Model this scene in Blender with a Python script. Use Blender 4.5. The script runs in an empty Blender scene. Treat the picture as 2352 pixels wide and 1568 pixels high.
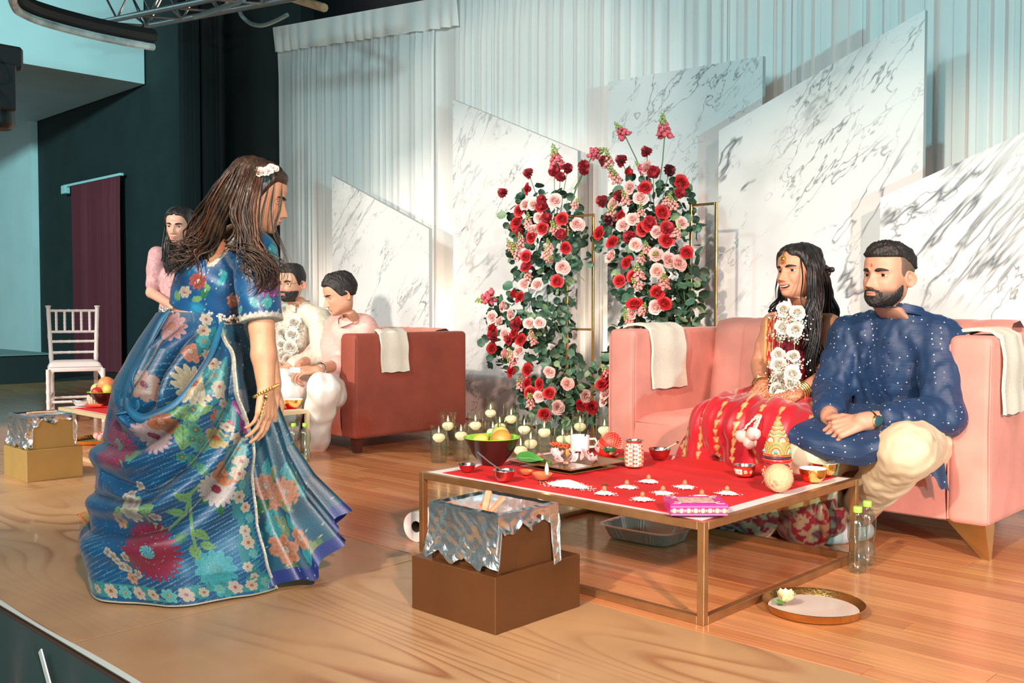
import bpy, bmesh, math, random
import numpy as np
from mathutils import Vector, Matrix
random.seed(7); RNG = np.random.default_rng(7)
C = bpy.context.scene.collection
PI = math.pi
# ------------------------------------------------------------------ camera
# world: +X runs along the stage front, +Y goes up-stage towards the drapes
F, H, CX, CY = 2240.0, 0.92, 1176.0, 784.0
PIT = math.atan(79/F); AZ = math.radians(46.1)
R_ = np.array([math.sin(AZ), math.cos(AZ), 0]); FH = np.array([-math.cos(AZ), math.sin(AZ), 0]); ZZ = np.array([0, 0, 1.])
FWD = FH*math.cos(PIT)-ZZ*math.sin(PIT); UPV = ZZ*math.cos(PIT)+FH*math.sin(PIT); EYE = np.array([0, 0, H])
cd = bpy.data.cameras.new('camera'); cam = bpy.data.objects.new('camera', cd); C.objects.link(cam)
cd.sensor_width = 36.0; cd.lens = 36.0*F/2352; cd.clip_end = 100; cd.clip_start = .05
cam.matrix_world = Matrix(((R_[0], UPV[0], -FWD[0], 0), (R_[1], UPV[1], -FWD[1], 0), (R_[2], UPV[2], -FWD[2], H), (0, 0, 0, 1)))
sc = bpy.context.scene; sc.camera = cam
def ray(px, py): return FWD+R_*(px-CX)/F-UPV*(py-CY)/F
def at(px, py, z=0.): d = ray(px, py); return EYE+d*((z-H)/d[2])        # point of a level surface seen at a picture position
def atv(px, py, v): d = ray(px, py); return EYE+d*(v/d[1])              # point of an up-stage plane
def atd(px, py, D): return EYE+ray(px, py)*D
def proj(P):
    q = np.asarray(P, float)-EYE; dz = q@FWD
    return CX+F*(q@R_)/dz, CY-F*(q@UPV)/dz, dz
# ------------------------------------------------------------------ world, view, light
w = bpy.data.worlds.new('world'); sc.world = w; w.use_nodes = True
w.node_tree.nodes['Background'].inputs[0].default_value = (.55, .72, .74, 1); w.node_tree.nodes['Background'].inputs[1].default_value = .22
sc.view_settings.view_transform = 'Standard'; sc.view_settings.look = 'None'; sc.view_settings.exposure = 0.0; sc.view_settings.gamma = 1
sc.view_settings.use_curve_mapping = False; sc.cycles.transparent_max_bounces = 40
def aim(o, loc, tgt):
    o.location = loc; o.rotation_euler = (Vector(tgt)-Vector(loc)).to_track_quat('-Z', 'Y').to_euler()
def spot(name, loc, tgt, watt, col, deg, blend=.5, rad=.12):
    l = bpy.data.lights.new(name, 'SPOT'); l.energy = watt; l.color = col; l.spot_size = math.radians(deg); l.spot_blend = blend; l.shadow_soft_size = rad
    o = bpy.data.objects.new(name, l); C.objects.link(o); aim(o, loc, tgt); return o
def area(name, loc, tgt, watt, col, sx, sy):
    l = bpy.data.lights.new(name, 'AREA'); l.energy = watt; l.color = col; l.shape = 'RECTANGLE'; l.size = sx; l.size_y = sy
    o = bpy.data.objects.new(name, l); C.objects.link(o); aim(o, loc, tgt); return o
spot('stage_key_light', (-0.6, -3.8, 4.0), (-1.9, 4.2, .40), 2450, (1, .80, .62), 30, .45, .10)
spot('stage_left_key_light', (-6.2, -3.6, 4.0), (-5.9, 3.5, .35), 2900, (1, .85, .72), 38, .35, .10)
spot('pink_side_light', (3.6, -1.2, 3.4), (-1.0, 2.2, 0), 3000, (1, .60, .50), 52, .6, .15)
spot('teal_side_light', (4.6, -.6, 1.15), (-4.6, 5.6, 2.3), 1300, (.30, .92, 1), 66, .5, .10)
spot('teal_house_light', (-5.5, -4.5, 4.6), (-15.5, 4.0, 2.2), 6500, (.42, .95, 1), 50, .6, .2)
area('house_fill', (-1.0, -3.5, 4.6), (-3.0, 3.0, .6), 300, (.84, .95, .92), 5, 3)
spot('drape_wash_light', (-3.0, -4.2, 4.8), (-4.4, 5.8, 3.3), 950, (.50, .92, 1), 48, .5, .3)
spot('panel_warm_light', (-1.5, -3.8, 4.4), (-5.5, 5.5, 1.7), 1500, (1, .86, .74), 23, .5, .1)
for i, (x, e) in enumerate(((-8.7, 80), (-7.95, 140), (-6.45, 170), (-3.35, 200), (-4.95, 60), (-5.7, 60), (-4.45, 60))):
    spot('drape_uplight_%d' % i, (x, 5.64, .25), (x+.05, 5.80, 3.2), e, (1, .82, .66), 70, .8, .05)
# ------------------------------------------------------------------ materials
MATS = {}
def _n(nt, t, **kw):
    n = nt.nodes.new(t)
    for k, v in kw.items():
        if k in n.inputs: n.inputs[k].default_value = v
        else: setattr(n, k, v)
    return n
def col4(c): return (c[0], c[1], c[2], 1)
def mat(name, col, rough=.5, metal=0., noise=0., nscale=20., bump=0., bscale=60., sheen=0., coat=0., trans=0., ior=1.45, emit=0., attr=None, sss=0., spec=.5, ecol=None, stretch=None):
    if name in MATS: return MATS[name]
    m = bpy.data.materials.new(name); m.use_nodes = True; nt = m.node_tree; b = nt.nodes['Principled BSDF']; L = nt.links.new
    b.inputs['Base Color'].default_value = col4(col); b.inputs['Roughness'].default_value = rough; b.inputs['Metallic'].default_value = metal
    b.inputs['Specular IOR Level'].default_value = spec
    if sheen: b.inputs['Sheen Weight'].default_value = sheen; b.inputs['Sheen Roughness'].default_value = .4; b.inputs['Sheen Tint'].default_value = col4([min(1, c*1.4+.15) for c in col])
    if coat: b.inputs['Coat Weight'].default_value = coat; b.inputs['Coat Roughness'].default_value = .12
    if trans: b.inputs['Transmission Weight'].default_value = trans; b.inputs['IOR'].default_value = ior
    if sss: b.inputs['Subsurface Weight'].default_value = sss; b.inputs['Subsurface Radius'].default_value = (.012, .005, .003); b.inputs['Subsurface Scale'].default_value = .6
    if emit: b.inputs['Emission Color'].default_value = col4(ecol or col); b.inputs['Emission Strength'].default_value = emit
    tc = _n(nt, 'ShaderNodeTexCoord'); vec = tc.outputs['Object']
    if stretch:
        mp = _n(nt, 'ShaderNodeMapping'); mp.inputs['Scale'].default_value = stretch; L(vec, mp.inputs['Vector']); vec = mp.outputs['Vector']
    src = None
    if attr:
        a = _n(nt, 'ShaderNodeAttribute', attribute_name=attr); src = a.outputs['Color']; L(src, b.inputs['Base Color'])
    if noise:
        n = _n(nt, 'ShaderNodeTexNoise'); n.inputs['Scale'].default_value = nscale; n.inputs['Detail'].default_value = 4; L(vec, n.inputs['Vector'])
        mr = _n(nt, 'ShaderNodeMapRange'); mr.inputs['To Min'].default_value = 1-noise; mr.inputs['To Max'].default_value = 1+noise
        mr.inputs['From Min'].default_value = .3; mr.inputs['From Max'].default_value = .7; L(n.outputs['Fac'], mr.inputs['Value'])
        mx = _n(nt, 'ShaderNodeMix', data_type='RGBA', blend_type='MULTIPLY'); mx.inputs[0].default_value = 1
        if src: L(src, mx.inputs[6])
        else: mx.inputs[6].default_value = col4(col)
        L(mr.outputs[0], mx.inputs[7]); L(mx.outputs[2], b.inputs['Base Color'])
    if bump:
        n = _n(nt, 'ShaderNodeTexNoise'); n.inputs['Scale'].default_value = bscale; n.inputs['Detail'].default_value = 3; L(vec, n.inputs['Vector'])
        bp = _n(nt, 'ShaderNodeBump'); bp.inputs['Strength'].default_value = bump; bp.inputs['Distance'].default_value = .01; L(n.outputs['Fac'], bp.inputs['Height']); L(bp.outputs[0], b.inputs['Normal'])
    MATS[name] = m; return m
def ramp(nt, pts):
    r = _n(nt, 'ShaderNodeValToRGB'); e = r.color_ramp.elements
    while len(e) < len(pts): e.new(.5)
    for k, (p, c) in zip(e, pts): k.position = p; k.color = col4(c)
    return r
def hardwood():
    m = bpy.data.materials.new('hardwood_planks'); m.use_nodes = True; nt = m.node_tree; b = nt.nodes['Principled BSDF']; L = nt.links.new
    oi = _n(nt, 'ShaderNodeObjectInfo'); ge = _n(nt, 'ShaderNodeNewGeometry'); ad = _n(nt, 'ShaderNodeMath', operation='ADD'); fr = _n(nt, 'ShaderNodeMath', operation='FRACT')
    L(oi.outputs['Random'], ad.inputs[0]); L(ge.outputs['Random Per Island'], ad.inputs[1]); L(ad.outputs[0], fr.inputs[0])
    r = ramp(nt, ((0, (.42, .17, .065)), (.3, (.50, .22, .085)), (.6, (.56, .27, .11)), (.85, (.48, .19, .08)), (1, (.62, .32, .15)))); L(fr.outputs[0], r.inputs[0])
    gp = _n(nt, 'ShaderNodeMapping'); gp.inputs['Scale'].default_value = (2.2, 60, 1); L(ge.outputs['Position'], gp.inputs['Vector'])
    off = _n(nt, 'ShaderNodeVectorMath', operation='ADD'); cb = _n(nt, 'ShaderNodeCombineXYZ'); ml = _n(nt, 'ShaderNodeMath', operation='MULTIPLY'); ml.inputs[1].default_value = 37
    L(fr.outputs[0], ml.inputs[0]); L(ml.outputs[0], cb.inputs[0]); L(gp.outputs[0], off.inputs[0]); L(cb.outputs[0], off.inputs[1])
    n = _n(nt, 'ShaderNodeTexNoise'); n.inputs['Scale'].default_value = 1.0; n.inputs['Detail'].default_value = 5; L(off.outputs[0], n.inputs['Vector'])
    mr = _n(nt, 'ShaderNodeMapRange'); mr.inputs['From Min'].default_value = .3; mr.inputs['From Max'].default_value = .7; mr.inputs['To Min'].default_value = .78; mr.inputs['To Max'].default_value = 1.15; L(n.outputs[0], mr.inputs[0])
    mx = _n(nt, 'ShaderNodeMix', data_type='RGBA', blend_type='MULTIPLY'); mx.inputs[0].default_value = 1; L(r.outputs[0], mx.inputs[6]); L(mr.outputs[0], mx.inputs[7]); L(mx.outputs[2], b.inputs['Base Color'])
    b.inputs['Roughness'].default_value = .26; b.inputs['Coat Weight'].default_value = .25; b.inputs['Coat Roughness'].default_value = .12
    return m
def plywood():
    m = bpy.data.materials.new('plywood_grain'); m.use_nodes = True; nt = m.node_tree; b = nt.nodes['Principled BSDF']; L = nt.links.new
    ge = _n(nt, 'ShaderNodeNewGeometry'); oi = _n(nt, 'ShaderNodeObjectInfo'); cb = _n(nt, 'ShaderNodeCombineXYZ'); ml = _n(nt, 'ShaderNodeMath', operation='MULTIPLY'); ml.inputs[1].default_value = 19; L(oi.outputs['Random'], ml.inputs[0]); L(ml.outputs[0], cb.inputs[1])
    ad = _n(nt, 'ShaderNodeVectorMath', operation='ADD'); L(ge.outputs['Position'], ad.inputs[0]); L(cb.outputs[0], ad.inputs[1])
    n = _n(nt, 'ShaderNodeTexNoise'); n.inputs['Scale'].default_value = 1.0; n.inputs['Detail'].default_value = .8; n.inputs['Distortion'].default_value = .45
    mp = _n(nt, 'ShaderNodeMapping'); mp.inputs['Scale'].default_value = (.42, 2.6, 1); L(ad.outputs[0], mp.inputs[0]); L(mp.outputs[0], n.inputs['Vector'])
    k = _n(nt, 'ShaderNodeMath', operation='MULTIPLY'); k.inputs[1].default_value = 21; L(n.outputs[0], k.inputs[0]); f = _n(nt, 'ShaderNodeMath', operation='FRACT'); L(k.outputs[0], f.inputs[0])
    r = ramp(nt, ((0, (.40, .24, .115)), (.10, (.43, .27, .135)), (.60, (.41, .25, .122)), (.90, (.27, .115, .05)), (1, (.38, .22, .105)))); n3 = _n(nt, 'ShaderNodeTexNoise'); n3.inputs['Scale'].default_value = .9; n3.inputs['Detail'].default_value = 2; L(ad.outputs[0], n3.inputs['Vector']); m3 = _n(nt, 'ShaderNodeMapRange'); m3.inputs['From Min'].default_value = .42; m3.inputs['From Max'].default_value = .60; m3.inputs['To Min'].default_value = .12; L(n3.outputs[0], m3.inputs['Value']); f2 = _n(nt, 'ShaderNodeMath', operation='MULTIPLY'); L(f.outputs[0], r.inputs[0]); mz = _n(nt, 'ShaderNodeMix', data_type='RGBA'); mz.inputs[6].default_value = (.41, .25, .122, 1); L(m3.outputs[0], mz.inputs[0]); L(r.outputs[0], mz.inputs[7])
    n2 = _n(nt, 'ShaderNodeTexNoise'); n2.inputs['Scale'].default_value = 3; n2.inputs['Detail'].default_value = 6; L(ge.outputs['Position'], n2.inputs['Vector'])
    mr = _n(nt, 'ShaderNodeMapRange'); mr.inputs['From Min'].default_value = .3; mr.inputs['From Max'].default_value = .7; mr.inputs['To Min'].default_value = .85; mr.inputs['To Max'].default_value = 1.1; L(n2.outputs[0], mr.inputs[0])
    mx = _n(nt, 'ShaderNodeMix', data_type='RGBA', blend_type='MULTIPLY'); mx.inputs[0].default_value = 1; L(mz.outputs[2], mx.inputs[6]); L(mr.outputs[0], mx.inputs[7]); L(mx.outputs[2], b.inputs['Base Color'])
    b.inputs['Roughness'].default_value = .38; b.inputs['Coat Weight'].default_value = .1; return m
def marble():
    m = bpy.data.materials.new('veined_marble_print'); m.use_nodes = True; nt = m.node_tree; b = nt.nodes['Principled BSDF']; L = nt.links.new
    ge = _n(nt, 'ShaderNodeNewGeometry'); oi = _n(nt, 'ShaderNodeObjectInfo'); ml = _n(nt, 'ShaderNodeMath', operation='MULTIPLY'); ml.inputs[1].default_value = 31; L(oi.outputs['Random'], ml.inputs[0])
    cb = _n(nt, 'ShaderNodeCombineXYZ'); L(ml.outputs[0], cb.inputs[0]); L(ml.outputs[0], cb.inputs[1])
    rot = _n(nt, 'ShaderNodeMapping'); rot.inputs['Rotation'].default_value = (0, math.radians(48), 0); L(ge.outputs['Position'], rot.inputs[0])
    ad = _n(nt, 'ShaderNodeVectorMath', operation='ADD'); L(rot.outputs[0], ad.inputs[0]); L(cb.outputs[0], ad.inputs[1])
    tot = None
    for sx, sz, det, lo, amt in ((.36, 1.35, 5.5, .013, .95), (.8, 2.4, 5, .008, .80), (1.7, 4.2, 4, .008, .50)):
        mp = _n(nt, 'ShaderNodeMapping'); mp.inputs['Scale'].default_value = (sx, 1, sz); L(ad.outputs[0], mp.inputs[0])
        n = _n(nt, 'ShaderNodeTexNoise'); n.inputs['Scale'].default_value = 1; n.inputs['Detail'].default_value = det; n.inputs['Roughness'].default_value = .62; n.inputs['Distortion'].default_value = .35; L(mp.outputs[0], n.inputs['Vector'])
        s = _n(nt, 'ShaderNodeMath', operation='SUBTRACT'); s.inputs[1].default_value = .5; L(n.outputs[0], s.inputs[0]); a = _n(nt, 'ShaderNodeMath', operation='ABSOLUTE'); L(s.outputs[0], a.inputs[0])
        mr = _n(nt, 'ShaderNodeMapRange'); mr.inputs['From Min'].default_value = 0; mr.inputs['From Max'].default_value = lo; mr.inputs['To Min'].default_value = amt; mr.inputs['To Max'].default_value = 0; L(a.outputs[0], mr.inputs[0])
        g = _n(nt, 'ShaderNodeTexNoise'); g.inputs['Scale'].default_value = 1.6*sz/1.5; L(ad.outputs[0], g.inputs['Vector'])
        gm = _n(nt, 'ShaderNodeMapRange'); gm.inputs['From Min'].default_value = .42; gm.inputs['From Max'].default_value = .60; L(g.outputs[0], gm.inputs[0])
        q = _n(nt, 'ShaderNodeMath', operation='MULTIPLY'); L(mr.outputs[0], q.inputs[0]); L(gm.outputs[0], q.inputs[1])
        if tot is None: tot = q.outputs[0]
        else:
            t = _n(nt, 'ShaderNodeMath', operation='MAXIMUM'); L(tot, t.inputs[0]); L(q.outputs[0], t.inputs[1]); tot = t.outputs[0]
    cl = _n(nt, 'ShaderNodeTexNoise'); cl.inputs['Scale'].default_value = 1.3; cl.inputs['Detail'].default_value = 3; L(ad.outputs[0], cl.inputs['Vector'])
    r0 = ramp(nt, ((.35, (.68, .68, .67)), (.55, (.65, .64, .63)), (.72, (.50, .50, .49)))); L(cl.outputs[0], r0.inputs[0])
    mx = _n(nt, 'ShaderNodeMix', data_type='RGBA'); L(tot, mx.inputs[0]); L(r0.outputs[0], mx.inputs[6]); mx.inputs[7].default_value = (.10, .11, .12, 1); L(mx.outputs[2], b.inputs['Base Color'])
    b.inputs['Roughness'].default_value = .42; return m
def voile(name, col, tr=.35):
    m = bpy.data.materials.new(name); m.use_nodes = True; nt = m.node_tree; L = nt.links.new
    b = nt.nodes['Principled BSDF']; out = nt.nodes['Material Output']; b.inputs['Base Color'].default_value = col4(col); b.inputs['Roughness'].default_value = .8; b.inputs['Sheen Weight'].default_value = .2
    t = _n(nt, 'ShaderNodeBsdfTranslucent'); t.inputs[0].default_value = col4(col); mx = _n(nt, 'ShaderNodeMixShader'); mx.inputs[0].default_value = tr
    L(b.outputs[0], mx.inputs[1]); L(t.outputs[0], mx.inputs[2]); L(mx.outputs[0], out.inputs[0]); return m
def glass(name, col, rough=0., ior=1.45):
    m = bpy.data.materials.new(name); m.use_nodes = True; nt = m.node_tree; L = nt.links.new; out = nt.nodes['Material Output']; nt.nodes.remove(nt.nodes['Principled BSDF'])
    tr = _n(nt, 'ShaderNodeBsdfTransparent'); tr.inputs[0].default_value = col4(col); gl = _n(nt, 'ShaderNodeBsdfGlossy'); gl.inputs['Roughness'].default_value = .04+rough
    lw = _n(nt, 'ShaderNodeLayerWeight'); pw = _n(nt, 'ShaderNodeMath', operation='POWER'); pw.inputs[1].default_value = 4.0; L(lw.outputs['Facing'], pw.inputs[0]); fr = _n(nt, 'ShaderNodeMath', operation='MULTIPLY_ADD'); fr.inputs[1].default_value = .85*(ior-1)/.45; fr.inputs[2].default_value = 1.6*((ior-1)/(ior+1))**2; L(pw.outputs[0], fr.inputs[0]); mx = _n(nt, 'ShaderNodeMixShader'); L(fr.outputs[0], mx.inputs[0]); L(tr.outputs[0], mx.inputs[1]); L(gl.outputs[0], mx.inputs[2]); L(mx.outputs[0], out.inputs[0]); return m
M_WOOD, M_PLY, M_MARB = hardwood(), plywood(), marble()
M_VOILE = voile('white_voile', (.86, .85, .83), .25)
M_GLASS, M_WATER, M_PET = glass('clear_glass', (.95, .98, .96)), glass('clear_water', (.93, .97, .95), ior=1.2), glass('clear_plastic', (.90, .95, .96), .06, 1.75)
BLACK = mat('black_paint', (.010, .016, .016), .8, noise=.2, nscale=3)
BLKCLOTH = mat('black_cloth', (.008, .011, .012), .9, sheen=.15)
WHITEWALL = mat('white_wall_paint', (.62, .66, .65), .8, noise=.04, nscale=2)
GOLD = mat('gold_paint', (.40, .205, .085), .36, .75, noise=.15, nscale=14, bump=.05, bscale=90)
GOLDM = mat('polished_gold', (.95, .62, .20), .18, 1., bump=.25, bscale=110)
BRASS = mat('brass', (.80, .50, .20), .18, 1., noise=.15, nscale=9)
STEEL = mat('steel', (.72, .72, .72), .2, 1.)
FOIL = mat('aluminium_foil', (.90, .91, .92), .26, 1., bump=.25, bscale=24)
REDCLOTH = mat('red_cloth', (.62, .012, .014), .75, noise=.12, nscale=5, bump=.1, bscale=300)
WHITE = mat('white_gloss_paint', (.80, .79, .78), .35)
PAPER = mat('white_paper', (.80, .80, .79), .85)
TOWEL = mat('ivory_terry', (.74, .70, .58), .95, bump=.8, bscale=260, sheen=.2)
PINKV = mat('dusty_pink_velvet', (.60, .245, .20), .8, noise=.20, nscale=3.5, sheen=.5, bump=.35, bscale=9)
RUSTV = mat('rust_velvet_shaded', (.23, .045, .024), .75, noise=.14, nscale=6, sheen=.45, bump=.05, bscale=200)  # arm velvet, darkened with the shade of the sofa's flank
RED, DKRED, BLK = mat('red_enamel', (.55, .02, .02), .3, noise=.1), mat('dark_red', (.20, .01, .015), .5), mat('black_plastic', (.012, .012, .013), .35)
# ------------------------------------------------------------------ mesh helpers
def thing(name, label, cat, loc=(0, 0, 0), rz=0., group=None):
    o = bpy.data.objects.new(name, None); C.objects.link(o); o.location = loc; o.rotation_euler = (0, 0, rz); o.empty_display_size = .1
    o['label'] = label; o['category'] = cat
    if group: o['group'] = group
    return o
def tag(o, label, cat, group=None):
    o['label'] = label; o['category'] = cat
    if group: o['group'] = group
    return o
def struct(o): o['kind'] = 'structure'; return o
class MB:
    def __init__(s): s.v = []; s.f = []; s.c = []; s.n = 0; s.mi = []
    def add(s, V, Fc, col=None, mi=0):
        V = np.asarray(V, float).reshape(-1, 3); s.v.append(V); n = s.n
        s.f += [tuple(int(i)+n for i in f) for f in Fc]; s.mi += [mi]*len(Fc); s.n += len(V)
        c = np.ones((len(V), 3)) if col is None else (np.tile(np.asarray(col, float), (len(V), 1)) if np.ndim(col) == 1 else np.asarray(col)); s.c.append(c); return s
    def box(s, c, d, bev=0., rot=None, col=None, mi=0, seg=1):
        bm = bmesh.new(); bmesh.ops.create_cube(bm, size=1.0)
        for q in bm.verts: q.co = Vector((q.co.x*d[0], q.co.y*d[1], q.co.z*d[2]))
        if bev: bmesh.ops.bevel(bm, geom=bm.edges[:], offset=bev, segments=seg, affect='EDGES', profile=.5)
        Mx = (rot or Matrix.Identity(3))
        bm.verts.index_update(); V = [Mx @ q.co+Vector(c) for q in bm.verts]; Fc = [[q.index for q in f.verts] for f in bm.faces]; bm.free(); return s.add(V, Fc, col, mi)
    def grid(s, P, wrapu=False, wrapv=False, col=None, mi=0, flip=False):
        P = np.asarray(P, float); a, b = P.shape[:2]; I = np.arange(a*b).reshape(a, b)
        A = I if not wrapu else np.vstack([I, I[:1]])
        if wrapv: A = np.hstack([A, A[:, :1]])
        q = np.stack([A[:-1, :-1], A[1:, :-1], A[1:, 1:], A[:-1, 1:]], -1).reshape(-1, 4)
        if flip: q = q[:, ::-1]
        return s.add(P.reshape(-1, 3), q.tolist(), None if col is None else (col if np.ndim(col) == 1 else np.asarray(col).reshape(-1, 3)), mi)
    def lathe(s, prof, n=24, c=(0, 0, 0), col=None, mi=0, sx=1., sy=1.):
        a = np.linspace(0, 2*PI, n, endpoint=False); p = np.asarray(prof, float)
        P = np.stack([np.outer(p[:, 0], np.cos(a))*sx+c[0], np.outer(p[:, 0], np.sin(a))*sy+c[1], np.repeat(p[:, 1:2], n, 1)+c[2]], -1)
        return s.grid(P, False, True, col, mi, True)
    def tube(s, path, r, n=8, col=None, cap=True, mi=0, flat=1.):
        p = np.asarray(path, float); m = len(p); r = np.full(m, r, float) if np.ndim(r) == 0 else np.asarray(r, float)
        t = np.gradient(p, axis=0); t /= np.linalg.norm(t, axis=1)[:, None]+1e-9
        ref = np.array([0, 0, 1.]) if abs(t[0][2]) < .9 else np.array([1., 0, 0]); A = []; u = np.cross(ref, t[0]); u /= np.linalg.norm(u)
        for k in range(m):
            u = u-t[k]*(u@t[k]); u /= np.linalg.norm(u)+1e-9; A.append(u.copy())
        A = np.array(A); B = np.cross(t, A); th = np.linspace(0, 2*PI, n, endpoint=False)
        P = p[:, None]+r[:, None, None]*(np.cos(th)[None, :, None]*A[:, None]+flat*np.sin(th)[None, :, None]*B[:, None])
        cc = col if (col is None or np.ndim(col) == 1) else np.repeat(np.asarray(col)[:, None], n, 1)
        s.grid(P, False, True, cc, mi, True)
        if cap:
            k = s.n-m*n; s.f.append(tuple(range(k+n-1, k-1, -1))); s.f.append(tuple(range(s.n-n, s.n))); s.mi += [mi, mi]
        return s
    def ball(s, c, r, nu=12, nv=8, col=None, mi=0, rot=None):
        r = np.full(3, r, float) if np.ndim(r) == 0 else np.asarray(r, float)
        th = np.linspace(0, 2*PI, nu, endpoint=False); ph = np.linspace(.02, PI-.02, nv)
        P = np.stack([np.outer(np.sin(ph), np.cos(th))*r[0], np.outer(np.sin(ph), np.sin(th))*r[1], np.outer(np.cos(ph), np.ones(nu))*r[2]], -1)
        if rot is not None: P = P @ np.asarray(rot).T
        return s.grid(P+np.asarray(c, float), False, True, col, mi)
    def mesh(s, name, smooth=True):
        m = bpy.data.meshes.new(name); V = np.vstack(s.v); m.from_pydata(V.tolist(), [], s.f)
        m.polygons.foreach_set('material_index', s.mi)
        if any((c != 1).any() for c in s.c):
            a = m.color_attributes.new('Col', 'FLOAT_COLOR', 'POINT'); cc = np.hstack([np.vstack(s.c), np.ones((len(V), 1))]); a.data.foreach_set('color', cc.ravel())
        if smooth: m.shade_smooth()
        m.update(); return m
    def build(s, name, material, parent=None, smooth=True, loc=None):
        m = s.mesh(name, smooth)
        for q in (material if isinstance(material, (list, tuple)) else [material]): m.materials.append(q)
        o = bpy.data.objects.new(name, m); C.objects.link(o)
        if parent: o.parent = parent
        if loc is not None: o.location = loc
        if smooth and len(m.polygons) < 4000:
            try: m.set_sharp_from_angle(angle=math.radians(38))
            except Exception: pass
        return o
def dup(root, loc=None, rz=None, label=None, group=None):
    def cp(o, par):
        n = o.copy(); C.objects.link(n); n.parent = par
        for ch in list(o.children): cp(ch, n)
        return n
    r = cp(root, root.parent)
    if loc is not None: r.location = loc
    if rz is not None: r.rotation_euler = (0, 0, rz)
    if label: r['label'] = label
    if group: r['group'] = group
    return r
def rotz(a): return Matrix.Rotation(a, 3, 'Z')
def align(d, up=(0, 0, 1)):
    d = Vector(d).normalized(); return d.to_track_quat('Z', 'Y').to_matrix()
def smoothn(V, k=1):
    return V
def vnoise(P, scale, seed=0, octv=2):
    """cheap smooth noise: sums of sines in random directions, about -1..1"""
    r = np.random.default_rng(seed); P = np.asarray(P, float); out = np.zeros(P.shape[:-1]); amp = 1.; tot = 0
    for o in range(octv):
        for _ in range(5):
            d = r.normal(size=3); d /= np.linalg.norm(d); out += amp*np.sin(P@d*scale*(2**o)*2*PI+r.uniform(0, 6.28)); tot += amp*.5
        amp *= .5
    return out/tot
# ------------------------------------------------------------------ setting: floor of hardwood and plywood, walls, drapes
fl = struct(MB().box((-5.6, 3.6, -.06), (17.6, 5.1, .08)).build('floor', mat('subfloor', (.05, .03, .02), .8), smooth=False))
PW = .083
def plank_mesh(Lg):
    return MB().box((0, 0, 0), (Lg, PW-.0008, .02), .0003)
plank_lens = (.55, .8, 1.05, 1.35, 1.7); pm = []
for Lg in plank_lens:
    m_ = plank_mesh(Lg).mesh('plank', False); m_.materials.append(M_WOOD); pm.append(m_)
pl = []; v = 2.345+PW/2
while v < 6.05:
    x = 2.6-random.random()*1.2
    while x > -13.6:
        k = random.randrange(5); Lg = plank_lens[k]; cxp = x-Lg/2-.0006
        px, py, dz = proj((cxp, v, 0)) if (np.array((cxp, v, 0))-EYE)@FWD > .5 else (9999, 9999, 1)
        vis = -300 < px < 2650 and py < 1700; pl.append((dz if vis else 99, k, cxp, v)); x -= Lg+.0012
    v += PW
pl.sort(); rest = MB()
for i, (dz, k, x, v) in enumerate(pl):
    if i < 290:
        o = bpy.data.objects.new('plank', pm[k]); C.objects.link(o); o.parent = fl; o.location = (x, v, -.010-random.random()*.0006)
    elif dz < 99 or v > 2:
        rest.box((x, v, -.010), (plank_lens[k], PW-.0008, .02))
o = rest.build('distant_planks', M_WOOD, fl, False); o['kind'] = 'stuff'
for x0, x1 in ((-.252, 2.185), (-2.696, -.258), (-5.141, -2.702), (-7.584, -5.147), (-10.03, -7.59), (-12.4, -10.033)):
    MB().box(((x0+x1)/2, (1.07+2.34)/2, -.010), (x1-x0, 1.266, .02), .0003).build('plywood_sheet', M_PLY, fl, False)
for x in (-.255, -2.699, -5.1445, -7.587, -10.0315): MB().box((x, 1.705, -.0085), (.008, 1.26, .014)).build('seam_shade_strip', mat('seam_shade_paint', (.02, .012, .008), .9), fl, False)  # dark strips added in the seams to stand in for their shade
struct(MB().box((-4, -3, -.98), (26, 8.4, .1)).build('trim_1', mat('hall_floor', (.05, .045, .04), .6), smooth=False))
# stage skirt: pleated black cloth hung from the stage edge with a strip of white tape
P = np.zeros((220, 12, 3)); xs = np.linspace(-7, 2.4, 220)
for j in range(12):
    t = j/11; P[:, j, 0] = xs+.02*t*np.sin(xs*9); P[:, j, 1] = 1.062-.018-.055*t**.6*(1+np.sin(xs*21+2*np.sin(xs*3.1)))-.035*t; P[:, j, 2] = -.012-.9*t
sk = thing('stage_skirt', 'dark green-black pleated cloth skirt hung along the plywood stage edge', 'stage skirt', (0, 0, 0))
MB().grid(P).build('cloth', mat('stage_skirt_cloth', (.010, .035, .033), .85, sheen=.3), sk)
xs2 = np.linspace(-5, 2.3, 80); tp = MB()
tp.grid(np.stack([np.stack([xs2, 1.052+0*xs2, .0012+0*xs2], -1), np.stack([xs2, 1.068+.004*np.sin(xs2*7), .0014+0*xs2], -1)], 1)); tp.build('edge_tape', mat('worn_edge_tape', (.50, .60, .58), .7), sk)
a0, a1 = at(188, 1490), at(118, 1565); d = np.array([a1[0]-a0[0], a1[1]-a0[1]])
MB().box((-2.72, 1.012, -.10), (.022, .004, .19), rot=Matrix.Rotation(math.radians(-38), 3, 'Y')).build('loose_tape', mat('grey_tape', (.55, .62, .60), .6), sk)
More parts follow.
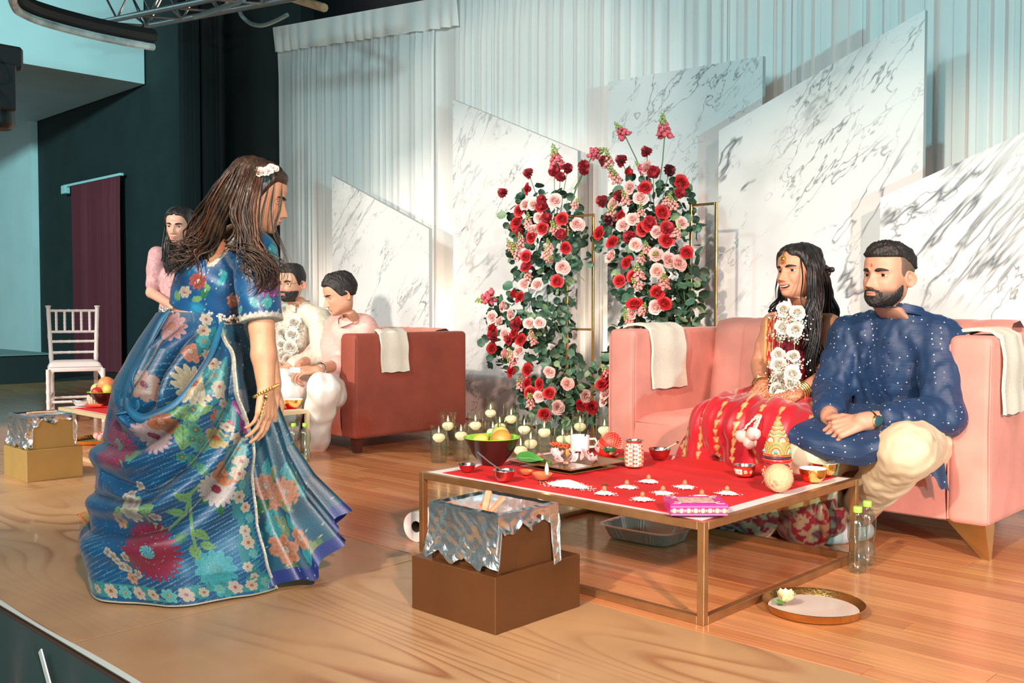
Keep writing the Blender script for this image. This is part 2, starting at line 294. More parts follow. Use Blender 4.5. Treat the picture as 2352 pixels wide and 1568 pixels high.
# side wall, white hall wall with its overhanging balcony
wl = struct(MB().box((-13.0, 6.02, 2.6), (8.4, .16, 6.6)).build('wall_back', BLACK, smooth=False))
cor = atv(332, 193, 5.92); zb = cor[2]
fas = struct(MB().box((cor[0]-3.2, 5.92-3.2, zb+1.2), (6.4, 6.4, 2.4)).build('trim_2', WHITEWALL, smooth=False))
struct(MB().box((-18.6, 5.90, 2.0), (2.6*2-.1, .12, 4.4)).build('wall_left', WHITEWALL, smooth=False))
wl.data.transform(Matrix.Identity(4))
pb = struct(MB().box((-14.0, 3.9, .17), (3.2, 1.7, .34), .004).box((-14.0, 5.33, .012), (3.2, 1.16, .022), .002).build('trim_3', mat('black_step_paint', (.012, .02, .02), .6), smooth=False))
struct(MB().box((-14.0, 3.0, .342), (3.25, 1.74, .012), .003).build('trim_4', mat('grey_ledge', (.20, .27, .26), .5), smooth=False)).location = (0, .9, 0)
struct(MB().box((-4, 9, 4.6), (24, 18, .2)).build('ceiling', mat('black_ceiling', (.006, .007, .007), .9), smooth=False)).location = (0, 0, 1.2)
struct(MB().box((-6.5, 7.6, 2.5), (11, .1, 6.5)).build('wall_rear', mat('dim_rear_wall', (.10, .07, .075), .9), smooth=False))
def drape(name, label, x0, x1, y, z0, z1, m, nf, amp, seed, zc=None, lean=0., cat='drape', hem=0, group=None, n=None):
    r = np.random.default_rng(seed); n = n or int((x1-x0)*110); xs = np.linspace(x0, x1, n); t = (xs-x0)/(x1-x0)
    rw = np.convolve(r.random(n+40), np.ones(41)/41, 'valid')[:n]; ph = np.cumsum(np.clip(.1+(rw-.5)*14+.9, .15, 3)); ph = ph/ph[-1]*nf*2*PI; w1 = np.sin(ph); w2 = np.sin(ph*2.37+r.uniform(0, 6)); w3 = np.sin(ph*.31+1)
    zs = np.concatenate([np.linspace(0, .05, 4), np.linspace(.08, 1, 16)]); P = np.zeros((n, len(zs), 3))
    for j, q in enumerate(zs):
        k = .35+.65*min(1, (1-q)*6) if q > .9 else 1.; top = z1 if zc is None else z1+zc*t
        P[:, j, 0] = xs+.010*w2*k+lean*q*(1 if lean else 0)*t; P[:, j, 1] = y+amp*k*(w1*.6+.35*w2+.6*w3*(1-.5*q)); P[:, j, 2] = z0+(top-z0)*q
    o = MB().grid(P).build(name, m); 
    return tag(o, label, cat, group)
# white voile backdrop: one hung width after another
seams = (-9.02, -8.28, -7.42, -6.55, -5.55, -4.6, -3.55, -2.65, -1.7, .1)
where = ('at its far end beside the black leg', 'behind the head of the woman in blue', 'behind the smallest marble panel', 'brightly lit between the two slant-topped panels', 'behind the panel of the first flower column', 'between the two flower columns', 'behind the level-topped panel', 'behind the tallest marble panel', 'above the panel nearest the groom')
for i in range(9):
    zt = 3.84-.098*(seams[i]+9.02) if seams[i] < -6 else 3.62
    zt2 = 3.84-.098*(seams[i+1]+9.02) if seams[i+1] < -6 else 3.6
    drape('voile_drape', 'sheer white voile drape width '+where[i], seams[i]-.03, seams[i+1]+.03, 5.80+.012*(i % 2), .02, zt, M_VOILE, int((seams[i+1]-seams[i])*10), .027, 40+i, zt2-zt, group='white voile backdrop widths')
# valance band gathered along the top of the far drapes
xs = np.linspace(-9.05, -6.2, 260); ztp = 3.87-.098*(xs+9.02); P = np.zeros((260, 6, 3)); rr = np.random.default_rng(3); wob = np.cumsum(rr.normal(size=260))*.0; wb = np.sin(xs*31+3*np.sin(xs*5))
for j in range(6): P[:, j] = np.stack([xs, 5.755-.018*wb*(j/5)+.004*j, ztp-.26*j/5], -1)
tag(MB().grid(P).build('voile_valance', M_VOILE), 'gathered sheer valance band along the top of the voile backdrop', 'valance')
for x0, x1, lab, sd in ((-11.02, -10.45, 'black stage leg curtain hanging beside the bare black wall', 1), (-10.47, -9.93, 'black stage leg curtain hanging next to the dim gap by the voile', 2)):
    drape('black_curtain', lab, x0, x1, 5.70, .01, 5.4, BLKCLOTH, 5, .05, 60+sd, cat='curtain')
dc = atv(223, 420, 5.88); dr = thing('door_curtain', 'dark maroon curtain hung from a short rail on the black wall', 'curtain', (0, 0, 0))
xa, xb = atv(167, 500, 5.86)[0], atv(281, 500, 5.86)[0]; zt = atv(223, 416, 5.86)[2]
o = drape('fabric', '', xa, xb, 5.84, .03, zt, mat('maroon_velvet', (.13, .008, .016), .8, sheen=.4), 8, .035, 77, cat='x'); o.parent = dr
for k in ('label', 'category'): del o[k]
MB().box(((xa+xb)/2-.12, 5.85, zt+.02), (xb-xa+.30, .05, .035), .004).box((xa-.22, 5.85, zt-.03), (.16, .07, .12), .004).build('rail', mat('pale_rail', (.45, .62, .60), .5), dr, False)
# marble panels, each a board with a thin edge and a slanted top
def panel(label, xa, xb, v, za, zb, th=.035):
    b = MB(); z0 = .01
    V = [(xa, v, z0), (xb, v, z0), (xb, v, zb), (xa, v, za), (xa, v+th, z0), (xb, v+th, z0), (xb, v+th, zb), (xa, v+th, za)]
    root = thing('marble_panel', label, 'panel', ((xa+xb)/2, v, 0), group='marble backdrop panels'); V = [(q[0]-(xa+xb)/2, q[1]-v, q[2]) for q in V]
    e = .004
    b.add([V[0], V[1], V[2], V[3]], [(0, 1, 2, 3)]); b.build('face_board', M_MARB, root, False)
    c = MB().add([(q[0], q[1]+(.0 if i > 3 else .0005), q[2]) for i, q in enumerate(V)], [(4, 7, 6, 5), (0, 4, 5, 1), (1, 5, 6, 2), (2, 6, 7, 3), (3, 7, 4, 0)]); c.build('edge_trim', mat('grey_edge', (.52, .53, .52), .5), root, False)
    for sx in (xa+.12, xb-.12):
        MB().box((sx-(xa+xb)/2, th+.03, .5), (.04, .05, 1.0), .003).box((sx-(xa+xb)/2, th+.09, .02), (.05, .17, .04), .003).build('back_strut', mat('raw_pine', (.5, .36, .2), .7), root, False)
def pan(lab, l, r_, v): A, B = atv(l[0], l[1], v), atv(r_[0], r_[1], v); panel(lab, A[0], B[0], v, A[2], B[2])
pan('smallest white marble panel, top sloping down, behind the rust sofa', (762, 403), (985, 525), 5.30)
pan('marble panel with top sloping down behind the first flower column', (1040, 228), (1327, 346), 5.50)
pan('marble panel with nearly level top behind the second flower column', (1397, 188), (1752, 128), 5.50)
pan('tallest marble panel with a steep pointed top behind the couple', (1651, 300), (2125, 22), 5.28)
pan('marble panel rising out of view behind the groom and sofa arm', (2022, 454), (2400, 282), 5.06)
# lighting truss, curved rail, moving head, cables
tr = thing('lighting_truss', 'aluminium box truss slung under the black ceiling', 'truss', (0, 0, 0)); ALU = mat('aluminium_tube', (.52, .50, .50), .35, .9)
A0 = atd(268, 22, 9.3); A1 = atd(680, -70, 7.4); ax = A1-A0; ax /= np.linalg.norm(ax); s1 = np.cross(ax, ZZ); s1 /= np.linalg.norm(s1); s2 = np.cross(s1, ax); ch = []
for a in (-1, 1):
    for b in (-1, 1):
        q = s1*a*.15+s2*b*.15; ch.append(q); MB().tube([A0+q, A1+q], .026, 10).build('chord', ALU, tr)
Lt = np.linalg.norm(A1-A0); nb = int(Lt/.3)
for k in range(nb):
    p, q = A0+ax*Lt*k/nb, A0+ax*Lt*(k+1)/nb
    for i, j in ((0, 1), (2, 3), (0, 2), (1, 3)):
        a, b = (i, j) if k % 2 else (j, i); MB().tube([p+ch[a], q+ch[b]], .011, 6).build('brace', ALU, tr)
MB().tube([A0+ch[1]+ZZ*-.01, atd(330, 60, 8.9), atd(300, 70, 9), atd(268, 76, 9.1)], .006, 6).build('cable', BLK, tr)
pts = [(352, 108), (300, 100), (220, 84), (140, 64), (80, 46), (40, 26), (28, 4), (30, -20), (60, -48)]
Wp = np.array([atd(x, y, 7.6+i*-.18) for i, (x, y) in enumerate(pts)]); tt = np.linspace(0, len(pts)-1, 60); Wp = np.stack([np.interp(tt, range(len(pts)), Wp[:, k]) for k in range(3)], -1)
for _ in range(4): Wp[1:-1] = (Wp[:-2]+2*Wp[1:-1]+Wp[2:])/4
cr = thing('curved_ceiling_rail', 'curved black rail with a worn pale lower edge below the balcony front', 'rail', (0, 0, 0))
MB().tube(Wp+ZZ*.085, .055, 8).build('rail', mat('black_rail', (.015, .014, .014), .6), cr); MB().tube(Wp, .028, 8).build('pale_edge', mat('chipped_white', (.55, .62, .60), .7, noise=.4, nscale=9), cr)
mh = thing('stage_light', 'black moving head stage light hanging at the very edge with looped cables', 'lamp', tuple(atd(-8, 205, 4.2)))
MB().box((0, 0, .13), (.17, .17, .10), .012).build('base', BLK, mh, False); [MB().box((q, 0, .0), (.03, .1, .2), .008).build('yoke_arm', BLK, mh, False) for q in (-.085, .085)]
MB().lathe(((0, .10), (.055, .09), (.065, .02), (.07, -.09), (.055, -.11), (0, -.10)), 16, (0, 0, -.06)).build('head', BLK, mh); 
lp = np.linspace(0, PI, 12)
for z in (.06, -.07): MB().tube(np.stack([.05+.08*np.sin(lp), 0*lp-.03, z+.07*np.cos(lp)], -1), .004, 6).build('cable', BLK, mh)
cb = np.array([atd(548, 10, 8.6), atd(552, 35, 8.6), atd(575, 56, 8.5), atd(605, 60, 8.4), atd(640, 45, 8.3), atd(660, 34, 8.2)]); tq = np.linspace(0, 5, 40); cb = np.stack([np.interp(tq, range(6), cb[:, k]) for k in range(3)], 1)
for _ in range(12): cb[1:-1] = (cb[:-2]+2*cb[1:-1]+cb[2:])/4
tag(MB().tube(cb, .018, 8).build('looped_cable', mat('grey_cable', (.22, .28, .27), .6)), 'thick grey cable looping above the end of the voile', 'cable')
tag(MB().tube([atd(660, -8, 8.6), atd(745, 18, 7.9)], .035, 8).build('ceiling_beam', mat('tan_beam', (.45, .26, .13), .6)), 'tan timber batten under the black ceiling above the voile', 'beam')
tag(MB().tube([atd(447, 39, 8.4), atd(560, 0, 7.9)], .022, 8).build('teal_pipe', mat('teal_grey_metal', (.35, .42, .42), .5, .5)), 'thin metal pipe running below the truss above the black leg', 'pipe')  # even teal-grey metal colour
# ------------------------------------------------------------------ low tables
def frame_table(name, label, x0, x1, y0, y1, h, tk, m, top_m=None, runs=True):
    t = thing(name, label, 'table', ((x0+x1)/2, (y0+y1)/2, 0)); a, b = (x1-x0)/2-tk/2, (y1-y0)/2-tk/2
    for sx in (-1, 1):
        for sy in (-1, 1): MB().box((sx*a, sy*b, h/2), (tk, tk, h), .0015).build('leg', m, t, False)
    for z, nm in ((h-tk/2, 'top_rail'), (tk/2, 'bottom_rail')):
        if nm == 'bottom_rail' and not runs: continue
        for sy in (-1, 1): MB().box((0, sy*b, z), (2*a-tk, tk, tk), .0015).build(nm, m, t, False)
        for sx in (-1, 1): MB().box((sx*a, 0, z), (tk, 2*b-tk, tk), .0015).build(nm, m, t, False)
    if top_m: MB().box((0, 0, h-.006), (2*a-tk+.002, 2*b-tk+.002, .012)).build('tabletop', top_m, t, False)
    return t
TZ = .306
frame_table('ceremony_table', 'low square gold metal frame table with red cloth in front of the pink sofa', -2.785, -1.531, 2.388, 3.405, .30, .024, GOLD, WHITE)
def cloth(name, label, x0, x1, y0, y1, z, m, seed=1, amp=.002):
    nx, ny = 70, 60; X, Y = np.meshgrid(np.linspace(x0, x1, nx), np.linspace(y0, y1, ny), indexing='ij')
    cre = sum(np.exp(-((Y-y0)/(y1-y0)-k+.03*np.sin(X*3+k*9))**2/.0004)*.006 for k in (.22, .42, .62, .8))+np.exp(-((X-x0)/(x1-x0)-.5)**2/.0002)*.003
    Z = z+.0015+amp*(1+vnoise(np.stack([X, Y, 0*X], -1), 3, seed))*.5+cre*.8; P = np.stack([X, Y, Z], -1)
    b = MB().grid(P); e = np.concatenate([P[:, 0], P[-1, 1:], P[::-1, -1][1:], P[0, ::-1][1:-1]]); lo = e.copy(); lo[:, 2] = z+.0002; b.grid(np.stack([e, lo], 1), True)
    return tag(b.build(name, m), label, 'cloth')
cloth('red_cloth', 'bright red creased cloth spread on the gold frame table', -2.700, -1.600, 2.432, 3.372, .300, REDCLOTH)
frame_table('white_frame_table', 'low white frame table with red cloth behind the foil-wrapped box', -6.215, -4.975, 2.395, 3.40, .30, .024, mat('glossy_white_gold', (.72, .60, .36), .3, .3), WHITE)
cloth('red_cloth', 'red cloth on the low table partly hidden by the woman in blue', -6.06, -5.05, 2.43, 3.36, .300, REDCLOTH, 5)
# ------------------------------------------------------------------ sofas
def sofa(label, x0, x1, y0, y1, z0, zarm, zback, zseat, m, ma, aw, legs, channels):
    t = thing('sofa', label, 'sofa', ((x0+x1)/2, (y0+y1)/2, 0)); cx, cy = (x0+x1)/2, (y0+y1)/2; w = x1-x0; d = y1-y0; sw = w-2*aw
    for s in (-1, 1): MB().box((s*(w/2-aw/2), 0, (z0+zarm)/2), (aw, d, zarm-z0), .028, seg=4).build('armrest', ma, t)
    for s in (-1, 1):
        c0, hw_, zt_, zb_ = s*(w/2-aw/2), aw/2-.006, zarm-.016, z0+.014; MB().tube([(c0-hw_, -d/2+.012, zb_), (c0-hw_, -d/2+.004, (zb_+zt_)/2), (c0-hw_, -d/2+.010, zt_-.02), (c0-hw_+.02, -d/2+.012, zt_), (c0+hw_-.02, -d/2+.012, zt_), (c0+hw_, -d/2+.010, zt_-.02), (c0+hw_, -d/2+.004, (zb_+zt_)/2), (c0+hw_, -d/2+.012, zb_)], .0042, 6).build('piping', ma, t)
    MB().box((0, -.02+.02, (z0+.25)/2+.02), (sw+.01, d-.06, .25-z0+.04), .01).build('base', m, t)
    nb = 22; 
    P = []
    n = 90; xs = np.linspace(-sw/2, sw/2, n); zs = np.linspace(zseat-.06, zback, 22); pr = np.abs(np.sin((xs/sw+.5)*channels*PI))**.45
    for z in zs:
        q = (z-zs[0])/(zs[-1]-zs[0]); cv = .055*math.sqrt(max(0, 1-max(0, (q-.86)/.14)**2)); P.append(np.stack([xs, (d/2-.22)-cv*(.55+.45*pr)+.07*q, z+0*xs], -1))
    P.append(np.stack([xs, d/2-.06+0*xs, zback+.012+.004*pr], -1)); P.append(np.stack([xs, d/2+0*xs, zback-.02+0*xs], -1)); P.append(np.stack([xs, d/2+0*xs, z0+0*xs], -1))
    MB().grid(np.array(P), flip=True).build('backrest', m, t)
    nx, ny = 60, 40; X, Y = np.meshgrid(np.linspace(-1, 1, nx), np.linspace(-1, 1, ny), indexing='ij'); sd = d-.24; rx = (1-np.abs(X)**10)*(1-np.abs(Y)**12)
    Z = zseat-.05+.05*np.clip(rx, 0, 1)**.5+.012*(1-Y**2)*(1-X**2)-.006*vnoise(np.stack([X, Y, 0*X], -1), 1.2, 3); P = np.stack([X*sw/2, -d/2+.015+(Y+1)/2*sd, Z], -1)
    b = MB().grid(P); fr = np.stack([np.stack([P[:, 0, 0], P[:, 0, 1]-.018*math.sin(q*PI)*(1+.0*X[:, 0]), zseat-.05-q*(zseat-.05-z0-.01)+0*X[:, 0]], -1) for q in np.linspace(0, 1, 10)], 1); b.grid(fr, flip=True); b.build('seat_cushion', m, t)
    for s in (-1, 1):
        for sy in (-1, 1):
            lx, ly = s*(w/2-.07), sy*(d/2-.07)
            if legs == 'brass':
                tx, ty = s*(w/2-.012), sy*(d/2-.02)
                V = [(lx-.07*(s > 0)-.0, ly-.055, z0+.02), (lx+.07*(s < 0)+.05*(s > 0), ly-.055, z0+.02), (lx+.05, ly+.06, z0+.02), (lx-.06, ly+.06, z0+.02), (tx-.013, ty-.01, 0), (tx+.013, ty-.01, 0), (tx+.013, ty+.012, 0), (tx-.013, ty+.012, 0)]
                V[0] = (lx-.10, ly-.05, z0+.02)
                MB().add(V, [(0, 1, 2, 3), (7, 6, 5, 4), (0, 4, 5, 1), (1, 5, 6, 2), (2, 6, 7, 3), (3, 7, 4, 0)]).build('leg', BRASS, t, False)
            else:
                MB().add([(lx-.035+a*.0, ly-.035, z0+.01) if False else (lx+sx*(.032 if k else .02), ly+sy2*(.032 if k else .02), (z0+.01) if k else 0) for k in (1, 0) for sx, sy2 in ((-1, -1), (1, -1), (1, 1), (-1, 1))], [(0, 1, 2, 3), (7, 6, 5, 4), (0, 4, 5, 1), (1, 5, 6, 2), (2, 6, 7, 3), (3, 7, 4, 0)]).build('leg', mat('dark_wood_leg', (.06, .015, .01), .4), t, False)
    return t
sofa('dusty pink velvet channel-back sofa with brass legs seating the bride and groom', -2.935, -1.185, 3.72, 4.62, .118, .815, .85, .425, PINKV, PINKV, .155, 'brass', 9)
sofa('rust velvet sofa with dark wooden legs seating the two men', -6.75, -4.885, 3.67, 4.63, .095, .755, .76, .40, mat('rust_velvet_lit', (.58, .21, .15), .75, sheen=.5, noise=.1), RUSTV, .15, 'wood', 9)  # seat, back and base: same velvet with front light in its colour
def towel(label, x, y0, y1, ztop, side, drop, wd):
    """towel folded over an arm: s runs across the arm and down its flank"""
    prof = [(-.09, 0), (-.05, .012), (0, .016), (.05, .012), (.088, -.012), (.099, -.05)]+[(.102+.004*math.sin(k), -.05-drop*k/8) for k in range(1, 9)]
    b = MB(); n = 18; A = []
    for q in range(n):
        f = q/(n-1); A.append([(side*(s*.86+.0035*math.sin(f*9+s*30)), y0+(y1-y0)*f*(1+.06*max(0, -z)) + .035*max(0, -z), z+.003*math.sin(f*14)) for s, z in prof])
    A = np.array(A); nrm = np.array([side*.0, 0, .0]); b.grid(A, flip=side < 0); B = A.copy(); B[:, :, 2] += .012*(np.arange(A.shape[1]) < 5); B[:, :, 0] += side*.012*(np.arange(A.shape[1]) >= 4); b.grid(B, flip=side > 0)
    b.grid(np.stack([A[:, -1], B[:, -1]], 1)); b.grid(np.stack([A[0], B[0]], 1)); b.grid(np.stack([A[-1], B[-1]], 1)); o = b.build('hand_towel', TOWEL); o.location = (x, 0, ztop); return tag(o, label, 'towel')
towel('ivory hand towel over the pink sofa arm beside the flower column', -2.857, 3.84, 4.12, .815, 1, .24, .2)
towel('ivory hand towel over the pink sofa arm beside the groom', -1.263, 3.80, 4.02, .815, 1, .24, .2)
towel('folded ivory hand towel over the rust sofa arm', -4.96, 3.86, 4.08, .755, 1, .20, .2)
# ------------------------------------------------------------------ foil-wrapped box sets
WOODST = mat('sandal_wood', (.62, .25, .13), .65, noise=.2, nscale=30)
def crumple(P, amp, sc, seed): return P+amp*np.stack([vnoise(P+k*3.1, sc, seed+k) for k in range(3)], -1)
def foil_set(low_label, up_label, x0, x1, y0, y1, hl, ux0, ux1, uy0, uy1, hu, gm, fullfoil, stick_label):
    t = thing('plinth_box', low_label, 'box', ((x0+x1)/2, (y0+y1)/2, 0)); MB().box((0, 0, hl/2), (x1-x0, y1-y0, hl), .002).build('body', gm, t, False)
    u = thing('foil_lined_box', up_label, 'box', ((ux0+ux1)/2, (uy0+uy1)/2, hl)); a, b = (ux1-ux0)/2, (uy1-uy0)/2; th = .012
    bx = MB()
    for s in (-1, 1): bx.box((s*(a-th/2), 0, hu/2), (th, 2*b, hu), .001); bx.box((0, s*(b-th/2), hu/2), (2*a-2*th, th, hu), .001)
    bx.box((0, 0, .06), (2*a-2*th, 2*b-2*th, .01)); bx.build('body', gm, u, False)
    # foil: lines the inside, folds over the rim and hangs down outside
    n = 200; th_ = np.linspace(0, 1, n, endpoint=False)
    def per(q, ex, z):
        q = (q % 1)*4; s = int(q); f = q-s; A, B = a+ex, b+ex
        return [(-A+2*A*f, -B), (A, -B+2*B*f), (A-2*A*f, B), (-A, B-2*B*f)][s]+(z,)
    rows = []
    for ex, zz in ((-.02, hu-.07), (-.017, hu-.03), (-.016, hu), (-.006, hu+.008), (.006, hu+.005)): rows.append([per(q, ex, zz) for q in th_])
    drops = []
    for q in th_:
        s = int(q*4); f = q*4-s
        if s == 0: dlen = hu-.012+(.01*math.sin(f*20))                 # stage-front face: foil falls to the plinth
        elif s == 1: dlen = .045+.012*math.sin(f*15)+ (hu-.05)*max(0, (f-.86)/.14 > 0)   # face to the side: only a lip, strip at far corner
        else: dlen = .09
        if fullfoil and s == 1: dlen = .03+.01*math.sin(f*14)+(hu-.04)*((f > .93) or (f < .12))
        drops.append(dlen)
    for k in range(1, 21):
        rows.append([per(q, .007+.014*(k/20)*(1 if int(q*4) == 0 else .3)*(k/20), hu-drops[i]*k/20) for i, q in enumerate(th_)])
    P = np.array(rows); W = np.ones(P.shape[:2]); 
    amp = np.array([.004, .004, .003, .002, .002]+[.0025+.0007*k for k in range(20)]); 
    N = np.stack([1.2*(.5-np.abs(vnoise(P*1.0+k*2.7, 8, 11+k, 3))) for k in range(3)], -1); P2 = P+N*amp[:, None, None]
    b_ = MB().grid(P2, False, True); b_.build('foil', FOIL, u, False)
    lin = crumple(np.stack(np.meshgrid(np.linspace(-a+.015, a-.015, 20), np.linspace(-b+.015, b-.015, 20), indexing='ij')+[np.full((20, 20), hu-.075)], -1), .012, 8, 5)
    MB().grid(lin).build('foil_lining', FOIL, u, False)
    return u
foil_set('lower gold-brown box of the pair at the front of the stage', 'foil-wrapped upper box on the gold-brown box at the front', -2.268, -1.908, 1.915, 2.285, .163, -2.208, -1.925, 1.945, 2.185, .165, mat('bronze_paint', (.105, .040, .013), .38, .3, noise=.12, nscale=6), False, '')
foil_set('lower dull gold box of the pair behind the woman in blue', 'upper foil-wrapped dull gold box beside the white chair', -5.69, -5.355, 1.90, 2.19, .165, -5.66, -5.40, 1.925, 2.165, .17, mat('dull_gold_paint', (.42, .30, .10), .5, .45, noise=.08, nscale=6), True, '')
for i, (dx, dy, dz, rx, rz, Lg, lab) in enumerate(((-.02, .01, .036, 62, 1.9, .075, 'upright sandalwood stick leaning in the front foil box'), (.022, .005, .03, 42, 1.2, .08, 'slanting sandalwood stick crossing the upright one in the front foil box'),
        (.055, .03, .010, 6, .4, .085, 'flat reddish sandalwood stick pointing to the table in the front foil box'), (-.045, .03, .008, 8, 2.7, .085, 'flat pale stick lying under the others in the front foil box'), (0, -.015, .004, 4, .1, .07, 'short pale stick at the bottom of the front foil box'))):
    R = rotz(rz) @ Matrix.Rotation(math.radians(-rx), 3, 'Y'); b = MB(); b.box((0, 0, 0), (Lg, .020, .011), .002, R)
    tag(b.build('wood_stick', WOODST, None, False, (-2.075+dx, 2.055+dy, .163+.128+dz)), lab, 'stick', 'sandalwood sticks in the front foil box')
for i, (dx, dy, rz) in enumerate(((-.02, .0, .5), (.02, .02, .25))):
    tag(MB().box((0, 0, 0), (.12, .018, .008), .002, rotz(rz+1.1)).build('wood_stick', mat('pale_wood', (.70, .46, .28), .7), None, False, (-5.52+dx, 2.03+dy, .347+i*.004)), ('pale wood stick across the far foil-wrapped box, the longer one', 'pale wood stick across the far foil-wrapped box, under the other')[i], 'stick')
# ------------------------------------------------------------------ candles floating in glass cylinders
Cn = [((1008, 1064), .218, 'leftmost of the front ones by the table corner'), ((1029, 1047), .27, 'tall one beside the rust sofa back corner'), ((1059, 1060), .222, 'second in the front row, left of the green bowl'), ((1092, 1045), .268, 'mid-height one behind the gap left of the green bowl'),
 ((1127, 1024), .318, 'tallest one furthest back by the slanted marble panel'), ((1132, 1052), .225, 'nearest one directly behind the green bowl pears'), ((1148, 1037), .225, 'one behind the green bowl, second row'), ((1174, 1036), .30, 'tall one just left of the flower column base'),
 ((1204, 1058), .27, 'before the left side of the flower column'), ((1250, 1066), .27, 'one standing alone before the middle of the flower column'), ((1219, 1080), .215, 'short one right of the green bowl rim'), ((1196, 1094), .20, 'lowest one showing only its top beside the betel leaves'),
 ((1292, 1070), .218, 'short one behind the white mug, to its left'), ((1313, 1086), .27, 'one directly behind the white mug'), ((1332, 1056), .29, 'tall one behind the black spoon of the mug'), ((1388, 1070), .30, 'rightmost tall one against the pink sofa arm')]
def prof_glass(h, r): return ((0, .008), (r-.006, .008), (r-.005, .014), (r-.0035, h), (r, h), (r, .004), (r-.004, 0), (0, 0))
WAX = mat('ivory_wax', (.78, .68, .50), .5, sss=.3, emit=.55, ecol=(1, .68, .34)); FLAME = mat('flame', (1, .62, .22), .5, emit=26, ecol=(1, .70, .32)); WICK = mat('wick', (.02, .015, .01), .9)  # wax emission stands in for flame light glowing through the candle
gm, wm, xm, fm, km = {}, {}, None, None, None
for i, (p, h, where) in enumerate(Cn):
    P = at(*p); r = .051; d_ = (P-EYE)[:2]; d_ = d_/np.linalg.norm(d_); P = P+np.array([d_[0], d_[1], 0])*.045
    vz = thing('glass_cylinder', 'clear glass cylinder, '+where, 'vase', (P[0], P[1], 0), group='glass cylinders with floating candles')
    MB().lathe(prof_glass(h, r), 28).build('glass', M_GLASS, vz); wl_ = h*.66
    MB().lathe(((0, .0145), (r-.0062, .0145), (r-.0048, wl_), (0, wl_)), 24).build('water', M_WATER, vz)
    cdl = thing('floating_candle', 'lit ivory candle in the glass, '+where, 'candle', (P[0], P[1], wl_), RNG.uniform(0, 6), group='floating candles')
    MB().lathe(((0, -.026), (.018, -.022), (.034, -.006), (.0375, .006), (.033, .018), (.022, .0245), (.010, .0225), (0, .022)), 22).build('wax', WAX, cdl)
    MB().tube([(0, 0, .022), (0, 0, .031), (.001, 0, .036)], .0009, 5).build('wick', WICK, cdl); MB().lathe(((0, .030), (.0028, .035), (.0040, .041), (.0025, .051), (0, .062)), 10).build('flame', FLAME, cdl)
    if i % 2 == 0:
        l = bpy.data.lights.new('candle_glow', 'POINT'); l.energy = 1.6; l.color = (1, .62, .28); l.shadow_soft_size = .003; o = bpy.data.objects.new('candle_glow', l); C.objects.link(o); o.parent = cdl; o.location = (0, 0, .046)
# ------------------------------------------------------------------ bottles
def bottle(px, label, base=None):
    P = at(*px) if base is None else base; t = thing('water_bottle', label, 'bottle', (P[0], P[1], 0), group='clear water bottles with green caps')
    pr = [(0, .004), (.022, 0), (.029, .006), (.033, .025), (.0325, .045), (.028, .066), (.0245, .085), (.026, .100), (.031, .115), (.0325, .125), (.0318, .130), (.0325, .135), (.0318, .140), (.0325, .146), (.0325, .168), (.030, .180), (.022, .193), (.0145, .201), (.0125, .207), (.0125, .218)]
    n = 30; a = np.linspace(0, 2*PI, n, endpoint=False); A = np.array([[(r*(1+.035*math.cos(6*q)*(1 if .02 < z < .11 else .0))*math.cos(q), r*(1+.035*math.cos(6*q)*(1 if .02 < z < .11 else 0))*math.sin(q), z) for q in a] for r, z in pr])
    MB().grid(A, False, True, None, 0, True).build('plastic_body', M_PET, t); MB().lathe([(max(0, r-.0015), z) for r, z in pr if z < .185]+[(0, .184)], 24).build('water', M_WATER, t)
    c = MB(); c.lathe(((0, .2305), (.0135, .2305), (.0152, .228), (.0155, .212), (.0148, .2105), (.0125, .2105)), 24); c.build('cap', mat('lime_cap', (.32, .66, .08), .4), t); return t
bottle((1968, 1314), 'clear water bottle with green cap, front one at the table leg'); bottle((1990, 1297), 'clear water bottle with green cap, behind the other by the groom')
b0 = at(701, 1060); bottle(None, 'clear water bottle nearest the rust sofa leg', b0); bottle(None, 'clear water bottle, middle of three below the gold bowls', at(675, 1060)); bottle(None, 'clear water bottle half hidden by the blue skirt', at(652, 1057))
# ------------------------------------------------------------------ things on the red cloth
def put(p, z=TZ+.002): q = at(p[0], p[1], z); return (q[0], q[1], z)
def lathe_thing(name, label, cat, loc, parts, group=None, rz=0):
    t = thing(name, label, cat, loc, rz, group)
    for nm, prof, m in parts: MB().lathe(prof, 32).build(nm, m, t)
    return t
LIME = mat('lime_lacquer', (.24, .58, .03), .25, coat=.4); DKBROWN = mat('dark_brown_lacquer', (.035, .010, .008), .22, coat=.4)
def fruit_bowl(label, loc, r, h, ftilt=0):
    t = lathe_thing('fruit_bowl', label, 'bowl', loc, (('outer_shell', ((0, 0), (r*.40, 0), (r*.44, .006), (r*.75, h*.45), (r*.97, h*.93), (r, h)), DKBROWN), ('lime_lining', ((r, h), (r*.985, h+.002), (r*.94, h*.93), (r*.72, h*.47), (r*.4, h*.14), (0, h*.1)), LIME))); return t
def pear(label, loc, r, hgt, cols, rot=(0, 0, 0), stem=True, cat='fruit', name='pear', grp=None):
    t = thing(name, label, cat, loc, 0, grp); t.rotation_euler = rot; n = 28; pr = []
    for k in range(19):
        q = k/18*PI; rr = r*math.sin(q)*(1-.20*(hgt-1)*max(0, math.cos(q))**1); pr.append((max(rr, .0006), -math.cos(q)*-1*r*(hgt if math.cos(q) > 0 else .92)))
    b = MB(); b.lathe(pr[::-1], n); b.build('flesh', cols, t)
    if stem: MB().tube([(0, 0, r*hgt*.9), (.002, 0, r*hgt+.008), (.006, .002, r*hgt+.018)], [.0022, .002, .003], 6).build('stem', mat('fruit_stem', (.12, .07, .03), .8), t)
    MB().lathe(((0, 0), (.005, .001), (.007, .004), (.004, .003), (0, .002)), 10, (0, 0, -r*.935)).build('calyx', mat('calyx', (.14, .09, .04), .9), t); return t
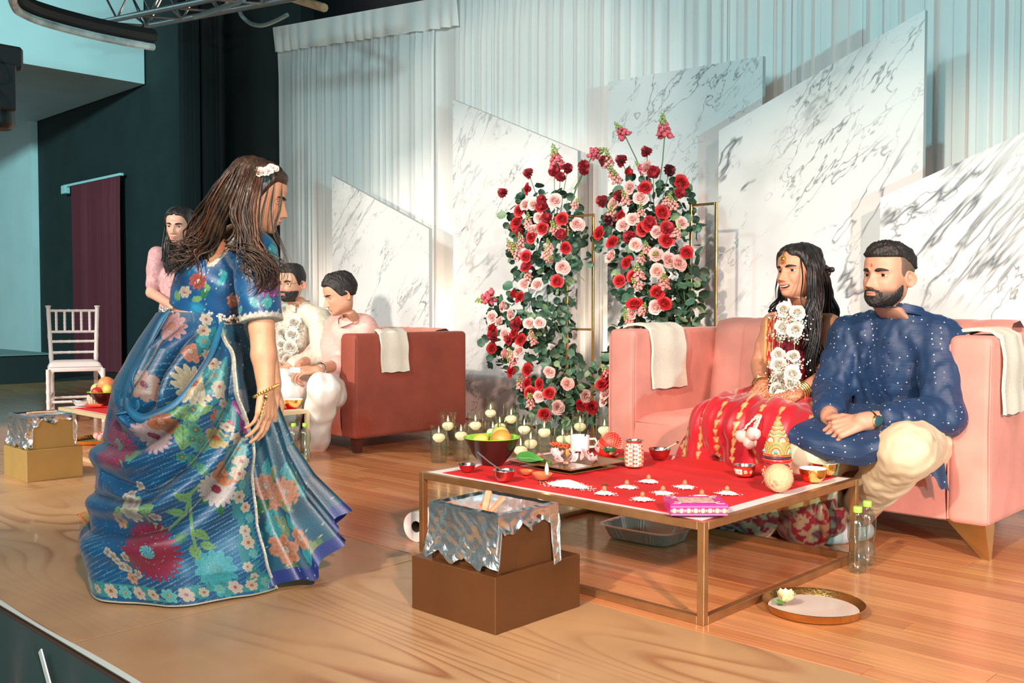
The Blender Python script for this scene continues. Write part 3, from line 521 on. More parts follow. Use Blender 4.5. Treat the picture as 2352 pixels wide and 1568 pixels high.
PGREEN = mat('pear_green', (.50, .50, .12), .4, noise=.12, nscale=30); PYEL = mat('mango_yellow', (.62, .50, .10), .4, noise=.1, nscale=20); PORG = mat('russet_orange', (.58, .27, .05), .45, noise=.12, nscale=60)
bl = put((1130, 1065)); fruit_bowl('dark bowl with lime green inside holding fruit, on the gold table', bl, .112, .105)
zf = bl[2]+.086
pear('green pear at the back of the lime bowl', (bl[0]+.002, bl[1]+.045, zf+.020), .037, 1.15, PGREEN, (.5, .2, 0)); pear('russet orange round pear at the right of the lime bowl', (bl[0]+.048, bl[1]+.005, zf+.012), .041, 1.0, PORG, (1.9, .3, .9), False, name='asian_pear')
pear('yellow mango at the left of the lime bowl', (bl[0]-.040, bl[1]-.022, zf-.002), .034, 1.2, PYEL, (.3, 1.1, .2), False, name='mango'); pear('red apple tucked between the pears in the lime bowl', (bl[0]+.004, bl[1]-.014, zf-.022), .033, .95, mat('apple_red', (.5, .03, .03), .35), (.3, .1, 0), True, name='apple')
b2 = put((236, 917)); b2 = (-6.06, 2.62, TZ); fruit_bowl('dark fruit bowl with green rim on the far white table', b2, .105, .085); zf = b2[2]+.085
pear('orange grapefruit on top of the far fruit bowl', (b2[0]-.0, b2[1]+.01, zf+.042), .052, 1.0, mat('grapefruit', (.75, .28, .10), .45, noise=.06), (.3, 0, 0), False, name='grapefruit')
pear('pale green guava at the left of the far fruit bowl', (b2[0]-.06, b2[1]-.02, zf+.01), .040, 1.05, mat('guava', (.42, .50, .22), .45), (.4, .3, 0), False, name='guava'); pear('red apple at the front of the far fruit bowl', (b2[0]+.004, b2[1]-.05, zf+.0), .034, .95, MATS['apple_red'], (.2, .3, 0), True, name='apple')
pear('yellow pear at the right of the far fruit bowl', (b2[0]+.055, b2[1]+.0, zf+.012), .034, 1.2, PYEL, (.2, -.7, .2), True)
# kumkum bowls, spoons
def steel_bowl(label, loc, r, h, fill, fcol, outer=None, flare=1.0, cat='bowl', name='steel_bowl'):
    t = thing(name, label, cat, loc); o = outer or STEEL
    MB().lathe(((0, 0), (r*.55, 0), (r*.62, .003), (r*.85, h*.5), (r*.95*flare, h*.95), (r, h)), 32).build('shell', o, t); MB().lathe(((r, h), (r*.99, h+.0015), (r*.93*flare, h*.93), (r*.82, h*.5), (r*.55, .005), (0, .004)), 32).build('lining', STEEL, t)
    if fill: MB().lathe(((0, h*fill+.003), (r*.4, h*fill+.002), (r*(.6+.36*fill), h*fill)), 28).build('filling', fcol, t)
    return t
steel_bowl('small steel bowl of red powder at the near corner of the gold table', put((1073, 1082)), .033, .026, .62, mat('rose_rice', (.6, .25, .22), .8, noise=.3, nscale=300), mat('red_lacquer_steel', (.55, .05, .05), .22, .8))
sb = put((1158, 1103)); steel_bowl('steel bowl of yellow paste below the lime fruit bowl', sb, .040, .036, .8, mat('turmeric', (.70, .50, .12), .55), mat('red_lacquer_steel', (.5, .1, .1), .22, .8))
sp = thing('steel_spoon', 'long-handled steel spoon resting in the bowl of yellow paste', 'spoon', sb); MB().tube([(-.012, -.004, .036), (-.055, -.02, .062), (-.098, -.037, .094)], [.0035, .003, .0045], 8, flat=.5).build('handle', STEEL, sp); MB().ball((.004, .002, .032), (.018, .013, .005), 14, 8).build('bowl', STEEL, sp)
sb2 = put((1515, 1053)); steel_bowl('plain steel bowl with a brass spoon near the pink sofa', sb2, .046, .040, .5, mat('clear_liquid', (.55, .55, .55), .1), mat('red_lacquer_steel', (.5, .1, .1), .22, .8))
sp = thing('brass_spoon', 'thin brass ritual spoon leaning in the plain steel bowl', 'spoon', sb2); MB().tube([(-.0, 0, .015), (.02, .012, .040), (.056, .036, .064)], [.003, .0022, .0026], 8).ball((.060, .039, .068), (.006, .006, .005), 10, 6).build('handle', BRASS, sp); MB().ball((-.004, -.003, .013), (.012, .010, .005), 12, 6).build('bowl', BRASS, sp)
# diyas
CLAY = mat('terracotta', (.45, .13, .05), .8)
def diya(label, loc, r, lit):
    t = thing('clay_lamp', label, 'lamp', loc); n = 36; a = np.linspace(0, 2*PI, n, endpoint=False); A = []
    for rr, z in ((0, 0), (.6, 0), (.75, .25), (1, .8), (1.02, 1), (.9, .95), (.7, .55), (0, .45)): A.append([(r*rr*(1+.025*math.cos(14*q)*(rr > .9))*(1+.18*max(0, math.cos(q))**12*(rr > .8))*math.cos(q), r*rr*math.sin(q), z*r*.62) for q in a])
    MB().grid(np.array(A), False, True, None, 0, True).build('clay_dish', CLAY, t); MB().lathe(((0, .37*r), (.74*r, .36*r)), 24).build('oil', mat('ghee', (.72, .45, .12), .2), t)
    MB().tube([(.3*r, 0, .4*r), (.85*r, 0, .62*r)], .0018, 6).build('wick', mat('cotton_wick', (.7, .6, .45), .9), t)
    if lit:
        MB().lathe(((0, 0), (.005, .007), (.0065, .016), (.004, .030), (0, .042)), 10, (.62*r, 0, .58*r)).build('flame', FLAME, t)
    return t
diya('lit clay lamp with a tall flame on the red cloth', put((1245, 1100)), .036, True); diya('smaller clay lamp with a dying flame beside the lit one', put((1209, 1089)), .026, False)
# tray with petals
TRAY = mat('brown_gloss_tray', (.22, .10, .035), .18, coat=.5)
c4 = [np.array(put(p, TZ+.024)) for p in ((1180, 1060), (1307, 1081), (1430, 1053))]; c4.append(c4[0]+c4[2]-c4[1]); cen = sum(c4)/4; e1 = c4[1]-c4[0]; e2 = c4[2]-c4[1]
t = thing('square_tray', 'square brown glossy tray with flat raised rim holding petals', 'tray', (cen[0], cen[1], TZ)); ang = math.atan2(e1[1], e1[0]); R = rotz(ang); La = (np.linalg.norm(e1)+np.linalg.norm(e2))/2
rim = MB(); 
A = []
for f, z in ((.40, .003), (.42, .003), (.96, .0215), (1.0, .024), (1.0, .0215), (.96, .019), (.42, .0005), (.40, 0)):
    row = []
    for k in range(4):
        for q in range(6):
            s0 = [(-1, -1), (1, -1), (1, 1), (-1, 1)][k]; s1_ = [(-1, -1), (1, -1), (1, 1), (-1, 1)][(k+1) % 4]; row.append(tuple(R @ Vector(((s0[0]+(s1_[0]-s0[0])*q/6)*La/2*f, (s0[1]+(s1_[1]-s0[1])*q/6)*La/2*f, z))))
    A.append(row)
rim.grid(np.array(A), False, True, None, 0, True).build('rim', TRAY, t, False); MB().box((0, 0, .0015), (La*.81/1, La*.81, .003), 0, R).build('base', TRAY, t, False)
# petals and debris on the tray
PETAL = mat('pale_pink_petal', (.80, .50, .50), .6, sss=.1); PETALD = mat('wilted_petal', (.45, .25, .06), .7)
def petal_mesh(L, Wd, cup, mname='petal'):
    n = 7; u = np.linspace(0, 1, n); vv = np.linspace(-1, 1, n); P = np.array([[(L*a, Wd*b*math.sin(min(1, a*1.15+.1)*PI*.62)**.8, cup*(a*a*.6+b*b*.5*a)) for b in vv] for a in u]); return P
for i in range(26):
    px = RNG.uniform(1275, 1362) if i < 20 else RNG.uniform(1230, 1400); py = 1046+RNG.uniform(-8, 18)+(1362-px)*-.02; q = put((px, py), TZ+.010+.012*RNG.random()+(.012 if i < 14 else 0))
    P = petal_mesh(RNG.uniform(.026, .038), RNG.uniform(.013, .019), RNG.uniform(.010, .022)); R = np.array(rotz(RNG.uniform(0, 6.28)) @ Matrix.Rotation(RNG.uniform(-.9, .15), 3, 'Y'))
    tag(MB().grid(P@R.T).build('petal', PETAL, None, True, q), 'pale pink rose petal in the heap on the brown tray', 'petal', 'pale petals on the tray')
q = put((1303, 1050), TZ+.02); t = thing('dried_bud', 'wilted golden brown rose bud among the pale petals on the tray', 'flower', q)
for k in range(6): MB().grid(petal_mesh(.03, .008, .012)@np.array(rotz(k*1.05) @ Matrix.Rotation(-1.1, 3, 'Y')).T).build('petal', PETALD, t)
for i, (p, lab) in enumerate((((1300, 1062), 'small orange sandal chip on the near side of the tray'), ((1405, 1041), 'small round sweet on the tray edge by the painted coconut'))):
    tag(MB().box((0, 0, .0), (.022, .013, .010), .003, rotz(.5+i), seg=2).build('offering_chip', WOODST, None, True, put(p, TZ+.018)), lab, 'chip')
q = put((1285, 1026), TZ+.016); b = MB()
for k in range(8):
    s = np.linspace(0, 1, 14); b.tube(np.stack([-.045+.10*s, .012*np.sin(s*7+k)+.006*math.cos(k*2), .008+.007*np.sin(s*9+k*1.7)], -1), .0028, 6)
tag(b.build('sacred_thread', mat('red_gold_thread', (.60, .10, .03), .7, noise=.5, nscale=120), None, True, q), 'bundle of red and gold sacred thread behind the petals', 'thread')
# mug with spoon, painted coconut, lota
q = put((1332, 1034), TZ+.010); t = thing('white_mug', 'white ceramic mug on the far side of the tray', 'mug', q); cer = mat('white_ceramic', (.78, .75, .72), .25)
MB().lathe(((0, 0), (.036, 0), (.040, .004), (.041, .062), (.0405, .064), (.0375, .062), (.036, .008), (0, .006)), 32).build('body', cer, t); MB().tube([(.038, .018, .05), (.058, .030, .052), (.066, .034, .036), (.058, .03, .018), (.038, .018, .016)], .005, 8).build('handle', cer, t)
q2 = (q[0]+.008, q[1]+.004, q[2]+.02); t = thing('black_spoon', 'black plastic spoon standing in the white mug', 'spoon', q2); MB().tube([(0, 0, 0), (.012, .010, .05), (.022, .018, .088)], [.004, .004, .006], 8, flat=.5).build('handle', BLK, t); MB().ball((-.001, 0, -.004), (.012, .008, .006), 10, 6).build('bowl', BLK, t)
def dotted(b, c, r, col, mi=0): b.ball(c, r, 6, 4, col, mi)
def bead_mat(): return mat('beads', (1, 1, 1), .35, attr='Col')
q = put((1400, 1047), TZ); t = thing('painted_coconut', 'red coconut decorated with pearls and a painted oval, lying beside the tray', 'coconut', (q[0], q[1], TZ+.047)); t.rotation_euler = (.2, .55, .75)
MB().lathe([(.0475*math.sin(k/16*PI)**.9, .056*math.cos(k/16*PI)) for k in range(17)], 28).build('shell', mat('red_coconut', (.62, .03, .02), .45, noise=.2, nscale=40), t)
b = MB()
def ring(b, z, n, rr, r, col, sq=0):
    for k in range(n): a = k/n*2*PI; b.ball((rr*math.cos(a), rr*math.sin(a), z+sq*math.sin(a*2)), r, 6, 4, col)
for k in range(7): z = .052-.006*k; ring(b, z, 8+5*k, .0475*math.sqrt(max(0, 1-(z/.056)**2))+.001, .0019, (.78, .66, .42))
ring(b, -.012, 40, .0472, .0022, (.75, .55, .25)); ring(b, -.020, 40, .0455, .0018, (.8, .75, .6)); b.build('pearl_rows', bead_mat(), t)
n = 14; vd = np.array([ray(1400, 1030)]); 
b = MB(); dv = -ray(1400, 1040)*np.array([1, 1, .3]); dv /= np.linalg.norm(dv); e_ = np.cross(ZZ, dv); e_ /= np.linalg.norm(e_); f_ = np.cross(dv, e_)
ov = thing('x', 'x', 'x'); bpy.data.objects.remove(ov)
dm = MB(); 
Rm = np.array(t.rotation_euler.to_matrix())
rings = []
for fr in np.linspace(0, 1, 6): rings.append([((dv*.050*math.sqrt(max(.05, 1-(fr*.62)**2))+e_*.028*fr*math.cos(a)+f_*(.020*fr*math.sin(a)-.012))@Rm) for a in np.linspace(0, 2*PI, 22, endpoint=False)])
dm.grid(np.array(rings), False, True); dm.build('painted_oval', mat('painted_green_oval', (.03, .12, .05), .3, noise=.8, nscale=90), t)
q = put((1456, 1071)); t = thing('lota_pot', 'steel lota pot patterned red and white in vertical bands', 'pot', q)
a_ = np.linspace(0, 2*PI, 96, endpoint=False); pr = [(.030, 0), (.0345, .004), (.037, .02), (.0375, .045), (.036, .07), (.032, .088), (.029, .095)]; zz = np.linspace(0, .095, 60); rr = np.interp(zz, [p[1] for p in pr], [p[0] for p in pr])
A = np.array([[(r*math.cos(a), r*math.sin(a), z) for a in a_] for r, z in zip(rr, zz)]); col = np.zeros(A.shape)
for i, z in enumerate(zz):
    for j, a in enumerate(a_):
        bnd = int(a/(2*PI)*12) % 2; fa = (a/(2*PI)*12) % 1-.5; fz = (z/.016) % 1-.5; rad = math.hypot(fa*1.0, fz)
        c = (.80, .74, .66) if bnd else (.50, .03, .02)
        if rad < .16: c = (.75, .45, .12)
        elif rad < .30: c = (.50, .03, .02) if bnd else (.8, .7, .6)
        elif rad < .42 and math.cos(math.atan2(fz, fa)*8) > .3: c = (.65, .25, .1) if bnd else (.75, .6, .5)
        if z < .004 or z > .091: c = (.5, .05, .03)
        col[i, j] = c
MB().grid(A, False, True, col, 0, True).build('patterned_body', mat('enamel_print', (1, 1, 1), .3, attr='Col'), t); MB().lathe(((.029, .095), (.031, .099), (.040, .102), (.0405, .1035), (.030, .102), (.027, .095), (.033, .06), (0, .01)), 36).build('steel_rim', STEEL, t)
q = put((1710, 1092)); t = thing('patterned_bowl', 'small steel bowl with red and white flower enamel near the kalash', 'bowl', q); zz = np.linspace(0, .036, 24); rr = np.interp(zz, (0, .004, .02, .036), (.027, .031, .037, .039)); A = np.array([[(r*math.cos(a), r*math.sin(a), z) for a in a_] for r, z in zip(rr, zz)]); col = np.zeros(A.shape)
for i, z in enumerate(zz):
    for j, a in enumerate(a_):
        bnd = int(a/(2*PI)*5) % 2; fa = (a/(2*PI)*10) % 1-.5; fz = (z-.018)/.022; rad = math.hypot(fa, fz); c = (.50, .03, .02)
        if rad < .16: c = (.7, .3, .1)
        elif rad < .27: c = (.85, .8, .72)
        elif rad < .33+.06*math.cos(6*math.atan2(fz, fa)): c = (.6, .1, .04) if not bnd else (.85, .8, .72)
        elif bnd and abs(fz) < .45: c = (.85, .8, .72)
        col[i, j] = c
MB().grid(A, False, True, col, 0, True).build('patterned_body', MATS['enamel_print'], t); MB().lathe(((.039, .036), (.041, .038), (.0415, .0395), (.038, .038), (.034, .02), (0, .006)), 36).build('steel_rim', STEEL, t)
# kalash: pot and tall jewelled cone
def jewel_band(b, prof, z0, z1, n, kind):
    pass
q = put((1785, 1108)); t = thing('jewelled_kalash', 'round jewelled kalash pot beaded in gold, red, green and pearl', 'pot', q)
prP = [(.026, 0), (.038, .006), (.050, .026), (.051, .040), (.044, .058), (.034, .068), (.032, .074)]
MB().lathe(prP+[(.0, .074)], 36).build('pot_body', mat('kalash_red', (.45, .03, .03), .45), t); b = MB(); GD, RD, GR, PE, PU = (.66, .38, .10), (.50, .02, .02), (.02, .28, .12), (.85, .78, .68), (.30, .05, .35)
def on(prof, a, z):
    r = float(np.interp(z, [p[1] for p in prof], [p[0] for p in prof])); return (r*math.cos(a), r*math.sin(a), z)
for s in range(7):                                                       # arched motifs round the pot
    ac = s/7*2*PI+.3
    for ri, c in ((.026, GD), (.0225, PU if s % 2 else RD), (.019, PE), (.0155, GD), (.012, GR if s % 2 else RD), (.008, PE), (.004, GR)):
        m_ = max(5, int(ri*900))
        for k in range(m_): th = PI*(k+.5)/m_; b.ball(on(prP, ac+ri*math.cos(th)/.048, .022+ri*1.35*math.sin(th)), .0019, 6, 4, c)
ring(b, .070, 44, .0335, .0022, PE); ring(b, .006, 40, .039, .0020, GD); b.build('beadwork', bead_mat(), t)
k2 = thing('jewelled_cone', 'tall conical jewelled coconut cover standing in the kalash', 'ornament', (q[0], q[1], q[2]+.074))
prC = [(.043, 0), (.047, .006), (.044, .014), (.0435, .022), (.045, .03), (.044, .05), (.036, .078), (.026, .10), (.016, .125), (.008, .143), (.002, .152)]
MB().lathe([(0, -.001)]+prC, 40).build('cone', mat('cone_gold', (.45, .24, .07), .45), k2); MB().lathe(((.048, .000), (.0505, .005), (.0505, .008), (.048, .012)), 40).lathe(((.046, .022), (.0475, .025), (.046, .029)), 40).build('red_rims', RED, k2); MB().lathe(((.0465, .012), (.048, .0165), (.0455, .0215)), 40).build('dark_band', mat('purple_sequin', (.07, .025, .05), .3, noise=.6, nscale=300), k2)
MB().tube([(0, 0, .150), (0, 0, .160)], [.002, .0006], 6).build('tip', STEEL, k2)
b = MB(); va = math.atan2(-q[1], -q[0])
for s in range(5):
    ac = va+s/5*2*PI-.12
    for ri, c in ((.029, GD), (.0255, GR), (.0225, GD), (.019, GD), (.0158, RD), (.0125, PE), (.0085, PE)):
        m_ = max(5, int(ri*950))
        for k in range(m_): th = PI*(k+.5)/m_; b.ball(on(prC, ac+ri*math.cos(th)/.043, .031+ri*1.3*math.sin(th)), .0018, 6, 4, c)
    b.ball(on([(p[0]+.002, p[1]) for p in prC], ac, .038), .0055, 10, 8, (.05, .45, .42))
    a2 = ac+PI/5
    for ri, c in ((.014, RD), (.0105, PE), (.007, PE), (.003, PE)):
        m_ = max(4, int(ri*900))
        for k in range(m_): th = PI*(k+.5)/m_; b.ball(on(prC, a2+ri*math.cos(th)/.034, .072+ri*1.2*math.sin(th)), .0019, 6, 4, c)
for z, n_, c in ((.090, 40, GD), (.094, 36, PE), (.098, 34, GR), (.102, 32, GD), (.107, 28, PE), (.112, 24, RD), (.116, 22, GD), (.121, 18, PE), (.126, 15, GR), (.131, 13, GD), (.136, 10, PE), (.141, 8, GD), (.146, 6, GD)):
    for k in range(n_): b.ball(on(prC, k/n_*2*PI, z+.0025*math.sin(k/n_*2*PI*5)*(z < .115)), .0020, 6, 4, c)
for z, c in ((.0185+.006, GD), (.0305, GD), (.010, GD)): ring(b, z, 52, .0482 if z < .02 else .0472, .0016, c)
b.build('beadwork', bead_mat(), k2)
# bare coconut
q = put((1788, 1128)); r = .0475; t = thing('bare_coconut', 'bare fibrous tan coconut with three eyes at the table edge', 'coconut', (q[0], q[1], TZ+r*.99))
th = np.linspace(0, 2*PI, 64, endpoint=False); ph = np.linspace(.01, PI-.01, 40); P = np.stack([np.outer(np.sin(ph), np.cos(th)), np.outer(np.sin(ph), np.sin(th)), np.outer(np.cos(ph), np.ones(64))], -1)
D0 = -np.array(ray(1788, 1115)); D0 /= np.linalg.norm(D0); rt = np.cross(ZZ, D0); rt /= np.linalg.norm(rt); up_ = np.cross(D0, rt); eyes = []
for ex, ey in ((-.30, -.32), (-.12, -.50), (-.42, -.62)):
    d = D0*math.sqrt(1-ex*ex-ey*ey)+rt*ex+up_*ey; eyes.append(d)
dim = sum(np.exp(-((1-P@d)/.006)) for d in eyes); rad = r*(1-.05*dim+.012*vnoise(P, 2.2, 4, 3)); col = np.array((.62, .40, .22))*(1+.18*vnoise(P*np.array([1, 1, .3]), 9, 8, 3))[..., None]*(1-.6*np.clip(dim, 0, 1))[..., None]
MB().grid(P*rad[..., None], False, True, np.clip(col, 0, 1)).build('husk', mat('coconut_fibre', (1, 1, 1), .9, attr='Col', bump=.5, bscale=160), t)
b = MB()
for k in range(26):
    a = RNG.normal(size=3); a /= np.linalg.norm(a); c_ = a+RNG.normal(size=3)*.5; c_ /= np.linalg.norm(c_); b.tube([a*r*.99, (a+c_)/np.linalg.norm(a+c_)*r*1.04, c_*r*(1.02+.25*(k < 5))], .0004, 4)
b.build('fibres', mat('tan_fibre', (.55, .36, .2), .9), t)['kind'] = 'stuff'
# hammered gold bowls with white lining
WLIN = mat('white_enamel', (.82, .80, .78), .3)
def gold_bowl(label, loc, r=.047, h=.046):
    t = thing('gold_bowl', label, 'bowl', loc, group='hammered gold bowls with white inside'); MB().lathe(((0, 0), (r*.5, 0), (r*.62, .002), (r*.86, h*.35), (r*.98, h*.75), (r, h)), 36).build('hammered_shell', GOLDM, t); MB().lathe(((r, h), (r*.975, h+.001), (r*.95, h*.8), (r*.8, h*.35), (0, h*.14)), 36).build('white_lining', WLIN, t)
gold_bowl('gold bowl with white inside nearest the coconut', put((1867, 1105))); gold_bowl('gold bowl with white inside, behind its twin at the table corner', put((1893, 1091)))
gold_bowl('gold bowl at the corner of the far table before the seated men', tuple(at(673, 936, TZ)), .06, .052); gold_bowl('gold bowl half hidden by the woman in blue hand', tuple(at(639, 938, TZ)), .055, .052)
# pink sweet box
e = put((1534, 1190), .30), put((1678, 1190), .30); p0, p1 = np.array(e[0]), np.array(e[1]); mx_ = p1-p0; ang = math.atan2(mx_[1], mx_[0]); Lx = .168; Ly = .125; hb = .034; cen = (p0+p1)/2+np.array([-math.sin(ang), math.cos(ang), 0])*Ly/2
t = thing('sweet_box', 'magenta printed sweet box with gold flower border on the table corner', 'box', (cen[0], cen[1], TZ+.001), ang)
MAG = mat('magenta_card', (.62, .012, .20), .4); MB().box((0, 0, hb/2), (Lx, Ly, hb), .001).build('tray', MAG, t, False); MB().box((0, 0, hb-.006), (Lx+.003, Ly+.003, .0135), .001).build('lid', mat('deep_magenta', (.52, .01, .22), .4), t, False)
b = MB(); YE, OR, PK = mat('print_yellow', (.85, .62, .12), .5), mat('print_orange', (.75, .18, .04), .5), mat('print_pale_pink', (.80, .35, .48), .5)
for k in range(8):
    cx_ = -Lx/2+Lx*(k+.5)/8
    for rr_, mi in ((.0072, 0), (.0040, 1)):
        a = np.linspace(0, 2*PI, 16, endpoint=False); V = [(cx_, -Ly/2-.0022-.0003*mi, hb*.46)]+[(cx_+rr_*(1+.16*math.cos(8*q_))*math.cos(q_), -Ly/2-.0022-.0003*mi, hb*.46+rr_*(1+.16*math.cos(8*q_))*math.sin(q_)) for q_ in a]; b.add(V, [(0, i+1, (i+1) % 16+1) for i in range(16)], None, 1 if mi else 0)
    for sx in (-1, 1): b.add([(cx_+sx*.0105, -Ly/2-.0022, hb*.46+.006), (cx_+sx*.0075, -Ly/2-.0022, hb*.46), (cx_+sx*.0105, -Ly/2-.0022, hb*.46-.006)], [(0, 1, 2)], None, 2)
for z in (.12, .80): b.box((0, -Ly/2-.0016, hb*z), (Lx*.995, .0008, .0012), mi=2)
b.build('gold_border_print', [YE, mat('print_cream', (.9, .82, .6), .5), PK], t, False)
b = MB(); b.box((0, .0, hb+.0012), (Lx*.62, Ly*.62, .0006), mi=0)
for sx in (-1, 1):
    for sy in (-1, 1): s = np.linspace(0, PI*1.2, 14); b.tube(np.stack([sx*(Lx*.40-.014*np.sin(s)), sy*(Ly*.36-.02*np.cos(s)*.7), hb+.0015+0*s], -1), .0028, 5, mi=1, flat=.2)
b.build('lid_print', [mat('food_photo_print', (.62, .42, .36), .3, noise=.5, nscale=60), mat('print_cream', (.9, .82, .6), .5)], t, False)
# rice heaps with betel nuts
RICE = mat('rice_white', (.82, .80, .76), .7)
def heap(label, px, rx, ry, h, n, seed, group):
    q = put(px, TZ+.001); r_ = np.random.default_rng(seed); b = MB(); nn = 30; a = np.linspace(0, 2*PI, nn, endpoint=False)
    R_a = 1+.14*np.sin(3*a+seed)+.09*np.sin(5*a+seed*2); A = np.array([[(f*rx*R_a[j]*math.cos(a[j]), f*ry*R_a[j]*math.sin(a[j]), h*(1-f**1.6)+.0015*r_.random()) for j in range(nn)] for f in np.linspace(0, 1, 8)]); b.grid(A, False, True)
    for k in range(n):
        f = math.sqrt(r_.random())*1.12 if k < n*.85 else 1.1+r_.random()*.5; j = r_.uniform(0, 2*PI); Ra = np.interp(j, a, R_a); x, y = f*rx*Ra*math.cos(j), f*ry*Ra*math.sin(j); z = max(0, h*(1-min(1, f)**1.6))+.001; d = r_.normal(size=3); d[2] *= .3; d /= np.linalg.norm(d); L = .0030; e = np.cross(d, (.3, .2, .9)); e /= np.linalg.norm(e); g = np.cross(d, e); c = np.array((x, y, z))
        V = [c+d*L, c-d*L, c+e*.0011, c-e*.0011, c+g*.0011, c-g*.0011]; b.add(V, [(0, 2, 4), (0, 4, 3), (0, 3, 5), (0, 5, 2), (1, 4, 2), (1, 3, 4), (1, 5, 3), (1, 2, 5)])
    o = b.build('rice_heap', RICE, None, False, q); tag(o, label, 'rice', group); o['kind'] = 'stuff'; return q
heap('large flattened heap of rice near the front edge of the red cloth', (1305, 1114), .075, .042, .017, 700, 2, None)
NUT = mat('betel_nut', (.42, .15, .07), .5, noise=.15, nscale=60)
spots = (((1388, 1133), 'below the large rice heap, front row'), ((1440, 1119), 'second row, left one'), ((1490, 1106), 'furthest back by itself'), ((1573, 1119), 'right of the furthest one'), ((1523, 1133), 'at the centre of the group'), ((1476, 1147), 'nearest the front edge'), ((1670, 1133), 'nearest the coconut'), ((1612, 1142), 'partly hidden behind the magenta box'))
for i, (p, wh) in enumerate(spots):
    q = heap('small rice mound '+wh, p, .030, .026, .008, 170, 20+i, 'small rice mounds'); t = thing('betel_nut', 'brown betel nut on the rice mound '+wh, 'nut', (q[0], q[1], q[2]+.0155), group='betel nuts on rice mounds'); MB().lathe([(.0085*math.sin(k/10*PI), -.0095*math.cos(k/10*PI)*(1.15 if k > 5 else 1)) for k in range(11)][::-1], 16).build('shell', NUT, t)
for i, (p, lab) in enumerate((((1244, 1107), 'copper coin lying in front of the lit clay lamp'), ((1390, 1112), 'copper coin standing behind the first rice mound'))):
    q = put(p, TZ+.002); tag(MB().lathe(((0, 0), (.010, 0), (.0106, .0006), (.0106, .0014), (.010, .002), (0, .002)), 20).build('coin', mat('copper', (.35, .13, .06), .4, .8), None, True, q), lab, 'coin')
# betel leaves, scrap petals
LEAFG = mat('betel_leaf_green', (.06, .26, .05), .4, noise=.2, nscale=20)
def heart_leaf(name, label, loc, L, Wd, rz, tilt, m=LEAFG, cat='leaf'):
    n = 12; P = []
    for a in np.linspace(0, 1, n): w_ = Wd*math.sin(PI*min(1, a**.75))*(1-.2*a)+.0005; P.append([(L*a-.08*L*(b*b)*(a < .25), w_*b, .16*Wd*abs(b)-.20*L*a*a+.05*L*a) for b in np.linspace(-1, 1, 9)])
    t = thing(name, label, cat, loc, rz); t.rotation_euler = (tilt, 0, rz); MB().grid(np.array(P)).build('blade', m, t); MB().tube([(0, 0, .0008), (L*.5, 0, .0008+.0*L), (L*.97, 0, -.142*L)], [.0014, .001, .0004], 5).build('midrib', mat('leaf_rib', (.2, .4, .12), .5), t)
heart_leaf('betel_leaf', 'large green betel leaf resting behind the lime bowl', put((1190, 1052), TZ+.030), .10, .05, .75, .3); heart_leaf('betel_leaf', 'green betel leaf folded under the first one at the tray corner', put((1205, 1052), TZ+.02), .11, .036, .55, -.2)
heart_leaf('betel_leaf', 'green leaf poking out between the painted coconut and lota', put((1418, 1056), TZ+.012), .06, .02, .2, .3)
tag(MB().grid(petal_mesh(.022, .011, .010)@np.array(Matrix.Rotation(-.5, 3, 'Y')).T).build('petal', PETAL, None, True, put((1543, 1056), TZ+.004)), 'single pale petal on the red cloth right of the steel bowl', 'petal')
tag(MB().grid(crumple(petal_mesh(.035, .018, .02), .004, 20, 2)).build('tissue_scrap', PAPER, None, True, tuple(atv(1482, 940, 4.0)+np.array([0, 0, .004]))), 'crumpled scrap of white tissue on the pink sofa seat', 'tissue')
# ------------------------------------------------------------------ floor items
q = at(1510, 1225); t = thing('foil_roasting_pan', 'disposable aluminium roasting pan under the gold frame table', 'pan', (-2.275, 3.135, 0), .05)
A = []; n = 120
def rrect(ax, by, r, n):
    out = []
    for k in range(n):
        a = k/n*2*PI; c, s = math.cos(a), math.sin(a); p = 5.; out.append((ax*abs(c)**(2/p)*np.sign(c), by*abs(s)**(2/p)*np.sign(s)))
    return out
for ax, by, z, rib in ((.0, .0, .004, 0), (.13, .085, .004, 0), (.135, .09, .006, 1), (.155, .112, .056, 1), (.157, .114, .060, 0), (.170, .127, .061, 0), (.172, .129, .057, 0)): A.append([(x*(1+.012*rib*(-1)**k), y*(1+.016*rib*(-1)**k), z) for k, (x, y) in enumerate(rrect(max(ax, .001), max(by, .001), 0, n))])
MB().grid(np.array(A), False, True).build('ribbed_tray', mat('pan_aluminium', (.55, .53, .50), .3, .9, bump=.2, bscale=30), t, False)
# kitchen roll lying on its side
q = at(946, 1213, .06); t = thing('paper_towel_roll', 'roll of white paper towel lying on the floor behind the table leg', 'paper roll', (q[0]-.01, q[1]+.03, .06)); t.rotation_euler = (0, 0, math.radians(104))
a = [(.022, 0), (.0225, .25), (.060, .25), (.060, 0), (.022, 0)]; Rx = Matrix.Rotation(math.radians(90), 3, 'Y'); b = MB(); b.lathe([(.0225, 0), (.060, 0), (.060, .25), (.0225, .25)], 40); b.v = [v_@np.array(Rx).T for v_ in b.v]; b.build('paper', PAPER, t); b = MB(); b.lathe([(.021, .001), (.0228, .001), (.0228, .249), (.021, .249), (.021, .001)], 30); b.v = [v_@np.array(Rx).T for v_ in b.v]; b.build('card_core', mat('core_card', (.10, .07, .05), .9), t)
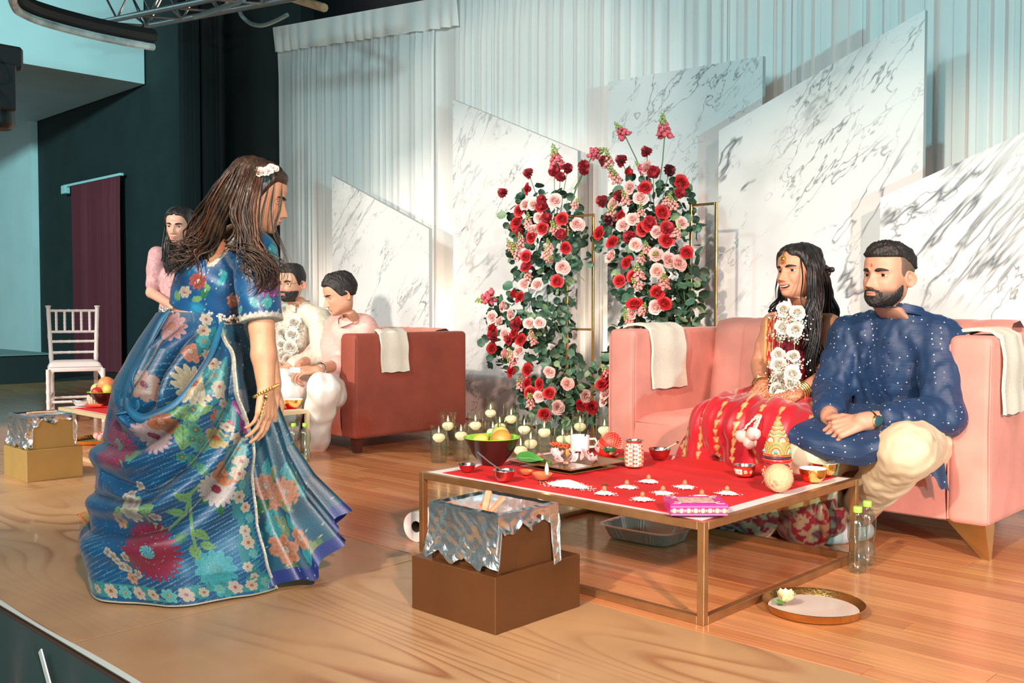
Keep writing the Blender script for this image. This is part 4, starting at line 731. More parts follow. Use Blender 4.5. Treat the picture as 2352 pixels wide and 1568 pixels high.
# brass plate
q = at(1836, 1400); PBR = mat('beaten_brass', (.52, .30, .10), .25, .95, noise=.15, nscale=6, bump=.15, bscale=120)
pl_c = (-1.37, 2.74, 0); t = thing('brass_plate', 'round brass plate of milky water on the floor by the table leg', 'plate', pl_c); MB().lathe(((0, .003), (.125, .003), (.132, .005), (.146, .026), (.150, .030), (.152, .029), (.148, .022), (.138, .004), (.128, 0), (0, 0)), 56).build('dish', PBR, t); MB().lathe(((0, .0115), (.133, .011)), 48).build('milky_water', mat('milky_water', (.62, .56, .50), .12), t)
q = at(1805, 1390, .015); t = thing('wilted_rose', 'wilted cream rose with green sepals lying in the brass plate', 'flower', (q[0], q[1], .026))
for k in range(9): MB().grid(petal_mesh(.034, .018, .02)@np.array(rotz(k*.7) @ Matrix.Rotation(-.35-.1*(k % 4), 3, 'Y')).T).build('petal', mat('cream_petal', (.78, .66, .36), .6), t)
for k in range(3): MB().grid((petal_mesh(.03, .008, .006)+np.array([.004, 0, -.006]))@np.array(rotz(3.0+k*.5)).T).build('sepal', mat('sepal_green', (.14, .30, .07), .6), t)
# far plate with fruit, mat
q = at(205, 1017, .0); t = thing('brass_tray', 'shallow gold tray on the floor under the far white table', 'plate', (q[0]+.0, q[1]+.05, 0)); MB().lathe(((0, .004), (.15, .004), (.165, .012), (.18, .03), (.183, .03), (.168, .008), (.15, 0), (0, 0)), 48).build('dish', GOLDM, t)
qq = (q[0]+.03, q[1]+.05, .03); t = thing('orange_flower_heap', 'small heap of pink and orange blossoms in the gold tray', 'flowers', qq)
for k in range(8): MB().ball((RNG.uniform(-.05, .05), RNG.uniform(-.03, .03), RNG.uniform(0, .02)), RNG.uniform(.018, .026), 10, 7).build('blossom', (mat('orange_bloom', (.75, .25, .08), .7), PETAL)[k % 2], t)
m3 = [at(180, 1188), at(215, 1222), at(300, 1190), at(262, 1160)]; t = thing('gold_mat', 'gold brocade mat with red beaded trim behind the blue skirt', 'mat', tuple((m3[0]+m3[2])/2)); cc_ = (m3[0]+m3[2])/2; sh = [m-cc_ for m in m3]
MB().add([(x[0], x[1], .014) for x in sh]+[(x[0]*1.02, x[1]*1.02, .001) for x in sh], [(0, 1, 2, 3), (0, 4, 5, 1), (1, 5, 6, 2), (2, 6, 7, 3), (3, 7, 4, 0)]).build('brocade', mat('gold_brocade', (.36, .25, .08), .6, .2, noise=.3, nscale=60), t, False); b = MB()
for i in range(4):
    for f in np.linspace(0, 1, 34): x = sh[i]*(1-f)+sh[(i+1) % 4]*f; b.ball((x[0], x[1], .012), .0055, 6, 4)
b.build('beaded_trim', mat('red_gold_trim', (.40, .12, .05), .5, noise=.5, nscale=90), t)
# far table offerings
sbq = tuple(at(188, 931, TZ)); t = steel_bowl('steel dish of red powder on the far white table', sbq, .06, .035, .8, mat('kumkum', (.45, .01, .02), .8))
q = tuple(at(183, 918, TZ+.03)); t = thing('pearl_coconut', 'small pearl-studded coconut on the far red cloth', 'coconut', (sbq[0]+.07, sbq[1]+.05, TZ+.045)); MB().ball((0, 0, 0), (.04, .04, .045), 18, 12).build('shell', mat('cream_shell', (.6, .45, .3), .6), t); b = MB()
for z in np.linspace(-.035, .04, 8): ring(b, z, 16, .0405*math.sqrt(max(0, 1-(z/.046)**2))+.001, .005, (.8, .76, .62))
b.build('pearls', bead_mat(), t)
for k, (p, rz, lab) in enumerate((((212, 925), .3, 'red and gold packet lying by the pearl coconut'), ((216, 932), .9, 'red packet with gold print nearest the far table edge'), ((240, 927), .1, 'flat red packet beside the far fruit bowl'))):
    q = at(p[0], p[1], TZ+.008); t = thing('offering_packet', lab, 'packet', tuple(q+np.array([0, 0, .004])), rz); MB().box((0, 0, 0), (.10, .05, .016), .004, seg=2).build('wrapper', mat('packet_red', (.62, .05, .03), .3, noise=.3, nscale=40), t); MB().box((0, 0, .0085), (.06, .02, .001)).build('gold_print', mat('packet_gold', (.75, .45, .12), .3), t, False)
# ------------------------------------------------------------------ white chair
def chair(loc, rz):
    t = thing('ballroom_chair', 'white bamboo-style ballroom chair with tied white cushion', 'chair', loc, rz); W_ = mat('chair_white', (.80, .77, .77), .35); b = MB
    hw, fd, bd = .19, .20, -.19
    def bam(path, r):
        p = np.array(path, float); n = 30; s = np.linspace(0, 1, n); L = np.array([np.interp(s, np.linspace(0, 1, len(p)), p[:, k]) for k in range(3)]).T; rr = r*(1+.22*np.exp(-((s*6) % 1-.5)**2/.006)); return MB().tube(L, rr, 10)
    for s in (-1, 1):
        bam([(s*hw*.86, bd-.05, 0), (s*hw*.88, bd-.005, .43), (s*hw*.98, bd-.06, .92)], .0165).build('back_post', W_, t); bam([(s*hw*1.05, fd+.01, 0), (s*hw*1.05, fd-.0, .43)], .0165).build('leg', W_, t); MB().lathe(((0, .935), (.022, .932), (.023, .924), (.017, .916), (.0165, .905)), 14, (s*hw*.98, bd-.06, 0)).build('finial', W_, t)
        bam([(s*hw*.98, fd-.01, .21), (s*hw*.87, bd-.02, .21)], .011).build('stretcher', W_, t); bam([(s*hw*.98, fd-.01, .13), (s*hw*.87, bd-.03, .13)], .011).build('stretcher', W_, t)
        MB().add([(s*hw*1.0, fd, .43), (s*hw*1.0, fd, .35), (s*hw*.8, fd, .42), (s*hw*1.0, fd-.012, .43), (s*hw*1.0, fd-.012, .35), (s*hw*.8, fd-.012, .42)], [(0, 1, 2), (3, 5, 4), (0, 3, 4, 1), (1, 4, 5, 2)]).build('corner_brace', W_, t, False)
    bam([(-hw, fd, .17), (hw, fd, .17)], .011).build('stretcher', W_, t); bam([(-hw*.87, bd-.03, .17), (hw*.87, bd-.03, .17)], .011).build('stretcher', W_, t)
    MB().box((0, .005, .425), (.40, .40, .035), .008, seg=2).build('seat_frame', W_, t)
    def yb(z): return bd-.005-.055*((z-.43)/.49)
    for z in (.89, .715, .635, .545): bam([(-hw*.97, yb(z), z), (hw*.97, yb(z), z)], .0115).build('back_rail', W_, t)
    for k in range(5): x = -hw+2*hw*(k+1)/6; bam([(x, yb(.715), .715), (x, yb(.89), .89)], .0105).build('spindle', W_, t)
    n = 24; X, Y = np.meshgrid(np.linspace(-1, 1, n), np.linspace(-1, 1, n), indexing='ij'); e = np.clip(1-np.maximum(abs(X), abs(Y))**6, 0, 1)**.5; c = MB(); c.grid(np.stack([X*.195, Y*.195+.005, .445+.045*e], -1)); c.build('cushion', mat('cushion_white', (.80, .74, .74), .85), t)
    for s in (-1, 1): MB().grid(np.array([[(s*(hw*.9+.01+.03*f), bd-.015-.05*f, .45-.16*f+q*.02) for q in (0, 1)] for f in np.linspace(0, 1, 6)])).build('tie', MATS['cushion_white'], t)
    return t
pc = (at(95, 950)+at(145, 985)+at(211, 1005)+at(250, 965))/4
chair((-8.05, 3.24, 0), math.radians(-110))
# ------------------------------------------------------------------ flower columns on gold stands
M_ROSE_R = mat('rose_red', (.42, .008, .012), .55, noise=.25, nscale=60, sheen=.3); M_ROSE_P = mat('rose_blush', (.78, .46, .42), .6, sss=.15); M_CARN = mat('carnation_crimson', (.30, .006, .014), .7, sheen=.3)
M_CARN2 = mat('carnation_dark', (.085, .004, .010), .7); M_SNAP = mat('snapdragon_coral', (.62, .10, .13), .6, noise=.4, nscale=50); M_SNAPP = mat('snapdragon_pink', (.68, .30, .27), .6, noise=.3, nscale=60); M_BUD = mat('bud_green', (.30, .38, .10), .6); M_STEM = mat('stem_green', (.07, .16, .05), .6)
M_LEAF = mat('eucalyptus_green', (.055, .14, .085), .55, noise=.25, nscale=25); M_LEAF2 = mat('eucalyptus_pale', (.17, .27, .14), .55); M_LEAF3 = mat('deep_green', (.018, .055, .03), .5)
def rose_mesh(seed, r=.030):
    """spiral of cupped petals round a tight bud, opening along +Z"""
    g = np.random.default_rng(seed); b = MB(); n = 6; golden = 2.4
    for k in range(17):
        q = k/16; a0 = k*golden; rad = r*(.12+.80*q**.8); hgt = r*(1.25-.55*q); wdt = .9+.25*q; lean = .15+1.0*q**1.6
        P = np.zeros((n, 6, 3))
        for i, s in enumerate(np.linspace(0, 1, n)):
            for j, tt in enumerate(np.linspace(-1, 1, 6)):
                aa = a0+tt*wdt*(.55+.45*math.sin(PI*min(1, .25+.6*s)))*(1.25-.35*q); rr = rad*(.35+.65*s**.7)+lean*r*.38*s**3+.02*r*g.normal()
                P[i, j] = (rr*math.cos(aa), rr*math.sin(aa), hgt*s*(1-.10*tt*tt*s)-.16*r*q*(s > .9)+.0*q)
        b.grid(P)
    b.ball((0, 0, r*.15), (r*.62, r*.62, r*.42), 10, 6); b.v[-1][:, 2] -= r*.05
    return b.mesh('rose')
def carn_mesh(seed, r=.029):
    g = np.random.default_rng(seed); b = MB()
    for k in range(6):
        n = 22; a = np.linspace(0, 2*PI, n, endpoint=False); A = []
        for s in (0.05, .5, .85, 1.0): A.append([(r*s*(1-.10*k)*(1+.10*g.normal()*(s > .8))*math.cos(q), r*s*(1-.10*k)*math.sin(q)*(1+.10*g.normal()*(s > .8)), .005*k+.012*s*(.6+.10*k)+(.006*(-1)**i*s)) for i, q in enumerate(a)])
        b.grid(np.array(A), False, True)
    return b.mesh('carnation')
def snap_mesh(seed, L=.11, col=0):
    g = np.random.default_rng(seed); b = MB(); b.tube([(0, 0, -.01), (0, 0, L)], [.003, .0015], 5, mi=1)
    for k in range(26):
        s = k/25; z = L*s; a = k*2.4; rr = .021*(1-s)**.8+.004; sz = .0125*(1-s)+.004; c = (rr*math.cos(a), rr*math.sin(a), z); m_ = 0 if s < .55 else 1
        b.ball(c, (sz, sz*.8, sz*.9), 7, 5, mi=m_)
        if s < .55: b.ball((c[0]*1.4, c[1]*1.4, c[2]-.006), (sz*.8, sz*.8, sz*.35), 7, 4, mi=0)
    return b.mesh('snapdragon')
def calyx_add(b, r): pass
roseM = {}
for key, m_ in (('R', M_ROSE_R), ('P', M_ROSE_P)):
    roseM[key] = []
    for s in range(3): q = rose_mesh(s+(0 if key == 'R' else 5)); q.materials.append(m_); roseM[key].append(q)
carM = []
for s, m_ in ((1, M_CARN), (2, M_CARN), (3, M_CARN2)): q = carn_mesh(s); q.materials.append(m_); carM.append(q)
snM = []
for s, m_ in ((1, M_SNAP), (2, M_SNAPP)): q = snap_mesh(s); q.materials.append(m_); q.materials.append(M_BUD); snM.append(q)
def leaf_mesh(m_, L=.046, Wd=.021):
    n = 6; P = [[(L*(a-.0), Wd*b*math.sqrt(max(0, 1-(2*a-1)**2))**.9, .10*L*b*b-.12*L*a*a) for b in np.linspace(-1, 1, 5)] for a in np.linspace(.0, 1, n)]; b = MB().grid(np.array(P)); q = b.mesh('leaf'); q.materials.append(m_); return q
lfM = [leaf_mesh(M_LEAF), leaf_mesh(M_LEAF2), leaf_mesh(M_LEAF3), leaf_mesh(M_LEAF, .038, .013), leaf_mesh(M_LEAF, .052, .026)]
def place(mesh, name, parent, loc, d, sc_=1., spin=None):
    o = bpy.data.objects.new(name, mesh); C.objects.link(o); o.parent = parent
    Rm = (align(d) @ rotz(RNG.uniform(0, 6.28) if spin is None else spin)).to_4x4(); o.matrix_local = Matrix.Translation(Vector(loc)) @ Rm @ Matrix.Scale(sc_, 4); return o
def pxs(s): return [tuple(float(t) for t in q.split(',')) for q in s.split()]
TOCAM = -FH
def column(label, standlab, cx, vv, fl_, regions, nleaf, su, hs, seed):
    ax = atv(cx, 700, vv); base = np.array([ax[0], vv, 0])
    st = thing('gold_stand', standlab, 'stand', (su, vv, 0)); ht, tk = 1.52, .014
    root = thing('flower_arrangement', label, 'flowers', tuple(base))
    g = np.random.default_rng(seed)
    cr = lambda p: (p[0]/2.1485+1020, p[1]/2.1485+230)
    def depth_off(px, py):                                       # how far the flowers stand proud of the stand, rounder at the middle of each clump
        best = 0
        for (rx, ry, ra, rb) in regions:
            d = ((px-rx)/ra)**2+((py-ry)/rb)**2
            if d < 1.3: best = max(best, math.sqrt(max(0, 1.3-d))*min(ra, rb)/350.*.9)
        return best
    items = []
    for kind, lst in fl_:
        for p in lst:
            X, Y = cr(p[:2]); off = depth_off(X, Y)+.01; P = atv(X, Y, vv-off*.72-.02); P = P-base; items.append((kind, P, X, Y, p))
    for kind, P, X, Y, p in items:
        ct = np.array([0, 0, P[2]]); out = P-ct; out = out/(np.linalg.norm(out)+1e-6); d = out*.8+TOCAM*.75+np.array([0, 0, .30])+g.normal(size=3)*.22; d /= np.linalg.norm(d)
        sc_ = {'R': 1.22, 'P': 1.2, 'C': 1.25, 'D': 1.25, 'S': .8, 'G': .95}.get(kind, 1)*g.uniform(.88, 1.12)
        if kind in 'RP': place(roseM[kind][g.integers(3)], 'rose', root, P-d*.018, d, sc_)
        elif kind == 'C': place(carM[g.integers(2)], 'carnation', root, P-d*.012, d, sc_)
        elif kind == 'D': place(carM[2], 'carnation', root, P-d*.012, d, sc_)
        elif kind in 'SG':
            d2 = d*.6+np.array([0, 0, .5])+g.normal(size=3)*.3; place(snM[1 if kind == 'S' else 1], 'snapdragon', root, P-d2/np.linalg.norm(d2)*.03, d2, sc_)
        elif kind == 'T':                                        # tall spike: p = base x,y, tip x,y, stem root
            tip = atv(*cr(p[2:4]), vv-.05)-base; dd = tip-P; place(snM[0], 'snapdragon', root, P, dd, np.linalg.norm(dd)/.115)
            if len(p) > 4: sr = atv(*cr(p[4:6]), vv-.03)-base; MB().tube([sr, (sr+P)/2+np.array([.005, 0, 0]), P], .0035, 6).build('stem', M_STEM, root)
    high = [it for it in items if it[0] in 'CD' and it[3] < 430]
    for it in high: s0 = it[1]; r0 = np.array([s0[0]*.45, s0[1]*.3, 1.52]); MB().tube([r0, (r0*.45+s0*.55)+np.array([0, 0, .01]), s0-np.array([0, 0, .01])], .0026, 5).build('stem', M_STEM, root)
    # leaves fill the clumps
    L = []
    tot = sum(a*b for _, _, a, b in regions)
    for rx, ry, ra, rb in regions:
        for k in range(int(nleaf*ra*rb/tot)):
            a = g.uniform(0, 2*PI); f = math.sqrt(g.random()); X, Y = rx+ra*f*1.03*math.cos(a), ry+rb*f*1.03*math.sin(a); off = depth_off(X, Y); v_ = vv-.72*off*g.uniform(-.6, .95)+.03; P = atv(X, Y, v_)-base
            L.append((P, X, Y, v_))
    L = [q for q in L if q[0][2]+0 > .01]; L.sort(key=lambda q: q[3]); restb = MB()
    for i, (P, X, Y, v_) in enumerate(L):
        out = np.array([P[0], P[1]-.0, 0]); d = out*4+g.normal(size=3)*.8+np.array([0, 0, -.25])+TOCAM*.2; d /= np.linalg.norm(d); mi = (0, 0, 4, 1, 2, 2, 3)[g.integers(7)]; mi = 2 if v_ > vv and g.random() < .6 else mi; mm = lfM[mi]; s_ = g.uniform(.95, 1.6)
        nrm = TOCAM+g.normal(size=3)*.75; nrm = nrm-d*(nrm@d); nrm /= np.linalg.norm(nrm); yv = np.cross(nrm, d); Rm = Matrix((d.tolist(), yv.tolist(), nrm.tolist())).transposed()
        if i < 285:
            o = bpy.data.objects.new('leaf', mm); C.objects.link(o); o.parent = root; o.matrix_local = Matrix.Translation(Vector(P)) @ Rm.to_4x4() @ Matrix.Scale(s_, 4)
        else:
            V = np.empty(len(mm.vertices)*3); mm.vertices.foreach_get('co', V); V = V.reshape(-1, 3)*s_; V = V@np.array(Rm).T+P; restb.add(V, [tuple(f.vertices) for f in mm.polygons], None, {0: 0, 1: 1, 2: 2, 3: 0, 4: 0}[mi])
    o = restb.build('inner_leaves', [M_LEAF, M_LEAF2, M_LEAF3], root); o['kind'] = 'stuff'
    tb = MB()                                                     # hanging twigs
    for k in range(16):
        rx, ry, ra, rb = regions[g.integers(len(regions))]; P0 = atv(rx+g.uniform(-.5, .5)*ra, ry-rb*.3, vv-.05)-base; P1 = atv(rx+g.uniform(-.9, .9)*ra, ry+rb*g.uniform(.2, .95), vv-.08)-base; P1[2] = max(P1[2], .02); tb.tube([P0, (P0+P1)/2+g.normal(size=3)*.02, P1], .002, 5)
    o = tb.build('twigs', M_STEM, root); o['kind'] = 'stuff'
    for sx in (-1, 1): MB().box((sx*hs, 0, ht/2), (tk, tk, ht), .001).build('post', STANDM, st, False); MB().box((sx*hs, 0, .006), (tk, .24, .012), .001).build('foot', STANDM, st, False)
    for z in (ht-tk/2, .775, .019): MB().box((0, 0, z), (2*hs-tk, tk, tk), .001).build('crossbar', STANDM, st, False)
    return root
STANDM = mat('stand_gold', (.62, .40, .16), .25, 1.)
f1 = [('C', pxs('290,458 420,362 610,335 690,322 545,350 575,378 480,490 505,580 370,650 405,820 355,1110 320,1180 690,345 245,1165 480,520 575,660')),
 ('R', pxs('410,437 372,545 480,525 485,632 583,585 430,675 602,727 403,772 405,818 558,895 345,955 373,972 235,1125 240,1150 235,1222 345,1145 320,1178 378,1180 412,1330 332,1335 410,1395 470,1400 425,1440 520,1445 675,1505 730,1517 495,1550 365,1100 360,602 350,620')),
 ('P', pxs('547,495 440,515 400,515 470,580 657,613 585,825 327,1057 290,1015 235,1070 420,1100 470,1098 370,1237 300,1155 520,1340 467,1460 563,1515 395,908 460,910 610,1400 300,1250 270,1090 395,1380 440,640 700,1460')),
 ('S', pxs('540,630 365,715 505,760 410,860 430,1150 415,600 380,690 520,780 440,1180 340,1260 430,1460 330,1290 520,720 650,510 440,640')), ('G', pxs('375,1400 425,1490 360,760 560,640 330,720')),
 ('T', [(560, 330, 535, 210), (735, 268, 800, 236, 640, 440), (240, 970, 150, 992, 330, 1010)])]
r1 = [(1245, 500, 82, 72), (1262, 575, 92, 90), (1240, 690, 72, 95), (1262, 800, 60, 110), (1165, 770, 52, 88), (1290, 860, 48, 80), (1265, 930, 92, 62), (1330, 950, 40, 34)]
r2 = [(1490, 470, 100, 60), (1490, 540, 118, 78), (1500, 640, 92, 80), (1530, 720, 78, 70), (1500, 810, 95, 110), (1385, 880, 34, 70), (1570, 650, 40, 60)]
f2 = [('C', pxs('790,305 880,300 1000,257 1032,355 785,500 865,470 1015,600 915,675 1165,455 1100,635 800,300')), ('D', pxs('1113,347 815,590')),
 ('R', pxs('910,352 993,430 1172,405 870,568 1078,553 980,635 1102,625 1100,692 830,700 900,800 1200,750 765,655 865,890 935,870 1052,948 940,1005 780,1400 1015,612 800,1365 1090,1000')),
 ('P', pxs('915,430 970,482 998,332 930,587 885,617 1175,605 1050,650 945,715 820,770 1110,787 1053,845 830,550 835,510 1048,762 1045,1020 925,1050 797,1447 1160,805 790,1480')),
 ('S', pxs('830,360 1105,490 895,490 970,545 975,775 950,910 985,1030 800,1345 1150,650 1000,730 850,385 1130,510 1085,880 910,1060 1040,770 905,1085')), ('G', pxs('810,300 820,570 960,860 1085,900')),
 ('T', [(895, 180, 838, 105, 990, 390), (1088, 180, 1075, 58, 1062, 420), (985, 350, 940, 300)])]
column('tall column of red and blush roses with side clump, left of the pink sofa', 'gold rod stand inside the flower column beside the candles', 1270, 4.90, f1, r1, 780, -4.10, .11, 3)
column('shorter-looking rose column with two tall snapdragons rising behind the pink sofa arm', 'gold rod stand inside the flower column behind the pink sofa', 1500, 4.85, f2, r2, 760, -3.13, .085, 4)
# ------------------------------------------------------------------ figures: smooth-union solids skinned into one surface, lofted heads
class Sdf:
    def __init__(s, k=.02): s.p = []; s.k = k
    def cap(s, a, b, ra, rb, k=None, flat=None): s.p.append((np.array(a, float), np.array(b, float), ra, rb, s.k if k is None else k, flat)); return s
    def chain(s, pts, rs, k=None, flat=None):
        for i in range(len(pts)-1): s.cap(pts[i], pts[i+1], rs[i], rs[i+1], k, flat)
        return s
    def mesh(s, res, disp=None, cuts=(), pad=.03, lap=1):
        lo = np.min([np.minimum(p[0]-p[2]*1.3, p[1]-p[3]*1.3) for p in s.p], 0)-pad; hi = np.max([np.maximum(p[0]+p[2]*1.3, p[1]+p[3]*1.3) for p in s.p], 0)+pad
        n = np.ceil((hi-lo)/res).astype(int)+1; D = np.full(n, 9., np.float32)
        ax = [lo[i]+res*np.arange(n[i]) for i in range(3)]
        for a, b, ra, rb, k, flat in s.p:
            m = 2*k+2.5*res+.02
            r0 = max(ra, rb)*(1.35 if flat else 1)+m; l_ = np.minimum(a, b)-r0; h_ = np.maximum(a, b)+r0
            i0 = np.clip(np.floor((l_-lo)/res).astype(int), 0, n-1); i1 = np.clip(np.ceil((h_-lo)/res).astype(int)+1, 1, n)
            X = np.stack(np.meshgrid(*[ax[i][i0[i]:i1[i]] for i in range(3)], indexing='ij'), -1).astype(np.float32)
            ba = b-a; L2 = float(ba@ba)+1e-12; t = np.clip(((X-a.astype(np.float32))@ba.astype(np.float32))/L2, 0, 1); q = X-a.astype(np.float32)-t[..., None]*ba.astype(np.float32)
            if flat is not None:                                  # flatten across the given unit direction
                dr, f = flat; dr = np.asarray(dr, np.float32); dd = q@dr; q = q+dr*(dd*(1/f-1))[..., None]
            d = np.linalg.norm(q, axis=-1)-(ra+(rb-ra)*t)
            if flat is not None: d = d*flat[1]**.5
            sub = D[i0[0]:i1[0], i0[1]:i1[1], i0[2]:i1[2]]
            if k > 0:
                h = np.clip(.5+.5*(sub-d)/k, 0, 1); sub[...] = sub*(1-h)+d*h-k*h*(1-h)
            else: np.minimum(sub, d, out=sub)
        for (c, nn) in cuts:
            X = [(ax[i]-c[i])*nn[i] for i in range(3)]; pl_ = X[0][:, None, None]+X[1][None, :, None]+X[2][None, None, :]; np.maximum(D, pl_, out=D)
        if disp is not None:
            near = np.argwhere(np.abs(D) < res*3+.03); P = lo+near*res; D[tuple(near.T)] += disp(P)
        V, Fq = nets(D); 
        if lap: V = relax(V, Fq, lap)
        return lo+V*res, Fq
def nets(D):
    S = D < 0; n = np.array(D.shape); c = np.zeros(n-1, np.int8)
    for dx in (0, 1):
        for dy in (0, 1):
            for dz in (0, 1): c += S[dx:n[0]-1+dx, dy:n[1]-1+dy, dz:n[2]-1+dz]
    act = (c > 0) & (c < 8); idx = np.full(act.shape, -1); A = np.argwhere(act); idx[act] = np.arange(len(A)); acc = np.zeros((len(A), 3)); cnt = np.zeros(len(A))
    def val(o): q = A+o; return D[q[:, 0], q[:, 1], q[:, 2]]
    for e in range(3):
        oth = [i for i in range(3) if i != e]
        for u in (0, 1):
            for v in (0, 1):
                o = np.zeros(3, int); o[oth[0]] = u; o[oth[1]] = v; a = val(o); o2 = o.copy(); o2[e] = 1; b = val(o2); m = (a < 0) != (b < 0); t = a[m]/(a[m]-b[m]); p = np.tile(o.astype(float), (m.sum(), 1)); p[:, e] += t; acc[m] += p; cnt[m] += 1
    V = A+acc/np.maximum(cnt, 1)[:, None]; Q = []
    for e in range(3):
        a, b = [i for i in range(3) if i != e]
        sl = [slice(None)]*3; sl[e] = slice(0, -1); s1 = [slice(None)]*3; s1[e] = slice(1, None); X = S[tuple(sl)] != S[tuple(s1)]; E_ = np.argwhere(X); E_ = E_[(E_[:, a] > 0) & (E_[:, b] > 0) & (E_[:, a] < n[a]-1) & (E_[:, b] < n[b]-1)]
        def cell(da, db): q = E_.copy(); q[:, a] -= da; q[:, b] -= db; return idx[q[:, 0], q[:, 1], q[:, 2]]
        q = np.stack([cell(0, 0), cell(1, 0), cell(1, 1), cell(0, 1)], -1); ins = S[E_[:, 0], E_[:, 1], E_[:, 2]]; fl_ = ins if e != 1 else ~ins; q[~fl_] = q[~fl_][:, ::-1]; Q.append(q)
    Q = np.vstack(Q); return V, Q[(Q >= 0).all(1)]
def relax(V, Q, k=1):
    for _ in range(k):
        A = np.zeros_like(V); cn = np.zeros(len(V))
        for i in range(4):
            a, b = Q[:, i], Q[:, (i+1) % 4]; np.add.at(A, a, V[b]); np.add.at(cn, a, 1)
        V = V*.5+.5*A/np.maximum(cn, 1)[:, None]
    return V
def sub(a, b, t): return np.asarray(a)*(1-t)+np.asarray(b)*t
def unit(v): v = np.asarray(v, float); return v/(np.linalg.norm(v)+1e-12)
def frame(fwd, up=(0, 0, 1), roll=0.):
    """columns: right, forward, up"""
    f = unit(fwd); r = unit(np.cross(f, up)); u = np.cross(r, f)
    if roll: c, s = math.cos(roll), math.sin(roll); r, u = r*c+u*s, u*c-r*s
    return np.stack([r, f, u], 1)
# head: rings from the crown to the neck; x right, y forward, z up, in units of head height (chin 0, crown 1)
HEADT = np.array([(1.0, .004, .004, .004, .0), (.992, .10, .11, .12, -.02), (.965, .185, .20, .23, -.02), (.92, .25, .28, .33, -.02), (.86, .295, .345, .405, -.02), (.78, .322, .392, .45, -.02), (.70, .333, .415, .468, -.02), (.62, .335, .416, .462, -.02), (.55, .332, .405, .44, -.015), (.48, .325, .400, .405, -.01),
 (.40, .314, .402, .35, 0), (.32, .300, .405, .29, .0), (.25, .285, .408, .255, .0), (.18, .262, .404, .23, .0), (.11, .225, .392, .215, .01), (.055, .175, .370, .20, .02), (.02, .13, .335, .19, .03), (-.002, .115, .27, .185, .03), (-.012, .135, .20, .185, .02), (-.03, .165, .135, .19, .0), (-.08, .178, .105, .20, -.01), (-.16, .182, .095, .215, -.03), (-.26, .19, .09, .225, -.05), (-.36, .21, .09, .235, -.07), (-.46, .25, .09, .24, -.09)])
def head(params, nr=170, ns=150):
    g = dict(jaw=1., nose=1., cheek=0., lip=1., smile=0., open=0., brow=1., male=0, fat=0.); g.update(params)
    T = HEADT.copy(); tz = np.linspace(0, len(T)-1, nr); tz = np.interp(np.linspace(0, 1, nr), np.linspace(0, 1, 60), np.interp(np.linspace(0, 1, 60), [0, .2, .72, 1], [0, 5, 18, len(T)-1])) ; t = np.stack([np.interp(tz, range(len(T)), T[:, k]) for k in range(5)], 1)
    for _ in range(3): t[1:-1] = (t[:-2]+2*t[1:-1]+t[2:])/4
    th0 = np.linspace(-PI, PI, ns, endpoint=False); th = th0-.36*np.sin(th0)   # denser towards the face (theta 0)
    z, wd, fr, bk, y0 = t.T; jawm = np.exp(-((z-.13)/.16)**2); wd = wd*(1+(g['jaw']-1)*jawm+.10*g['fat']*np.exp(-((z-.2)/.25)**2)); wd = wd*np.where(z < -.01, 1+.28*g['male']+.30*g['fat'], 1)
    c, s = np.cos(th), np.sin(th)
    X = wd[:, None]*np.sign(s)*np.abs(s)**.88; Y = np.where(c > 0, fr[:, None]*np.abs(c)**.92, -bk[:, None]*np.abs(c)**.95)+y0[:, None]; Z = np.repeat(z[:, None], ns, 1)
    ff = np.clip(c, 0, 1)[None]**.6; G = lambda x0, sx, z0, sz: np.exp(-((X-x0)/sx)**2-((Z-z0)/sz)**2)
    A = np.abs(X); GA = lambda x0, sx, z0, sz: np.exp(-((A-x0)/sx)**2-((Z-z0)/sz)**2)
    d = 0*X
    br = np.interp(Z, [.27, .295, .33, .38, .46, .53, .60], [0, .05, .135, .112, .062, .032, .0]); nw = np.interp(Z, [.29, .33, .45, .55], [.062, .060, .045, .05])
    d += g['nose']*br*np.exp(-(X/nw)**2); d += g['nose']*.040*GA(.062, .034, .315, .032); d -= .016*GA(.035, .018, .29, .016)
    d -= .050*GA(.145, .085, .505, .050); d += .028*g['brow']*GA(.13, .11, .585, .032); d += (.022+.03*g['cheek'])*GA(.19, .085, .385, .085); d -= .020*GA(.22, .06, .22, .08)
    sm = g['smile']; mx = .105*(1+.30*sm); lz = .03*sm*(A/mx)**2; op = g['open']
    up = np.exp(-((Z-(.226+lz+.006*op))/.017)**2)*np.clip(1-(A/mx)**2, 0, 1)**.6; lo = np.exp(-((Z-(.185+lz-.050*op))/.020)**2)*np.clip(1-(A/(mx*.9))**2, 0, 1)**.6
    d += .030*g['lip']*up+.034*g['lip']*lo; mouthc = .206+lz-.022*op; mo = np.exp(-((Z-mouthc)/(.007+.024*op))**2)*np.clip(1-(A/(mx*.92))**2, 0, 1)**.5; d -= (.022+.055*op)*mo
    d += .03*np.exp(-(X/.11)**2-((Z-.235)/.05)**2); d -= .014*G(0, .07, .145, .022); d += .024*G(0, .085, .07, .05); d -= .012*G(0, .014, .262, .02)
    d -= sm*.018*GA(.155, .022, .255, .05); d += sm*.020*GA(.19, .05, .30, .06)
    Y = Y+d*ff*np.clip((c[None]+.15)/1.0, 0, 1)**.25
    P = np.stack([X, Y, Z], -1); lips = np.clip(np.maximum(up, lo)*1.6-.35, 0, 1)*ff; mouth = np.clip(mo*1.5-.3, 0, 1)*ff*(1 if op else .5)
    return P, dict(lips=lips, mouth=mouth, c=c, th=th)
